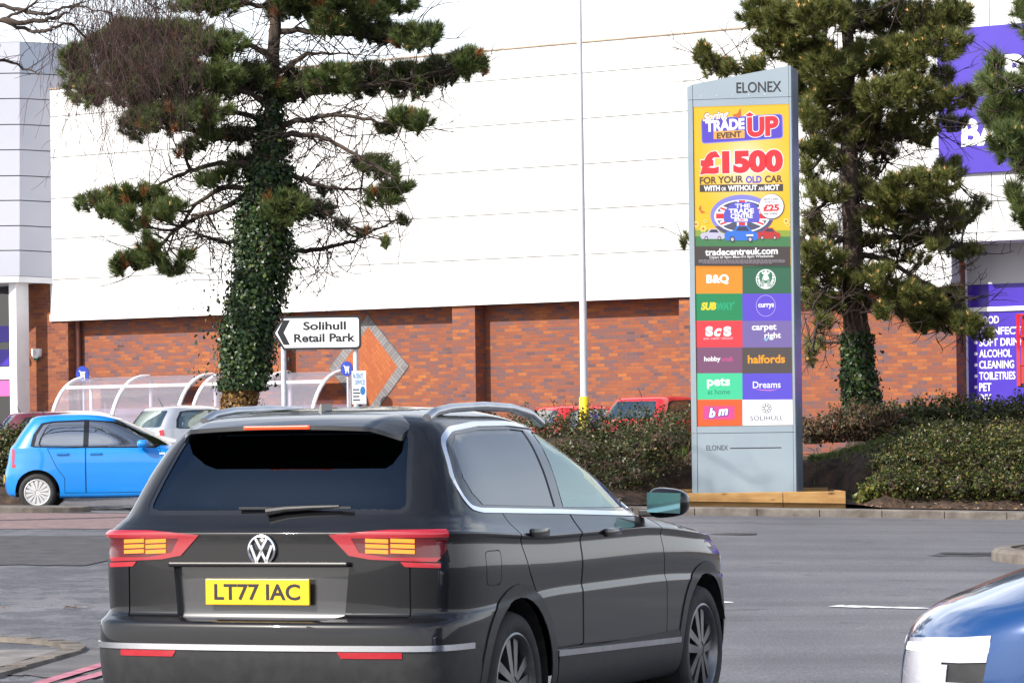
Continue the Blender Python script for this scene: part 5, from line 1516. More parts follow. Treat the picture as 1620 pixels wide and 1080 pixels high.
blobs = [(1205, 22, 34, 24), (1250, 30, 42, 28), (1300, 22, 46, 28), (1360, 30, 40, 26), (1415, 30, 46, 28), (1470, 30, 40, 28), (1510, 22, 28, 24), (1230, 72, 36, 20), (1275, 82, 42, 26), (1315, 105, 40, 24), (1380, 92, 42, 28), (1435, 85, 42, 28), (1485, 68, 36, 22), (1515, 62, 24, 16),
    (1110, 84, 14, 18), (1135, 104, 26, 16), (1175, 104, 26, 13), (1200, 98, 16, 8), (1262, 135, 30, 18), (1300, 165, 36, 26), (1345, 150, 30, 22), (1395, 150, 42, 24), (1445, 135, 34, 22), (1490, 120, 20, 14), (1530, 150, 18, 14), (1505, 150, 22, 12), (1385, 195, 36, 22), (1435, 190, 32, 18), (1480, 165, 26, 16), (1508, 192, 26, 10), (1465, 215, 18, 12),
    (1290, 235, 26, 18), (1330, 210, 22, 18), (1370, 225, 30, 14), (1290, 200, 20, 14), (1400, 240, 20, 10), (1505, 268, 22, 20), (1480, 285, 36, 22), (1435, 290, 34, 20), (1405, 305, 30, 18), (1375, 300, 18, 14), (1445, 318, 34, 14), (1410, 340, 30, 14), (1375, 345, 20, 12), (1550, 320, 15, 10), (1530, 338, 20, 14), (1505, 355, 20, 10), (1455, 372, 32, 12), (1525, 394, 26, 8), (1500, 385, 20, 8),
    (1285, 345, 18, 16), (1290, 300, 20, 14), (1292, 395, 22, 14), (1300, 435, 26, 18), (1285, 470, 16, 22), (1312, 478, 20, 14), (1338, 440, 24, 12), (1300, 508, 14, 10), (1395, 425, 30, 10), (1420, 455, 40, 14), (1460, 470, 36, 18), (1400, 488, 16, 12), (1440, 485, 26, 14), (1480, 498, 36, 18), (1520, 512, 26, 12), (1555, 525, 18, 9), (1500, 465, 26, 12), (1370, 470, 16, 8), (1284, 560, 10, 12), (1310, 362, 16, 10), (1082, 375, 6, 10),
    (1330, 260, 26, 16, .8), (1365, 270, 24, 14, .8), (1310, 140, 26, 16), (1360, 180, 24, 16), (1420, 215, 26, 14), (1325, 300, 18, 12, .8), (1380, 380, 24, 10, .7), (1420, 400, 26, 10, .7), (1320, 410, 20, 12, .8), (1370, 440, 22, 12, .8), (1455, 410, 20, 8, .6), (1425, 350, 26, 10), (1500, 330, 26, 14), (1455, 335, 26, 12), (1530, 510, 22, 12), (1465, 510, 24, 10), (1505, 490, 26, 14), (1440, 448, 26, 10), (1480, 385, 22, 8), (1280, 380, 14, 20), (1278, 430, 12, 26), (1290, 540, 12, 8), (1278, 180, 14, 24), (1280, 270, 12, 24), (1450, 495, 30, 12),
    (1340, -50, 110, 40), (1340, -110, 80, 36), (1338, -165, 45, 26)]
tr, P2, R2, _b = pine('pine_tree', 'olive green pine standing directly behind the pylon', 57.5, trunk, limbs, blobs, 12, mats=(NEEDLEL, NEEDLED, CONE), dead=0.0, cones=0.16, density=1.2, ln=0.165, twigs=2.0)
ivy_on(tr, P2, R2, (0.25, 1.95), lambda h: 0.08*(1-h)+0.03, 3800, 24, [IVY], size=0.038, loose=0.07)
def vines(tr, P2, R2, z0, z1, n, seed):
    r_ = np.random.default_rng(seed); P2 = np.array(P2); mb = MB()
    for _ in range(n):
        a = r_.uniform(0, 6.28); pts = []
        zz0 = r_.uniform(z0, z0+(z1-z0)*.5); zz1 = zz0+r_.uniform(.4, .55)*(z1-z0)
        for z in np.linspace(zz0, zz1, 12):
            k = int(np.clip(np.searchsorted(P2[:, 2], z), 1, len(P2)-1)); a += r_.normal(0, .18); rr = R2[k]+0.015
            pts.append((P2[k][0]+rr*math.cos(a), P2[k][1]+rr*math.sin(a), z))
        mb.tube(pts, r_.uniform(.008, .018), 5, cap=False)
    mb.build('dry_vines', noisy('vine_stem', (0.09, 0.055, 0.035), (0.19, 0.125, 0.085), 9, 0.9) if 'vine_stem' not in MATS else MATS['vine_stem'], tr)
vines(tr, P2, R2, 0.6, 3.4, 36, 5)
# ---- nearer pine reaching in from the right edge
trunk = [(1712, 720, .2), (1706, 500, .18), (1700, 300, .15), (1696, 100, .1), (1692, -100, .05), (1690, -220, .02)]
limbs = [[(1700, 300), (1660, 250), (1620, 215), (1585, 175), (1575, 110)], [(1702, 340), (1660, 320), (1625, 320), (1600, 298)], [(1698, 180), (1650, 120), (1600, 95)], [(1700, 280), (1760, 240), (1810, 220)], [(1698, 150), (1750, 110), (1800, 90)], [(1694, 0), (1640, -40), (1600, -60)], [(1694, 0), (1760, -50)]]
blobs = [(1575, 95, 12, 16), (1566, 128, 20, 20), (1590, 145, 28, 26), (1580, 180, 26, 24), (1606, 190, 26, 32), (1596, 225, 30, 26), (1618, 245, 20, 24), (1600, 212, 20, 20), (1602, 300, 14, 10), (1614, 322, 14, 18), (1625, 345, 16, 14), (1640, 180, 30, 40), (1660, 260, 40, 40), (1660, 120, 40, 40), (1740, 220, 50, 50), (1740, 90, 50, 50), (1680, 20, 70, 50), (1690, -80, 60, 50), (1692, -170, 30, 30)]
pine('pine_tree', 'nearer pine whose branches reach in at the right edge', 50.9+2.2, trunk, limbs, blobs, 13, mats=(NEEDLE, NEEDLED, CONE), dead=0.0, cones=0.06, density=1.2, ln=0.20, per=105)
# ---- bare birch hanging in from the top left
def birch():
    r_ = np.random.default_rng(31); Y = 46.0
    b0 = at(-190, 700, Y); base = Vector((b0.x, Y, tz(b0.x, Y)))
    t = thing('birch_tree', 'bare birch with drooping brown twigs hanging in at the top left', 'tree', base)
    lp = lambda px, py, dy=0.0: np.array(at(px, py, Y+dy)-base)
    tk = [np.array([0, 0, -0.1]), lp(-185, 400), lp(-170, 150), lp(-150, -60), lp(-140, -200)]
    mb = MB(); mb.tube(tk, [.19, .16, .12, .08, .03], 12); mb.build('trunk', noisy('birch_bark', (0.12, 0.11, 0.10), (0.55, 0.53, 0.5), 4.0, 0.8, stretch=(1, 1, 5)), t, smooth_=True)
    lm = MB()
    main = [[(-170, 150), (-80, 60), (0, 32), (48, 10), (78, -12)], [(-172, 170), (-60, 100), (0, 96), (30, 104), (62, 118)], [(-170, 140), (-60, 50), (0, 34), (52, 52), (78, 46), (110, 40), (140, 64), (170, 76)],
            [(-150, -60), (20, -70), (120, -40), (200, -12), (260, 20)], [(-150, -60), (40, -90), (180, -70), (290, -30)], [(-160, 40), (-40, 8), (20, 14), (70, 22), (118, 10), (175, 22)], [(0, 32), (46, 34), (84, 30), (108, 18), (130, 2)], [(-150, -100), (60, -130), (220, -110), (310, -60)]]
    samp = []
    for path in main:
        q = [lp(px, py, r_.normal(0, .25)*k/4) for k, (px, py) in enumerate(path)]
        fine = []
        for i in range(len(q)-1):
            for k in range(6):
                tt = k/6; p0, p1, p2, p3 = q[max(i-1, 0)], q[i], q[i+1], q[min(i+2, len(q)-1)]
                fine.append(0.5*((2*p1)+(-p0+p2)*tt+(2*p0-5*p1+4*p2-p3)*tt*tt+(-p0+3*p1-3*p2+p3)*tt**3)+r_.normal(0, .012, 3))
        fine.append(q[-1]); n = len(fine)
        rr = [0.040*(1-.8*k/(n-1)) for k in range(n)]
        lm.tube(fine, rr, 6)
        for p in fine[n//3:]:
            samp.append(p)
            for _ in range(1):
                d = np.array([r_.normal(.5, .6), r_.normal(0, .5), r_.normal(.05, .5)]); d /= np.linalg.norm(d); l_ = r_.uniform(.15, .6)
                lm.tube(list(bez(p, p+d*l_*.5+r_.normal(0, .05, 3), p+d*l_, 6)), [.008, .007, .006, .005, .004, .003], 3, cap=False)
    lm.build('branches', TWIG, t, smooth_=True)
    tw = MB()
    def strand(p, l_, w=0.004, kids=3):
        pts = [p]; d = np.array([r_.normal(0, .22), r_.normal(0, .22), -1.0])
        n = max(5, int(l_/.14))
        for k in range(n):
            d = d+np.array([r_.normal(0, .16), r_.normal(0, .16), -.12]); d /= np.linalg.norm(d)
            pts.append(pts[-1]+d*l_/n)
        tw.tube(pts, list(np.linspace(w, .0018, len(pts))), 3, cap=False)
        for _ in range(kids):
            k = r_.integers(1, len(pts)-1); d2 = np.array([r_.normal(0, .6), r_.normal(0, .6), -.7]); d2 /= np.linalg.norm(d2); l2 = l_*r_.uniform(.15, .4)
            tw.tube(list(bez(pts[k], pts[k]+d2*l2*.5+r_.normal(0, .04, 3), pts[k]+d2*l2+np.array([0, 0, -.04]), 5)), [.003, .0028, .0025, .002, .0015], 3, cap=False)
    for _ in range(300):                                      # dense brown curtain
        px = r_.normal(205, 56); py = r_.uniform(-70, 100)-abs(px-205)*.3
        p = lp(px, py, r_.normal(0, .6)); l_ = r_.uniform(.35, 1.45)*(1.2-abs(px-205)/260)
        strand(p, max(.35, l_), .0034, 5)
    for _ in range(95):                                       # longer loose strands left and right of it
        px = r_.uniform(88, 330); py = r_.uniform(-60, 60)
        strand(lp(px, py, r_.normal(0, .6)), r_.uniform(.8, 2.1), .004, 3)
    for px, py, l_ in ((98, 120, 1.1), (118, 160, 1.3), (135, 190, 1.0), (160, 180, 1.0), (175, 200, .9), (106, 60, 1.6), (80, 60, .9), (150, 120, 1.8), (128, 100, 1.5)): strand(lp(px, py), l_, .0045, 5)
    tw.build('hanging_twigs', BIRCHT, t)
birch()

# ---- hedges and shrubs
def hb(px, py, Y, rx, ry, rz): 
    p = at(px, py, Y); return (p.x, p.y, p.z, rx, ry, rz)
GRP = 'shrubs planted on the bank'
shrub('hedge', 'clipped green hedge between the dark car and the pylon', [hb(px, py, 54.6+dy, .62, .6, .50) for px, py, dy in ((700, 705, .8), (755, 705, .6), (810, 705, .5), (860, 704, .3), (905, 703, 0), (945, 704, .1), (985, 703, -.1), (1030, 702, .1), (1070, 702, .2))]+[hb(px, py, 53.9, .5, .45, .36) for px, py in ((900, 745), (940, 740), (985, 738), (1020, 728))]+[hb(px, py, 53.0, .45, .5, .40) for px, py in ((880, 735), (915, 738), (950, 742), (985, 738), (1015, 720), (1050, 700))]+[hb(px, py, 52.4, .34, .35, .24) for px, py in ((930, 768), (975, 764), (1010, 752))], 36000, 0.027, (HEDGE, SHRUB, DRY), 41, GRP, stems=170, wts=[.60, .24, .16], cat='hedge')
shrub('shrub', 'broad glossy green shrub spilling over the bank right of the timber', [hb(px, py, Y, rx, .5, rz) for px, py, Y, rx, rz in ((1430, 745, 52.7, .52, .40), (1480, 740, 52.6, .55, .46), (1535, 745, 52.6, .55, .45), (1590, 745, 52.6, .55, .46), (1640, 745, 52.6, .55, .46), (1450, 715, 53.2, .5, .34), (1505, 708, 53.2, .5, .36), (1560, 712, 53.2, .5, .34), (1615, 710, 53.2, .5, .38), (1680, 730, 52.8, .6, .5))]+[hb(px, py, 52.0, rx, .38, rz) for px, py, rx, rz in ((1420, 766, .34, .24), (1462, 768, .36, .25), (1510, 772, .36, .24), (1556, 770, .36, .25), (1604, 772, .36, .25), (1650, 772, .36, .25))], 40000, 0.026, (SHRUB, LIME, DRY), 42, GRP, stems=170, wts=[.69, .11, .20])
shrub('shrub', 'dark green shrub along the top of the bank below the violet panel', [hb(px, py, 55.6, rx, .6, rz) for px, py, rx, rz in ((1440, 668, .45, .33), (1490, 664, .5, .35), (1545, 664, .5, .34), (1600, 664, .5, .34), (1650, 664, .5, .36))], 13000, 0.030, (SHRUB, HEDGE), 43, GRP, stems=90, wts=[.75, .25])
shrub('shrub', 'sparse olive shrub with yellow leaves between the two green shrubs', [hb(px, py, 54.4, rx, .4, rz) for px, py, rx, rz in ((1425, 700, .32, .22), (1470, 690, .36, .24), (1520, 690, .4, .2), (1580, 688, .4, .22))], 3600, 0.032, (LIME, DRY, HEDGE), 44, GRP, stems=120, wts=[.45, .3, .25], core=False)
shrub('dry_shrub', 'brown twiggy shrub round the foot of the olive pine', [hb(px, py, 55.4, rx, .5, rz) for px, py, rx, rz in ((1360, 668, .42, .30), (1320, 675, .36, .25), (1400, 672, .3, .28), (1285, 682, .28, .2))], 3800, 0.030, (DRY, HEDGE), 45, GRP, stems=320, wts=[.8, .2], core=False, twig=TWIG)
shrub('shrub', 'low yellow green seedling patch at the right end of the timber', [hb(px, py, 52.2, rx, .25, rz) for px, py, rx, rz in ((1385, 775, .26, .14), (1430, 778, .25, .12), (1362, 788, .15, .08))], 900, 0.040, (LIME, SHRUB), 46, GRP, stems=40, wts=[.7, .3], core=False)
shrub('hedge', 'low olive hedge at the left edge behind the blue car', [hb(px, py, 55.2, .55, .5, .50) for px, py in ((-70, 722), (-30, 722), (8, 722), (40, 724), (72, 726))], 11000, 0.031, (HEDGE, LIME), 47, GRP, stems=80, wts=[.8, .2], cat='hedge')
pts = []
# tufts of grass on top of the bare soil beside the pylon
r_ = np.random.default_rng(9)
Vv, Ff = [], []
for _ in range(2600):
    if r_.uniform() < .7: x, y = r_.uniform(4.7, 6.3), r_.normal(54.15, .28)
    else: x, y = r_.uniform(1.9, 2.75), r_.normal(53.9, .2)
    z = bank_z(x, y); h_ = r_.uniform(.05, .13); dx, dy = r_.normal(0, .05, 2); w = .006
    o_ = len(Vv); Vv += [(x-w, y, z-.01), (x+w, y, z-.01), (x+dx, y+dy, z+h_)]; Ff.append((o_, o_+1, o_+2))
tag(np_mesh('grass', Vv, Ff, GRASS), 'rough grass on the lip of the bare soil behind the pylon', 'grass', None, 'stuff')
# roots and dead stems over the soil face
mb = MB()
for _ in range(170):
    x = r_.choice([r_.uniform(4.6, 6.4), r_.uniform(1.6, 2.7)]); y = r_.uniform(52.6, 54.6); z = bank_z(x, y)
    d = np.array([r_.normal(0, .25), -abs(r_.normal(0, .15)), r_.normal(0, .14)]); p = np.array([x, y, z+.03])
    mb.tube(list(bez(p, p+d*.6+r_.normal(0, .06, 3), p+d, 6)), [.006, .006, .005, .005, .004, .003], 4, cap=False)
tag(mb.build('dead_stems', TWIG), 'dead stems and roots over the bare soil', 'stems', None, 'stuff')
# wood pigeon on the pine branch
p = at(655, 46, 56.4)
bd = thing('pigeon', 'grey pigeon perched on the upper right branch of the ivy pine', 'bird', (p.x, p.y, p.z-0.1), 0)
bm = bmesh.new(); bmesh.ops.create_uvsphere(bm, u_segments=16, v_segments=12, radius=1)
for v in bm.verts:
    x, y, z = v.co; t = (x+1)/2
    v.co = Vector((x*.15, y*.075*(1-.45*abs(x)), z*.082*(1-.35*abs(x))+x*0.09))
bmesh.ops.create_uvsphere(bm, u_segments=12, v_segments=8, radius=.04, matrix=Matrix.Translation((.13, 0, .155)))
bmesh.ops.create_cone(bm, segments=8, radius1=.014, radius2=.002, depth=.04, cap_ends=True, matrix=Matrix.Translation((.182, 0, .15)) @ Matrix.Rotation(rad(90), 4, 'Y'))
MB().frombm(bm).build('body', noisy('pigeon_grey', (0.11, 0.115, 0.13), (0.2, 0.2, 0.22), 12, .8), bd, smooth_=True)
mb = MB(); mb.prism([(-.11, -.07), (-.22, -.12), (-.21, -.15), (-.09, -.11)], -.035, .035); mb.build('tail', MATS['pigeon_grey'], bd)
mb = MB()
for s_ in (-.02, .02): mb.tube([(0, s_, -.05), (0.01, s_, -.12)], .006, 5)
mb.build('legs', CONE, bd)
bd.scale = (.72, .72, .72)
# ------------------------------------------------------------------ cars
def pchip(xk, yk, x):
    xk, yk = np.asarray(xk, float), np.asarray(yk, float)
    h = np.diff(xk); d = np.diff(yk)/h
    m = np.zeros_like(yk)
    for i in range(1, len(yk)-1):
        if d[i-1]*d[i] > 0:
            w1, w2 = 2*h[i]+h[i-1], h[i]+2*h[i-1]
            m[i] = (w1+w2)/(w1/d[i-1]+w2/d[i])
    m[0], m[-1] = d[0], d[-1]
    k = np.clip(np.searchsorted(xk, x)-1, 0, len(h)-1)
    t = (x-xk[k])/h[k]
    return yk[k]*(1+2*t)*(1-t)**2+h[k]*m[k]*t*(1-t)**2+yk[k+1]*t*t*(3-2*t)+h[k]*m[k+1]*t*t*(t-1)
def contour(R, N_):
    """half plan outline, rear centre to front centre"""
    vr, vf, w, nr, nf, br, bf = R['vr'], R['vf'], R['w'], R['nr'], R['nf'], R['br'], R['bf']
    vm = vr+(vf-vr)*0.5
    def quarter(n):
        f = np.linspace(0, math.pi/2, 240)
        m = (np.sin(f)**n+np.cos(f)**n)**(1/n)
        return np.sin(f)/m, np.cos(f)/m
    a, b = quarter(nr)
    u1, v1 = w*a, vm-(vm-vr)*b+br*a**2*np.clip(b*1.6-0.6, 0, 1)
    a, b = quarter(nf)
    u2, v2 = w*a, vm+(vf-vm)*b-bf*a**2*np.clip(b*1.6-0.6, 0, 1)
    out = []
    for u, v, n in ((u1, v1, N_[0]), (u2[::-1], v2[::-1], N_[1])):
        du, dv = np.diff(u), np.diff(v)
        ds = np.hypot(du, dv)
        an = np.unwrap(np.arctan2(dv, du)); da = np.abs(np.diff(an, prepend=an[0]))
        s = np.concatenate([[0], np.cumsum(ds+0.28*da)]); s /= s[-1]
        t = np.linspace(0, 1, n+1)
        out.append(np.stack([np.interp(t, s, u), np.interp(t, s, v)], 1))
    return np.concatenate([out[0], out[1][1:]])
def car_surface(keys, N_=(44, 48), sub=6):
    names = ['zr', 'zs', 'zf', 'vr', 'vf', 'w', 'nr', 'nf', 'br', 'bf']
    K = len(keys); x = np.linspace(0, K-1, (K-1)*sub+1)
    D = {n: pchip(np.arange(K), [k[i] for k in keys], x) for i, n in enumerate(names)}
    n = sum(N_)+1
    V = []
    for j in range(len(x)):
        R = {q: D[q][j] for q in names}
        c = contour(R, N_)
        t = (c[:, 1]-R['vr'])/max(1e-6, R['vf']-R['vr'])
        sm = lambda q: np.clip(q, 0, 1)**2*(3-2*np.clip(q, 0, 1))
        z = R['zs']+(R['zr']-R['zs'])*sm(1-t/0.32)+(R['zf']-R['zs'])*sm(1-(1-t)/0.42)
        half = np.stack([c[:, 0], c[:, 1], z], 1)
        mir = half[1:-1][::-1]*np.array([-1, 1, 1])
        V.append(np.concatenate([half, mir]))
    m = len(V[0])
    bm = bmesh.new()
    vs = [[bm.verts.new(p) for p in r] for r in V]
    for j in range(len(V)-1):
        for i in range(m):
            k = (i+1) % m
            try: bm.faces.new((vs[j][i], vs[j][k], vs[j+1][k], vs[j+1][i]))
            except ValueError: pass
    top = vs[-1]
    for i in range(n-1):
        a, b = top[i], top[i+1]; c, d = top[(-i-1) % m] if i+1 < n-1 else top[i+1], top[(-i) % m]
        f = [a, b]
        c = top[(m-(i+1)) % m]; d = top[(m-i) % m]
        q = []
        for v in (a, b, c, d):
            if v not in q: q.append(v)
        if len(q) >= 3:
            try: bm.faces.new(q)
            except ValueError: pass
    bmesh.ops.remove_doubles(bm, verts=bm.verts, dist=1e-4)
    bmesh.ops.recalc_face_normals(bm, faces=bm.faces)
    bm.normal_update()
    zt = max(bm.faces, key=lambda f: f.calc_center_median().z)
    if zt.normal.z < 0: bmesh.ops.reverse_faces(bm, faces=bm.faces)
    bm.normal_update()
    return bm
def inpoly(poly, x, y):
    c = False; n = len(poly); j = n-1
    for i in range(n):
        if (poly[i][1] > y) != (poly[j][1] > y) and x < (poly[j][0]-poly[i][0])*(y-poly[i][1])/(poly[j][1]-poly[i][1])+poly[i][0]: c = not c
        j = i
    return c
AX = {'u': (1, 2), 'v': (0, 2), 'z': (0, 1)}
class Body:
    def __init__(s, keys, N_=(44, 48), sub=6):
        s.bm = car_surface(keys, N_, sub)
        s.L = s.bm.faces.layers.int.new('part')
        s.ids = {}
    def id(s, name):
        if name not in s.ids: s.ids[name] = len(s.ids)+1
        return s.ids[name]
    def carve(s, poly, ax, pred, name=None, where=None, only=None, cut=True):
        bm = s.bm; L_ = s.L = bm.faces.layers.int['part']
        i0, i1 = AX[ax]
        mgx = 0.02
        x0, x1 = min(p[0] for p in poly)-mgx, max(p[0] for p in poly)+mgx
        y0, y1 = min(p[1] for p in poly)-mgx, max(p[1] for p in poly)+mgx
        def near(f):
            c0 = [v.co[i0] for v in f.verts]; c1 = [v.co[i1] for v in f.verts]
            return max(c0) > x0 and min(c0) < x1 and max(c1) > y0 and min(c1) < y1
        n = len(poly)
        oid = None if only is None else [0 if o == 0 else s.id(o) for o in only]
        if cut:
            cand = [f for f in bm.faces if near(f) and pred(f.calc_center_median(), f.normal)]
            for k in range(n):
                p, q = poly[k], poly[(k+1) % n]
                d = (q[0]-p[0], q[1]-p[1])
                if math.hypot(*d) < 1e-6: continue
                ex0, ex1 = min(p[0], q[0])-mgx*1.5, max(p[0], q[0])+mgx*1.5
                ey0, ey1 = min(p[1], q[1])-mgx*1.5, max(p[1], q[1])+mgx*1.5
                fs = []
                for f in cand:
                    c0 = [v.co[i0] for v in f.verts]
                    if max(c0) > ex0 and min(c0) < ex1:
                        c1 = [v.co[i1] for v in f.verts]
                        if max(c1) > ey0 and min(c1) < ey1: fs.append(f)
                if not fs: continue
                co = [0, 0, 0]; no = [0, 0, 0]
                co[i0], co[i1] = p; no[i0], no[i1] = -d[1], d[0]
                es, vs_ = set(), set()
                for f in fs:
                    es.update(f.edges); vs_.update(f.verts)
                res = bmesh.ops.bisect_plane(bm, geom=list(fs)+list(es)+list(vs_), dist=2e-5, plane_co=co, plane_no=no)
                new = set(g for g in res['geom'] if isinstance(g, bmesh.types.BMFace))
                cand = list(new.union(f for f in cand if f.is_valid))
            bm.normal_update()
            L_ = s.L = bm.faces.layers.int['part']
        if name is None: return
        pid = s.id(name)
        for f in bm.faces:
            if oid is not None and f[L_] not in oid: continue
            if not near(f): continue
            c = f.calc_center_median()
            if pred(c, f.normal) and (where is None or where(c)) and inpoly(poly, c[i0], c[i1]): f[L_] = pid
    def part(s, name, oname, mat, parent, push=0.0, rim=True, label=None):
        """mesh of one carved part; push moves it along the mean outward normals and closes the edge"""
        pid = 0 if name is None else s.ids.get(name)
        if pid is None: return None
        L_ = s.bm.faces.layers.int['part']
        fs = [f for f in s.bm.faces if f[L_] == pid]
        if not fs: return None
        idx, vs, nrm = {}, [], []
        for f in fs:
            for v in f.verts:
                if v not in idx:
                    idx[v] = len(vs); vs.append(v.co.copy()); nrm.append(Vector())
                nrm[idx[v]] += f.normal
        faces = [[idx[v] for v in f.verts] for f in fs]
        if push:
            base = [v.copy() for v in vs]
            vs = [v+n.normalized()*push if n.length > 0 else v for v, n in zip(vs, nrm)]
            if rim:
                cnt = {}
                for f in faces:
                    for a, b in zip(f, f[1:]+f[:1]): cnt[(a, b)] = cnt.get((a, b), 0)+1
                ext = {}
                for (a, b) in list(cnt):
                    if (b, a) not in cnt:
                        for q in (a, b):
                            if q not in ext: ext[q] = len(vs); vs.append(base[q])
                        faces.append([b, a, ext[a], ext[b]])
        me = bpy.data.meshes.new(oname)
        me.from_pydata([v[:] for v in vs], [], faces)
        me.materials.append(mat)
        me.polygons.foreach_set('use_smooth', [True]*len(me.polygons))
        me.set_sharp_from_angle(angle=rad(32))
        o = bpy.data.objects.new(oname, me); COL.objects.link(o); o.parent = parent
        if label: o['label'] = label
        return o
def circ(c, r, n=28, a0=0, a1=2*math.pi): return [(c[0]+r*math.cos(a), c[1]+r*math.sin(a)) for a in np.linspace(a0, a1, n+1)[:-1]]
def wheel(parent, side, v, z, R, wd, u_out, style, rimmat):
    """wheel on the car's side (-1 left, 1 right); u_out = outer face"""
    hub = bpy.data.objects.new('wheel', None)
    mb = MB()
    ax = lambda pr: mb
    u = lambda h: side*(u_out-h)
    mb.lathe([(0.001, u(wd*.55)), (R*.42, u(wd*.55)), (R*.44, u(wd*.7)), (0.001, u(wd*.7))], 28, axis='x', c=(0, v, z))
    w_ = mb.build('wheel', IRON, parent)
    mb = MB()
    rr = R*0.70 if style == 'suv' else R*0.69
    mb.lathe([(rr, u(.012)), (rr+.012, u(.0)), (R*.86, u(-.004)), (R*.95, u(.012)), (R*.99, u(.045)), (R, u(.08)), (R, u(wd-.08)), (R*.98, u(wd-.04)), (R*.9, u(wd)), (rr, u(wd))], 56, axis='x', c=(0, v, z))
    mb.build('tyre', RUBBER, w_, smooth_=True, angle=45)
    mb = MB()
    mb.lathe([(rr+.004, u(.006)), (rr-.006, u(.002)), (rr-.02, u(.012)), (rr-.035, u(.05)), (rr-.045, u(wd*.8))], 48, axis='x', c=(0, v, z))
    mb.lathe([(0.001, u(.016)), (R*.13, u(.018)), (R*.17, u(.034)), (R*.17, u(.07)), (.001, u(.07))], 24, axis='x', c=(0, v, z))
    ns = 5 if style == 'suv' else 14
    for k in range(ns):
        a = 2*math.pi*k/ns+0.3
        if style == 'suv':
            for s_ in (-1, 1):
                a1, a2 = a+s_*.16, a+s_*.30
                pts = [(R*.12, a+s_*.05), (R*.12, a+s_*.85), (rr-.02, a2+.05*s_), (rr-.02, a1-.06*s_)]
                q = []
                for r_, an in pts: q.append((v+r_*math.cos(an), z+r_*math.sin(an)))
                vs = [(u(.018+.012*(i > 1)-.004), y, zz_) for i, (y, zz_) in enumerate(q)]+[(u(.055), y, zz_) for y, zz_ in q]
                mb.add(vs, [(0, 1, 2, 3), (7, 6, 5, 4)]+[(i, i+4, (i+1) % 4+4, (i+1) % 4) for i in range(4)])
        else:
            q = [(v+r_*math.cos(an), z+r_*math.sin(an)) for r_, an in ((R*.13, a-.18), (R*.13, a+.18), (rr-.02, a+.14), (rr-.02, a-.14))]
            vs = [(u(.008), y, zz_) for y, zz_ in q]+[(u(.03), y, zz_) for y, zz_ in q]
            mb.add(vs, [(0, 1, 2, 3), (7, 6, 5, 4)]+[(i, i+4, (i+1) % 4+4, (i+1) % 4) for i in range(4)])
    if style != 'suv': mb.lathe([(0.001, u(.032)), (rr-.02, u(.032)), (rr-.02, u(.04))], 32, axis='x', c=(0, v, z))
    mb.build('rim', rimmat, w_, smooth_=True, angle=35)
    bpy.data.objects.remove(hub)
    return w_
def seat_mb(mb, u, v, z, w=.24):
    mb.bbox(u-w, u+w, v-.02, v+.48, z, z+.16, .04)
    bm = bmesh.new(); bmesh.ops.create_cube(bm, size=1)
    for q in bm.verts: q.co = Vector((u+q.co.x*2*w*(1-.2*(q.co.z+.5)), v-.06+q.co.y*.13-(q.co.z+.5)*.16, z+.14+(q.co.z+.5)*.52))
    bmesh.ops.bevel(bm, geom=bm.edges[:], offset=.035, segments=2, affect='EDGES'); mb.frombm(bm)
    mb.bbox(u-.12, u+.12, v-.27, v-.18, z+.68, z+.86, .03)

LAMPRD = bsdf_mat('dark_red_lens', (0.085, 0.002, 0.005), 0.1, coat=1.0)
# ---------------- large dark SUV
SUV_P = (-1.16673525, 15.27405638, 0.38344867)
suv = thing('suv', 'dark charcoal SUV with lit brake lights and a yellow rear plate', 'car', (SUV_P[0], SUV_P[1], 0.0), -SUV_P[2])
#         zr    zs    zf    vr    vf    w     nr  nf   br   bf
KEYS = [(0.24, 0.23, 0.22, 0.20, 4.30, 0.80, 13, 7, .05, .16),
        (0.27, 0.25, 0.24, 0.10, 4.38, 0.87, 13, 7, .06, .18),
        (0.38, 0.36, 0.34, 0.03, 4.44, 0.918, 13, 7, .07, .20),
        (0.55, 0.56, 0.52, 0.005, 4.47, 0.930, 13, 7, .08, .22),
        (0.665, 0.68, 0.64, 0.015, 4.47, 0.930, 13, 7, .08, .22),
        (0.695, 0.74, 0.70, 0.075, 4.46, 0.930, 13, 7, .08, .22),
        (0.72, 0.78, 0.73, 0.095, 4.45, 0.922, 13, 7, .075, .22),
        (0.90, 0.88, 0.83, 0.100, 4.40, 0.930, 13, 7, .07, .22),
        (1.03, 0.99, 0.895, 0.106, 4.30, 0.918, 13, 7, .06, .22),
        (1.068, 1.022, 0.935, 0.105, 4.20, 0.930, 13, 7, .06, .22),
        (1.088, 1.045, 0.960, 0.118, 4.10, 0.915, 12, 6, .06, .20),
        (1.115, 1.085, 1.01, 0.148, 3.75, 0.885, 12, 6, .06, .18),
        (1.155, 1.125, 1.075, 0.185, 3.20, 0.862, 10, 5.5, .06, .16),
        (1.34, 1.33, 1.28, 0.305, 2.72, 0.785, 10, 5.5, .06, .14),
        (1.49, 1.485, 1.455, 0.42, 2.25, 0.700, 10, 5.5, .06, .14),
        (1.565, 1.565, 1.55, 0.50, 1.98, 0.630, 10, 5.5, .06, .12),
        (1.603, 1.604, 1.590, 0.60, 1.82, 0.550, 7, 5, .05, .10),
        (1.625, 1.632, 1.620, 0.80, 1.66, 0.400, 6, 5, .04, .08),
        (1.632, 1.642, 1.634, 1.00, 1.52, 0.16, 5, 5, .02, .03),
        (1.634, 1.644, 1.638, 1.10, 1.45, 0.03, 5, 5, .0, .0)]
B = Body(KEYS, (52, 52), 5)
rear = lambda c, n: n.y < -0.22 and c.y < 0.9
front = lambda c, n: n.y > 0.12 and c.y > 1.8 and c.z > .95
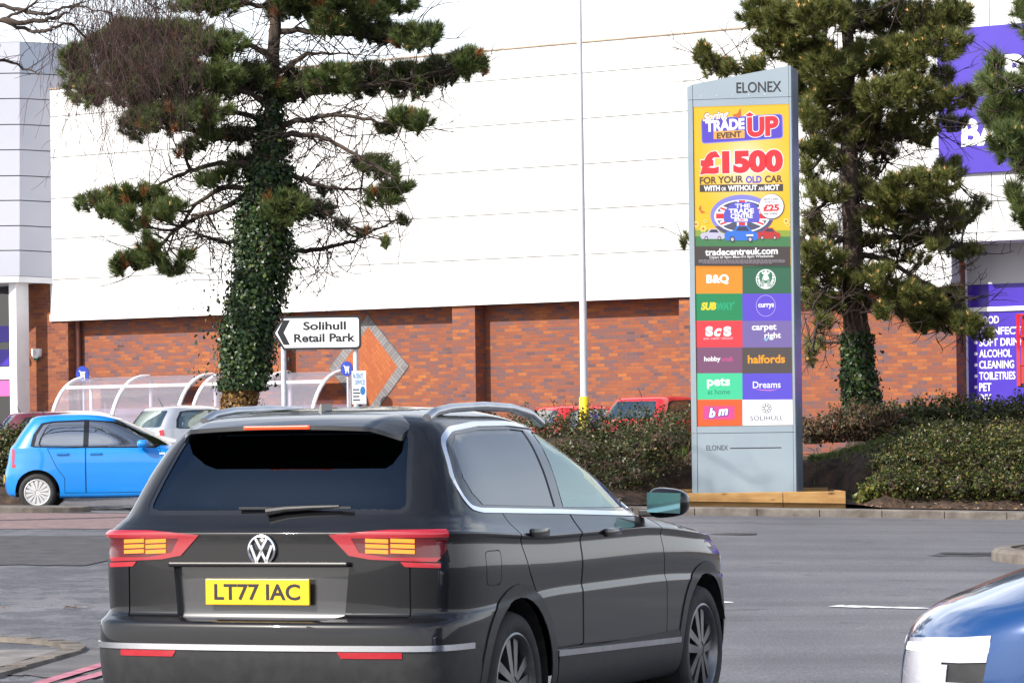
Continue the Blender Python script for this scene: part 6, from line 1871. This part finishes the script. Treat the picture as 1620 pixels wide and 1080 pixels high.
def sideP(s_): return lambda c, n: n.x*s_ > 0.25 and c.x*s_ > 0.3
RA, FA, WR = (0.90, 0.345), (3.58, 0.345), 0.345
for s_ in (1, -1):
    q = 'r' if s_ > 0 else 'l'
    pS = sideP(s_)
    # side glass with its chrome surround
    dlo = [(.50, 1.215), (.475, 1.30), (.565, 1.475), (.70, 1.525), (1.05, 1.548), (1.45, 1.550), (1.85, 1.530), (2.12, 1.480), (2.45, 1.335), (2.70, 1.150), (2.70, 1.115), (2.64, 1.095), (1.57, 1.135), (.62, 1.165), (.535, 1.18)]
    dlo = roundpoly(dlo, .05, 3)
    trim = inset(dlo, -0.016)
    B.carve(trim, 'u', pS, 'chrome_'+q)
    inn = inset(dlo, 0.006)
    B.carve(inn, 'u', pS, 'frame_'+q)
    gl_r = [(.63, 1.24), (.60, 1.31), (.66, 1.46), (.76, 1.508), (1.05, 1.528), (1.45, 1.530), (1.60, 1.522), (1.555, 1.155), (.70, 1.185)]
    gl_r = [(p[0]-.03, p[1]) if p[0] < .8 else p for p in gl_r]
    gl_f = [(1.72, 1.515), (1.86, 1.510), (2.10, 1.462), (2.42, 1.322), (2.655, 1.150), (2.655, 1.125), (1.66, 1.150)]
    B.carve(gl_r, 'u', pS, 'glass_rear_'+q)
    B.carve(gl_f, 'u', pS, 'glass_front_'+q)
    # wheel arches
    for c_, nm in ((RA, 'ar'), (FA, 'af')):
        B.carve(circ(c_, .470, 36), 'u', pS, 'clad_'+q, where=lambda c: c.z < .95)
        B.carve(circ(c_, .405, 36), 'u', pS, 'hole', where=lambda c: c.z < .9)
    # lower sill cladding and its bright strip
    B.carve([(1.38, .20), (3.12, .20), (3.12, .475), (1.38, .475)], 'u', pS, 'clad_'+q, only=(0,))
    B.carve([(1.36, .478), (3.13, .438), (3.13, .410), (1.36, .450)], 'u', pS, 'strip_'+q)
    # doors
    d_r = [(.88, 1.10), (1.02, .86), (1.26, .62), (1.36, .49), (1.70, .488), (1.70, 1.125), (1.62, 1.14), (.86, 1.155)]
    d_f = [(1.712, .486), (2.92, .452), (2.93, .70), (2.86, 1.02), (2.74, 1.09), (2.66, 1.095), (1.712, 1.125)]
    for dd, nm in ((d_r, 'door_rear_'), (d_f, 'door_front_')):
        B.carve(inset(dd, -.005), 'u', pS, 'gap_'+nm+q, only=(0,))
        B.carve(inset(dd, .004), 'u', pS, nm+q, only=(0, 'gap_'+nm+q))
ff = roundpoly([(.50, .98), (.68, .98), (.67, .82), (.51, .82)], .03, 3)
B.carve(ff, 'u', sideP(1), 'flapgap', only=(0,)); B.carve(inset(ff, .005), 'u', sideP(1), 'flap', only=('flapgap',))
# rear window, lamps, bumper
rw = roundpoly([(-.66, 1.165), (.66, 1.165), (.565, 1.53), (-.565, 1.53)], .06, 4)
B.carve(inset(rw, -.012), 'v', rear, 'rear_frame')
B.carve(inset(rw, .012), 'v', rear, 'rear_window')
for s_ in (1, -1):
    q = 'r' if s_ > 0 else 'l'
    pr = lambda c, n, s_=s_: c.x*s_ > .25 and c.y < .34 and (n.y < -.1 or n.x*s_ > .2)
    B.carve([(-.1, .90), (.155, .90), (.225, 1.0), (.205, 1.12), (-.1, 1.12)], 'u', lambda c, n, s_=s_: c.x*s_ > .6 and c.y < .4, None)
    lamp = [(.325, 1.066), (.42, .972), (.52, .955), (1.0, .935), (1.0, 1.083), (.60, 1.083)]
    B.carve([(x*s_, z) for x, z in lamp], 'v', pr, 'lamp_'+q, where=lambda c: c.y < .225-max(0, (1.0-c.z))*.7 and c.z < 1.09)
    B.carve([(s_*x, z) for x, z in ((.43, 1.050), (.86, 1.053), (.86, .962), (.60, .964), (.47, .985))], 'v', pr, 'lampdark_'+q, only=('lamp_'+q,))
    for k in range(3):
        for a_, b_ in ((.50, .605), (.618, .725)):
            z_0 = 1.040-.024*k
            B.carve([(s_*a_, z_0-.0085), (s_*b_, z_0-.0085-.004), (s_*b_, z_0+.0085-.004), (s_*a_, z_0+.0085)], 'v', pr, 'led_'+q, only=('lampdark_'+q,))
    low = [(.66, .944), (1.0, .928), (1.0, .908), (.68, .922)]
    B.carve([(x*s_, z) for x, z in low], 'v', pr, 'lamplow_'+q, where=lambda c: c.y < .2)
    rf = [(.40, .548), (.70, .548), (.70, .520), (.42, .520)]
    B.carve([(x*s_, z) for x, z in rf], 'v', rear, 'reflector_'+q)
B.carve([(-.46, .925), (.42, .925), (.40, .705), (.33, .685), (-.37, .685), (-.44, .705)], 'v', rear, 'recess')
B.carve([(-.93, .577), (.93, .577), (.93, .551), (-.93, .551)], 'v', lambda c, n: c.y < .42 and (n.y < -.1 or abs(n.x) > .5), 'bumper_strip', where=lambda c: c.y < .36)
B.carve([(-.93, .550), (.93, .550), (.93, .1), (-.93, .1)], 'v', lambda c, n: c.y < .62 and c.z < .6, 'bumper_low', only=(0,), where=lambda c: c.y < .44)
gapz = [(-.70, .702), (.70, .702), (.70, .694), (-.70, .694)]
B.carve(gapz, 'v', rear, 'gap', only=(0,))
for s_ in (1, -1):   # tailgate side gaps
    B.carve([(s_*.70, .70), (s_*.708, .70), (s_*.708, .94), (s_*.70, .94)], 'v', rear, 'gap', only=(0,))
ws = roundpoly([(-.74, 1.085), (.74, 1.085), (.585, 1.52), (-.585, 1.52)], .05, 4)
B.carve(ws, 'v', front, 'windscreen')
B.carve(roundpoly([(-.42, .78), (.42, .78), (.42, 1.95), (-.42, 1.95)], .08, 4), 'z', lambda c, n: n.z > .6 and c.z > 1.5, 'sunroof')
for s_ in (1, -1):
    B.carve([(s_*.48, .80), (s_*.86, .83), (s_*.88, .70), (s_*.50, .70)], 'v', lambda c, n: n.y > .2 and c.y > 3.9, 'headlight_'+('r' if s_ > 0 else 'l'))
B.carve([(-.46, .80), (.46, .80), (.46, .62), (-.46, .62)], 'v', lambda c, n: n.y > .2 and c.y > 3.9, 'grille')
body = B.part(None, 'body', P_SUV, suv)
B.part('gap', 'tailgate_shut_line', INKB, suv, -.012)
for s_ in (1, -1):
    q = 'r' if s_ > 0 else 'l'
    B.part('chrome_'+q, 'window_trim', CHROME, suv, .004)
    B.part('frame_'+q, 'window_frame', BLACKG, suv, -.002)
    B.part('glass_rear_'+q, 'window', G_SIDE, suv, -.005, label='dark privacy glass of the rear door')
    B.part('glass_front_'+q, 'window', G_TINT, suv, -.005)
    B.part('clad_'+q, 'lower_cladding', DARK, suv, .006)
    B.part('strip_'+q, 'sill_strip', SATIN, suv, .012)
    for nm, hv, hz in (('door_rear_', 1.02, 1.045), ('door_front_', 2.00, 1.015)):
        d_ = B.part(nm+q, 'door', P_SUV, suv)
        B.part('gap_'+nm+q, 'shut_line', INKB, d_, -.012)
        mb = MB(); mb.bbox(s_*.938-.014, s_*.938+.014, hv, hv+.21, hz-.02, hz+.02, .009); mb.build('handle', P_SUV, d_, smooth_=True, angle=40)
    lo_ = B.part('lamp_'+q, 'tail_light', LAMPR, suv, .006)
    B.part('lampdark_'+q, 'inner_lens', LAMPRD, lo_, .002)
    B.part('led_'+q, 'led_bars', LAMPON, lo_, .010)
    B.part('lamplow_'+q, 'reversing_light', REFL, suv, .004)
    B.part('reflector_'+q, 'reflector', REFL, suv, .007)
    B.part('headlight_'+q, 'headlight', LENSC, suv, .002)
B.part('flapgap', 'flap_gap', INKB, suv, -.006); B.part('flap', 'fuel_flap', P_SUV, suv)
B.part('rear_frame', 'rear_window_frame', BLACKG, suv, -.002)
B.part('rear_window', 'rear_window', G_DARK, suv, -.004)
B.part('recess', 'plate_recess', carpaint('paint_grey_recess', (.035, .035, .038), (.04, .04, .043), .3, .3), suv, -.035)
B.part('bumper_strip', 'bumper_strip', CHROME, suv, .010)
B.part('bumper_low', 'rear_bumper', DARK, suv, .003)
B.part('windscreen', 'windscreen', G_TINT, suv, -.003)
B.part('sunroof', 'sunroof', BLACKG, suv, .002)
B.part('grille', 'grille', DARK, suv, -.01)
B.bm.free()
# tailgate crease: slim lip above the plate
mb = MB(); mb.bbox(-.47, .43, .075, .12, .922, .945, .008); mb.build('handle_lip', P_SUV, suv)
# spoiler over the rear window with the third brake light
bm = bmesh.new()
prof = [(.62, 1.615), (.50, 1.607), (.36, 1.585), (.262, 1.558), (.258, 1.538), (.31, 1.532), (.46, 1.545), (.60, 1.59)]
us = np.linspace(-1, 1, 25)
vs = []
for u in us:
    k = abs(u)
    dz = -.020*k**2-.035*max(0, k-.86)/.14; dv = .045*k**2+.10*max(0, k-.88)/.12
    wv = .545
    vs.append([bm.verts.new((u*wv, v+dv*(1 if v < .5 else .3), z+dz)) for v, z in prof])
for i in range(len(us)-1):
    for k in range(len(prof)):
        j = (k+1) % len(prof); bm.faces.new((vs[i][k], vs[i+1][k], vs[i+1][j], vs[i][j]))
bm.faces.new(vs[0]); bm.faces.new(vs[-1][::-1]); bmesh.ops.recalc_face_normals(bm, faces=bm.faces)
sp_ = MB().frombm(bm).build('spoiler', P_SUV, suv, smooth_=True, angle=40)
mb = MB(); mb.bbox(-.165, .165, .252, .268, 1.540, 1.556, .004); mb.build('brake_light', LAMPBR, sp_)
# roof rails, aerial, wiper, badge, plate, mirrors
for s_ in (1, -1):
    mb = MB(); pth = [(s_*.572, .66, 1.582), (s_*.570, .76, 1.612), (s_*.567, .95, 1.630), (s_*.565, 1.35, 1.640), (s_*.565, 1.70, 1.632), (s_*.570, 1.95, 1.602), (s_*.575, 2.08, 1.555)]
    fine = []
    for i in range(len(pth)-1):
        for k in range(4): fine.append(Vector(pth[i]).lerp(Vector(pth[i+1]), k/4))
    fine.append(Vector(pth[-1])); mb.tube(fine, .022, 10); mb.build('roof_rail', SATIN, suv, smooth_=True, angle=60)
mb = MB(); mb.prism([(-.01, 0), (.01, 0), (.003, .05), (-.003, .05)], .72, .84); mb.v = [(x, y+z*.3-.0, 1.607+z) for x, y, z in mb.v]; mb.build('aerial', P_SUV, suv)
mb = MB(); mb.tube([(-.01, .168, 1.168), (.08, .178, 1.180), (.20, .185, 1.186), (.34, .192, 1.190)], [.020, .014, .011, .008], 8)
mb.box(-.16, .40, .186, .198, 1.180, 1.190); mb.build('rear_wiper', DARK, suv, smooth_=True, angle=40)
bd = MB(); bd.lathe([(.001, -.012), (.062, -.010), (.070, 0), (.070, .02)], 36, axis='y', c=(0, .100, .998)); bo = bd.build('badge', BLACKG, suv, smooth_=True, angle=50)
mb = MB(); mb.lathe([(.058, -.012), (.061, -.017), (.069, -.014), (.071, .0), (.058, -.004)], 40, axis='y', c=(0, .100, .998), close=True)
def stroke(a, b, w=.0065):
    a, b = Vector(a), Vector(b); d = (b-a).normalized(); n_ = Vector((-d.y, d.x))*w
    mb.prism([tuple(a+n_), tuple(a-n_), tuple(b-n_), tuple(b+n_)], .0835, .0915)
cz_ = .998
for a, b in (((-.028, .052), (-.003, .008)), ((.028, .052), (.003, .008)), ((-.053, .022), (-.024, -.050)), ((-.024, -.050), (0, -.006)), ((0, -.006), (.024, -.050)), ((.024, -.050), (.053, .022)), ((-.006, .006), (.006, .006))):
    stroke((a[0], cz_+a[1]), (b[0], cz_+b[1]))
mb.build('emblem', CHROME, bo)
mb = MB(); mb.bbox(-.29, .23, .098, .112, .750, .868, .004); pl = mb.build('number_plate', PLATEY, suv)
mb = MB(); text_mb(mb, 'LT77 IAC', -.245, .185, .772, .846, .0965, bold=.022); mb.build('lettering', INKB, pl)
for s_ in (1, -1):
    mb = MB(); bm = bmesh.new(); bmesh.ops.create_uvsphere(bm, u_segments=20, v_segments=14, radius=1)
    for v in bm.verts:
        x, y, z = v.co; n = 3.2
        m_ = (abs(x)**n+abs(y)**n+abs(z)**n)**(1/n); x, y, z = x/m_, y/m_, z/m_
        v.co = Vector((s_*(1.015+.105*x), 2.735+.075*y*(1-.25*x)+(.05 if y > 0 else 0)*0, 1.145+.075*z*(1-.15*x)))
    mb.frombm(bm); mr = mb.build('mirror', P_SUV, suv, smooth_=True)
    mb = MB(); mb.prism([(s_*.925, 1.10), (s_*1.10, 1.092), (s_*1.105, 1.195), (s_*.925, 1.20)], 2.650, 2.658); mb.build('mirror_glass', bsdf_mat('mirror_green', (.25, .45, .42), .05, metal=1) if 'mirror_green' not in MATS else MATS['mirror_green'], mr)
    mb = MB(); mb.bbox(*sorted((s_*.86, s_*.95)), 2.69, 2.76, 1.075, 1.115, .01); mb.build('mirror_arm', DARK, mr)
    for c_ in (RA, FA):
        wheel(suv, s_, c_[0], c_[1], WR, .235, .905, 'suv', ALLOYD)
        mb = MB(); a_ = np.linspace(-.35 if c_ is RA else .35, math.pi+.35, 20)
        vs = []
        for t in a_:
            for u in (.90, .62): vs.append((s_*u, c_[0]+.407*math.cos(t), c_[1]+.407*math.sin(t)))
        mb.add(vs, [(2*i, 2*i+1, 2*i+3, 2*i+2) for i in range(len(a_)-1)]); mb.box(*sorted((s_*.60, s_*.62)), c_[0]-.42, c_[0]+.42, .15, .85); mb.build('wheel_well', DARK, suv)
mb = MB()
for u in (-.37, .37): seat_mb(mb, u, 1.95, .55); seat_mb(mb, u, 1.02, .55)
mb.bbox(-.75, .75, 2.55, 3.0, .75, 1.06, .05); mb.box(-.80, .80, .35, 3.2, .34, .40)
mb.lathe([(.185, -.012), (.185, .012), (.165, .012), (.165, -.012)], 28, axis='y', c=(.37, 2.42, 1.03), close=True); mb.box(.20, .54, 2.415, 2.425, 1.02, 1.04)
mb.build('interior', SEATM, suv)

# ---------------- small five door hatchbacks
HKEYS = [(0.20, 0.19, 0.20, 0.14, 3.42, 0.72, 6, 5, .05, .14),
         (0.25, 0.22, 0.23, 0.05, 3.50, 0.785, 6, 5, .06, .16),
         (0.40, 0.38, 0.38, 0.005, 3.55, 0.810, 6, 5, .08, .20),
         (0.58, 0.58, 0.56, 0.01, 3.54, 0.822, 6, 5, .08, .20),
         (0.74, 0.74, 0.68, 0.05, 3.50, 0.822, 6, 5, .08, .20),
         (0.86, 0.84, 0.755, 0.07, 3.40, 0.815, 6, 5, .07, .20),
         (0.93, 0.905, 0.82, 0.085, 3.20, 0.800, 6.5, 4.5, .07, .20),
         (0.975, 0.945, 0.90, 0.11, 2.90, 0.785, 7, 4.5, .07, .18),
         (1.02, 0.985, 0.955, 0.14, 2.66, 0.768, 7, 4.5, .07, .18),
         (1.20, 1.18, 1.15, 0.26, 2.30, 0.705, 7, 4.5, .06, .14),
         (1.345, 1.345, 1.325, 0.37, 1.95, 0.638, 7, 4.5, .06, .12),
         (1.42, 1.425, 1.41, 0.44, 1.74, 0.575, 7, 4.5, .05, .10),
         (1.452, 1.46, 1.45, 0.56, 1.58, 0.48, 6, 4.5, .04, .08),
         (1.468, 1.478, 1.47, 0.80, 1.42, 0.28, 5, 4.5, .03, .05),
         (1.472, 1.482, 1.476, 0.98, 1.28, 0.04, 5, 4.5, .0, .0)]
def hatch(label, paint, loc, heading, glassm=G_PALE, rim=SATIN, plate=None, sc=(1, 1, 1), group=None, headlamp=LENSC, drl=False, lz=0.0, lin=.44, lrear=2.84, detail=True, name='hatchback', N_=(34, 36), sub=5):
    """heading: angle of travel measured clockwise from +Y"""
    t = thing(name, label, 'car', loc, -heading, group)
    b = Body([(k[0]*sc[2], k[1]*sc[2], k[2]*sc[2], k[3]*sc[1], k[4]*sc[1], k[5]*sc[0])+tuple(k[6:]) for k in HKEYS], N_, sub)
    Sv = lambda pts: [(p[0]*sc[1], p[1]*sc[2]) for p in pts]
    Su = lambda pts: [(p[0]*sc[0], p[1]*sc[2]) for p in pts]
    ra, fa, wr = (.56*sc[1], .285), (2.96*sc[1], .285), .285
    rear = lambda c, n: n.y < -.2 and c.y < .8*sc[1]
    frontp = lambda c, n: n.y > .08 and c.y > 1.5*sc[1]
    for s_ in (1, -1):
        q = 'r' if s_ > 0 else 'l'
        pS = lambda c, n, s_=s_: n.x*s_ > .25 and c.x*s_ > .25
        dlo = [(.46, .985), (.50, 1.16), (.62, 1.335), (.80, 1.365), (1.30, 1.382), (1.70, 1.352), (2.00, 1.245), (2.30, 1.075), (2.42, .965), (2.36, .945), (1.3, .955), (.52, .968)]
        B1 = Sv(dlo)
        b.carve(B1, 'u', pS, 'frame_'+q)
        b.carve(Sv([(.52, .99), (.555, 1.15), (.66, 1.315), (.82, 1.345), (1.27, 1.360), (1.26, .975), (.56, .985)]), 'u', pS, 'gr_'+q)
        b.carve(Sv([(1.34, .973), (1.35, 1.360), (1.68, 1.332), (1.97, 1.228), (2.16, 1.122), (2.16, .965)]), 'u', pS, 'gf_'+q)
        b.carve(Sv([(2.185, .965), (2.185, 1.105), (2.27, 1.058), (2.34, .985), (2.33, .965)]), 'u', pS, 'gq_'+q)
        for c_ in (ra, fa): b.carve(circ(c_, .345, 32), 'u', pS, 'hole', where=lambda c: c.z < .8)
        if detail:
            dr = Sv([(.72, .95), (.86, .66), (.98, .50), (.98, .27), (1.295, .27), (1.295, .955)]); df = Sv([(1.305, .27), (2.46, .27), (2.52, .60), (2.42, .93), (2.34, .945), (1.305, .955)])
            for dd, nm in ((dr, 'dr_'), (df, 'df_')):
                b.carve(inset(dd, -.004), 'u', pS, 'gap_'+nm+q, only=(0,)); b.carve(inset(dd, .004), 'u', pS, nm+q, only=(0, 'gap_'+nm+q))
        pl_ = lambda c, n, s_=s_: c.x*s_ > .4 and c.y < .34*sc[1]
        b.carve([(s_*x, z) for x, z in Su([(.60, .95), (.95, .95), (.95, .66), (.66, .66)])], 'v', pl_, 'tail_'+q, where=lambda c: c.y < .22*sc[1])
        if drl: b.carve(Sv([(lrear+.13, .4), (lrear+.10, .9), (3.9, .9), (3.9, .4)]), 'u', lambda c, n, s_=s_: c.x*s_ > .4 and n.x*s_ > .1 and c.y > 2.4*sc[1], None)
        fl_ = lambda c, n, s_=s_: c.x*s_ > .2 and c.y > 2.5*sc[1]
        b.carve(Sv([(lrear, .5), (lrear-.1, .88), (3.9, .88), (3.9, .5)]), 'u', lambda c, n, s_=s_: c.x*s_ > .4 and n.x*s_ > .1 and c.y > 2.4*sc[1], None)
        b.carve([(s_*x, z) for x, z in Su([(a_, b_+lz) for a_, b_ in ((lin, .735), (.60, .76), (.95, .80), (.95, .66), (.86, .56), (lin+.08, .56), (lin, .62))])], 'v', fl_, 'head_'+q, where=lambda c: c.y > (lrear-.263*(c.z/sc[2]-.5))*sc[1])
        if drl:
            b.carve([(s_*x, z) for x, z in Su([(a_, b_+lz) for a_, b_ in ((lin+.02, .722), (.62, .744), (.95, .772), (.95, .738), (.62, .712), (lin+.02, .70))])], 'v', fl_, 'drl_'+q, only=('head_'+q,))
            b.carve([(s_*x, z) for x, z in Su([(a_, b_+lz) for a_, b_ in ((lin+.05, .675), (.62, .685), (.95, .71), (.95, .63), (lin+.08, .62))])], 'v', fl_, 'core_'+q, only=('head_'+q,), where=lambda c: c.y < (lrear+.13)*sc[1])
    b.carve(roundpoly(Su([(-.60, 1.0), (.60, 1.0), (.50, 1.36), (-.50, 1.36)]), .05, 3), 'v', rear, 'rear_window')
    b.carve(roundpoly(Su([(-.67, .975), (.67, .975), (.535, 1.375), (-.535, 1.375)]), .05, 3), 'v', frontp, 'windscreen', where=lambda c: c.z > .95*sc[2])
    b.carve(Su([(-.55, .42), (.55, .42), (.48, .27), (-.48, .27)]), 'v', lambda c, n: n.y > .2 and c.y > 2.9*sc[1], 'grille')
    b.part(None, 'body', paint, t)
    for s_ in (1, -1):
        q = 'r' if s_ > 0 else 'l'
        b.part('frame_'+q, 'window_frame', BLACKG, t, -.002)
        for g in ('gr_', 'gf_', 'gq_'): b.part(g+q, 'window', glassm, t, -.005)
        for nm, hv in (('dr_', .98), ('df_', 1.48)):
            d_ = b.part(nm+q, 'door', paint, t)
            if d_:
                b.part('gap_'+nm+q, 'shut_line', INKB, d_, -.012)
                mb = MB(); mb.bbox(s_*.825*sc[0]-.014, s_*.825*sc[0]+.014, (hv-.12)*sc[1], (hv+.06)*sc[1], .85*sc[2], .885*sc[2], .008); mb.build('handle', paint, d_)
        b.part('tail_'+q, 'tail_light', REFL, t, .003)
        hl_ = b.part('head_'+q, 'headlight', headlamp, t, .003)
        if drl:
            b.part('drl_'+q, 'running_light', LAMPW, hl_, .006); b.part('core_'+q, 'lamp_bezel', DARK, hl_, -.004)
        mb = MB(); bm = bmesh.new(); bmesh.ops.create_uvsphere(bm, u_segments=16, v_segments=10, radius=1)
        for v in bm.verts:
            x, y, z = v.co; m_ = (abs(x)**3+abs(y)**3+abs(z)**3)**(1/3); x, y, z = x/m_, y/m_, z/m_
            v.co = Vector((s_*(.885*sc[0]+.095*x), 2.17*sc[1]+.085*y, 1.005*sc[2]+.062*z))
        mb.frombm(bm); mb.build('mirror', paint, t, smooth_=True)
        for c_ in (ra, fa):
            wheel(t, s_, c_[0], c_[1], wr, .18, .805*sc[0], 'small', rim)
            mb = MB(); a_ = np.linspace(.1 if c_ is ra else .75, (math.pi-.5 if c_ is ra else math.pi+.2), 16); vs = []
            for tt in a_:
                for u in (.77*sc[0], .52): vs.append((s_*u, c_[0]+.347*math.cos(tt), c_[1]+.347*math.sin(tt)))
            mb.add(vs, [(2*i, 2*i+1, 2*i+3, 2*i+2) for i in range(len(a_)-1)]); mb.box(*sorted((s_*.50, s_*.52)), c_[0]-.30, c_[0]+.26, .16, .62); mb.build('wheel_well', DARK, t)
    b.part('rear_window', 'rear_window', glassm, t, -.004); b.part('windscreen', 'windscreen', glassm, t, -.003); b.part('grille', 'grille', DARK, t, -.01)
    b.bm.free()
    mb = MB()
    for u in (-.32, .32): seat_mb(mb, u, 1.62*sc[1], .42, .21); seat_mb(mb, u, .85*sc[1], .42, .21)
    mb.bbox(-.66*sc[0], .66*sc[0], 2.15*sc[1], 2.5*sc[1], .62, .93*sc[2], .05); mb.box(-.7*sc[0], .7*sc[0], .3, 2.8*sc[1], .22, .28)
    mb.lathe([(.18, -.012), (.18, .012), (.16, .012), (.16, -.012)], 24, axis='y', c=(.32, 2.06*sc[1], .92), close=True)
    mb.build('interior', SEATM, t)
    mb = MB(); mb.tube([(0, .62*sc[1], 1.445*sc[2]), (0, .50*sc[1], 1.64*sc[2])], [.008, .004], 6); mb.build('aerial', DARK, t)
    mb = MB(); mb.bbox(-.26, .26, -.006, .01, .44, .55, .003); pl = mb.build('number_plate', PLATEY, t)
    return t
# sky blue car crossing at the left
p = at(10, 803, 52.6)
blue = hatch('sky blue small hatchback crossing behind the low island at the left', P_BLUE, (p.x, 52.6, tz(p.x+1.5, 52.6)), rad(88), rim=noisy('hubcap_silver', (.5, .5, .5), (.62, .61, .6), 8, .4, metal=.3), detail=True, N_=(40, 42), sub=6, glassm=G_PALE)
mb = MB(); mb.bbox(.826, .834, 2.42, 2.50, .845, .865, .003); mb.build('side_repeater', LAMPW, blue)
# car parks' cars
def pcar(label, paint, px, py_top, Y, heading, sc, glassm=G_PALE, h=1.482):
    q = at(px, py_top, Y)
    return hatch(label, paint, (q.x, Y, q.z-h*sc[2]), heading, sc=sc, glassm=glassm, group='cars parked before the store', detail=False, N_=(28, 30), sub=4, name='parked_car')
GP = 'cars parked before the store'
# heading -WI is nose out, WI is nose in to the wall
pcar('bright red hatchback parked behind the hedge right of the lamp column', P_RED, 985, 625, 69.5, rad(38), (1.04, 1.08, 1.0), G_TINT)
pcar('red car mostly hidden behind the roof of the dark SUV', P_RED, 835, 640, 71.0, rad(60), (1.02, 1.05, .98), G_PALE)
pcar('silver hatchback parked between the blue car and the ivy trunk', P_SIL, 215, 641, 74.0, rad(52), (1.06, 1.12, 1.0), G_TINT)
pcar('dark maroon car parked at the far left before the shop front', P_MAR, -20, 651, 72.0, rad(75), (1.04, 1.15, .98), G_TINT)
pcar('white car whose black roof shows just over the blue car', P_WHT, 25, 650, 72.5, rad(70), (1.04, 1.12, 1.0), G_DARK)
# royal blue car entering at the bottom right
hd = rad(276)
sc = (1.05, .86, 1.14)
Lc = 3.55*sc[1]
nose = at(1438, 1040, 12.35)
dirv = Vector((math.sin(hd), math.cos(hd), 0))
org = Vector((nose.x-0.04, 12.35, 0))-dirv*Lc
hatch('royal blue car with bright white headlamp entering at the bottom right', P_DBLUE, (org.x, org.y, 0), hd, sc=sc, headlamp=noisy('pale_headlamp', (.44, .44, .50), (.52, .52, .57), 9.0, .12, coat=1.0), drl=True, lz=-.07, lin=.10, lrear=3.24, N_=(44, 46), sub=6, glassm=G_TINT)
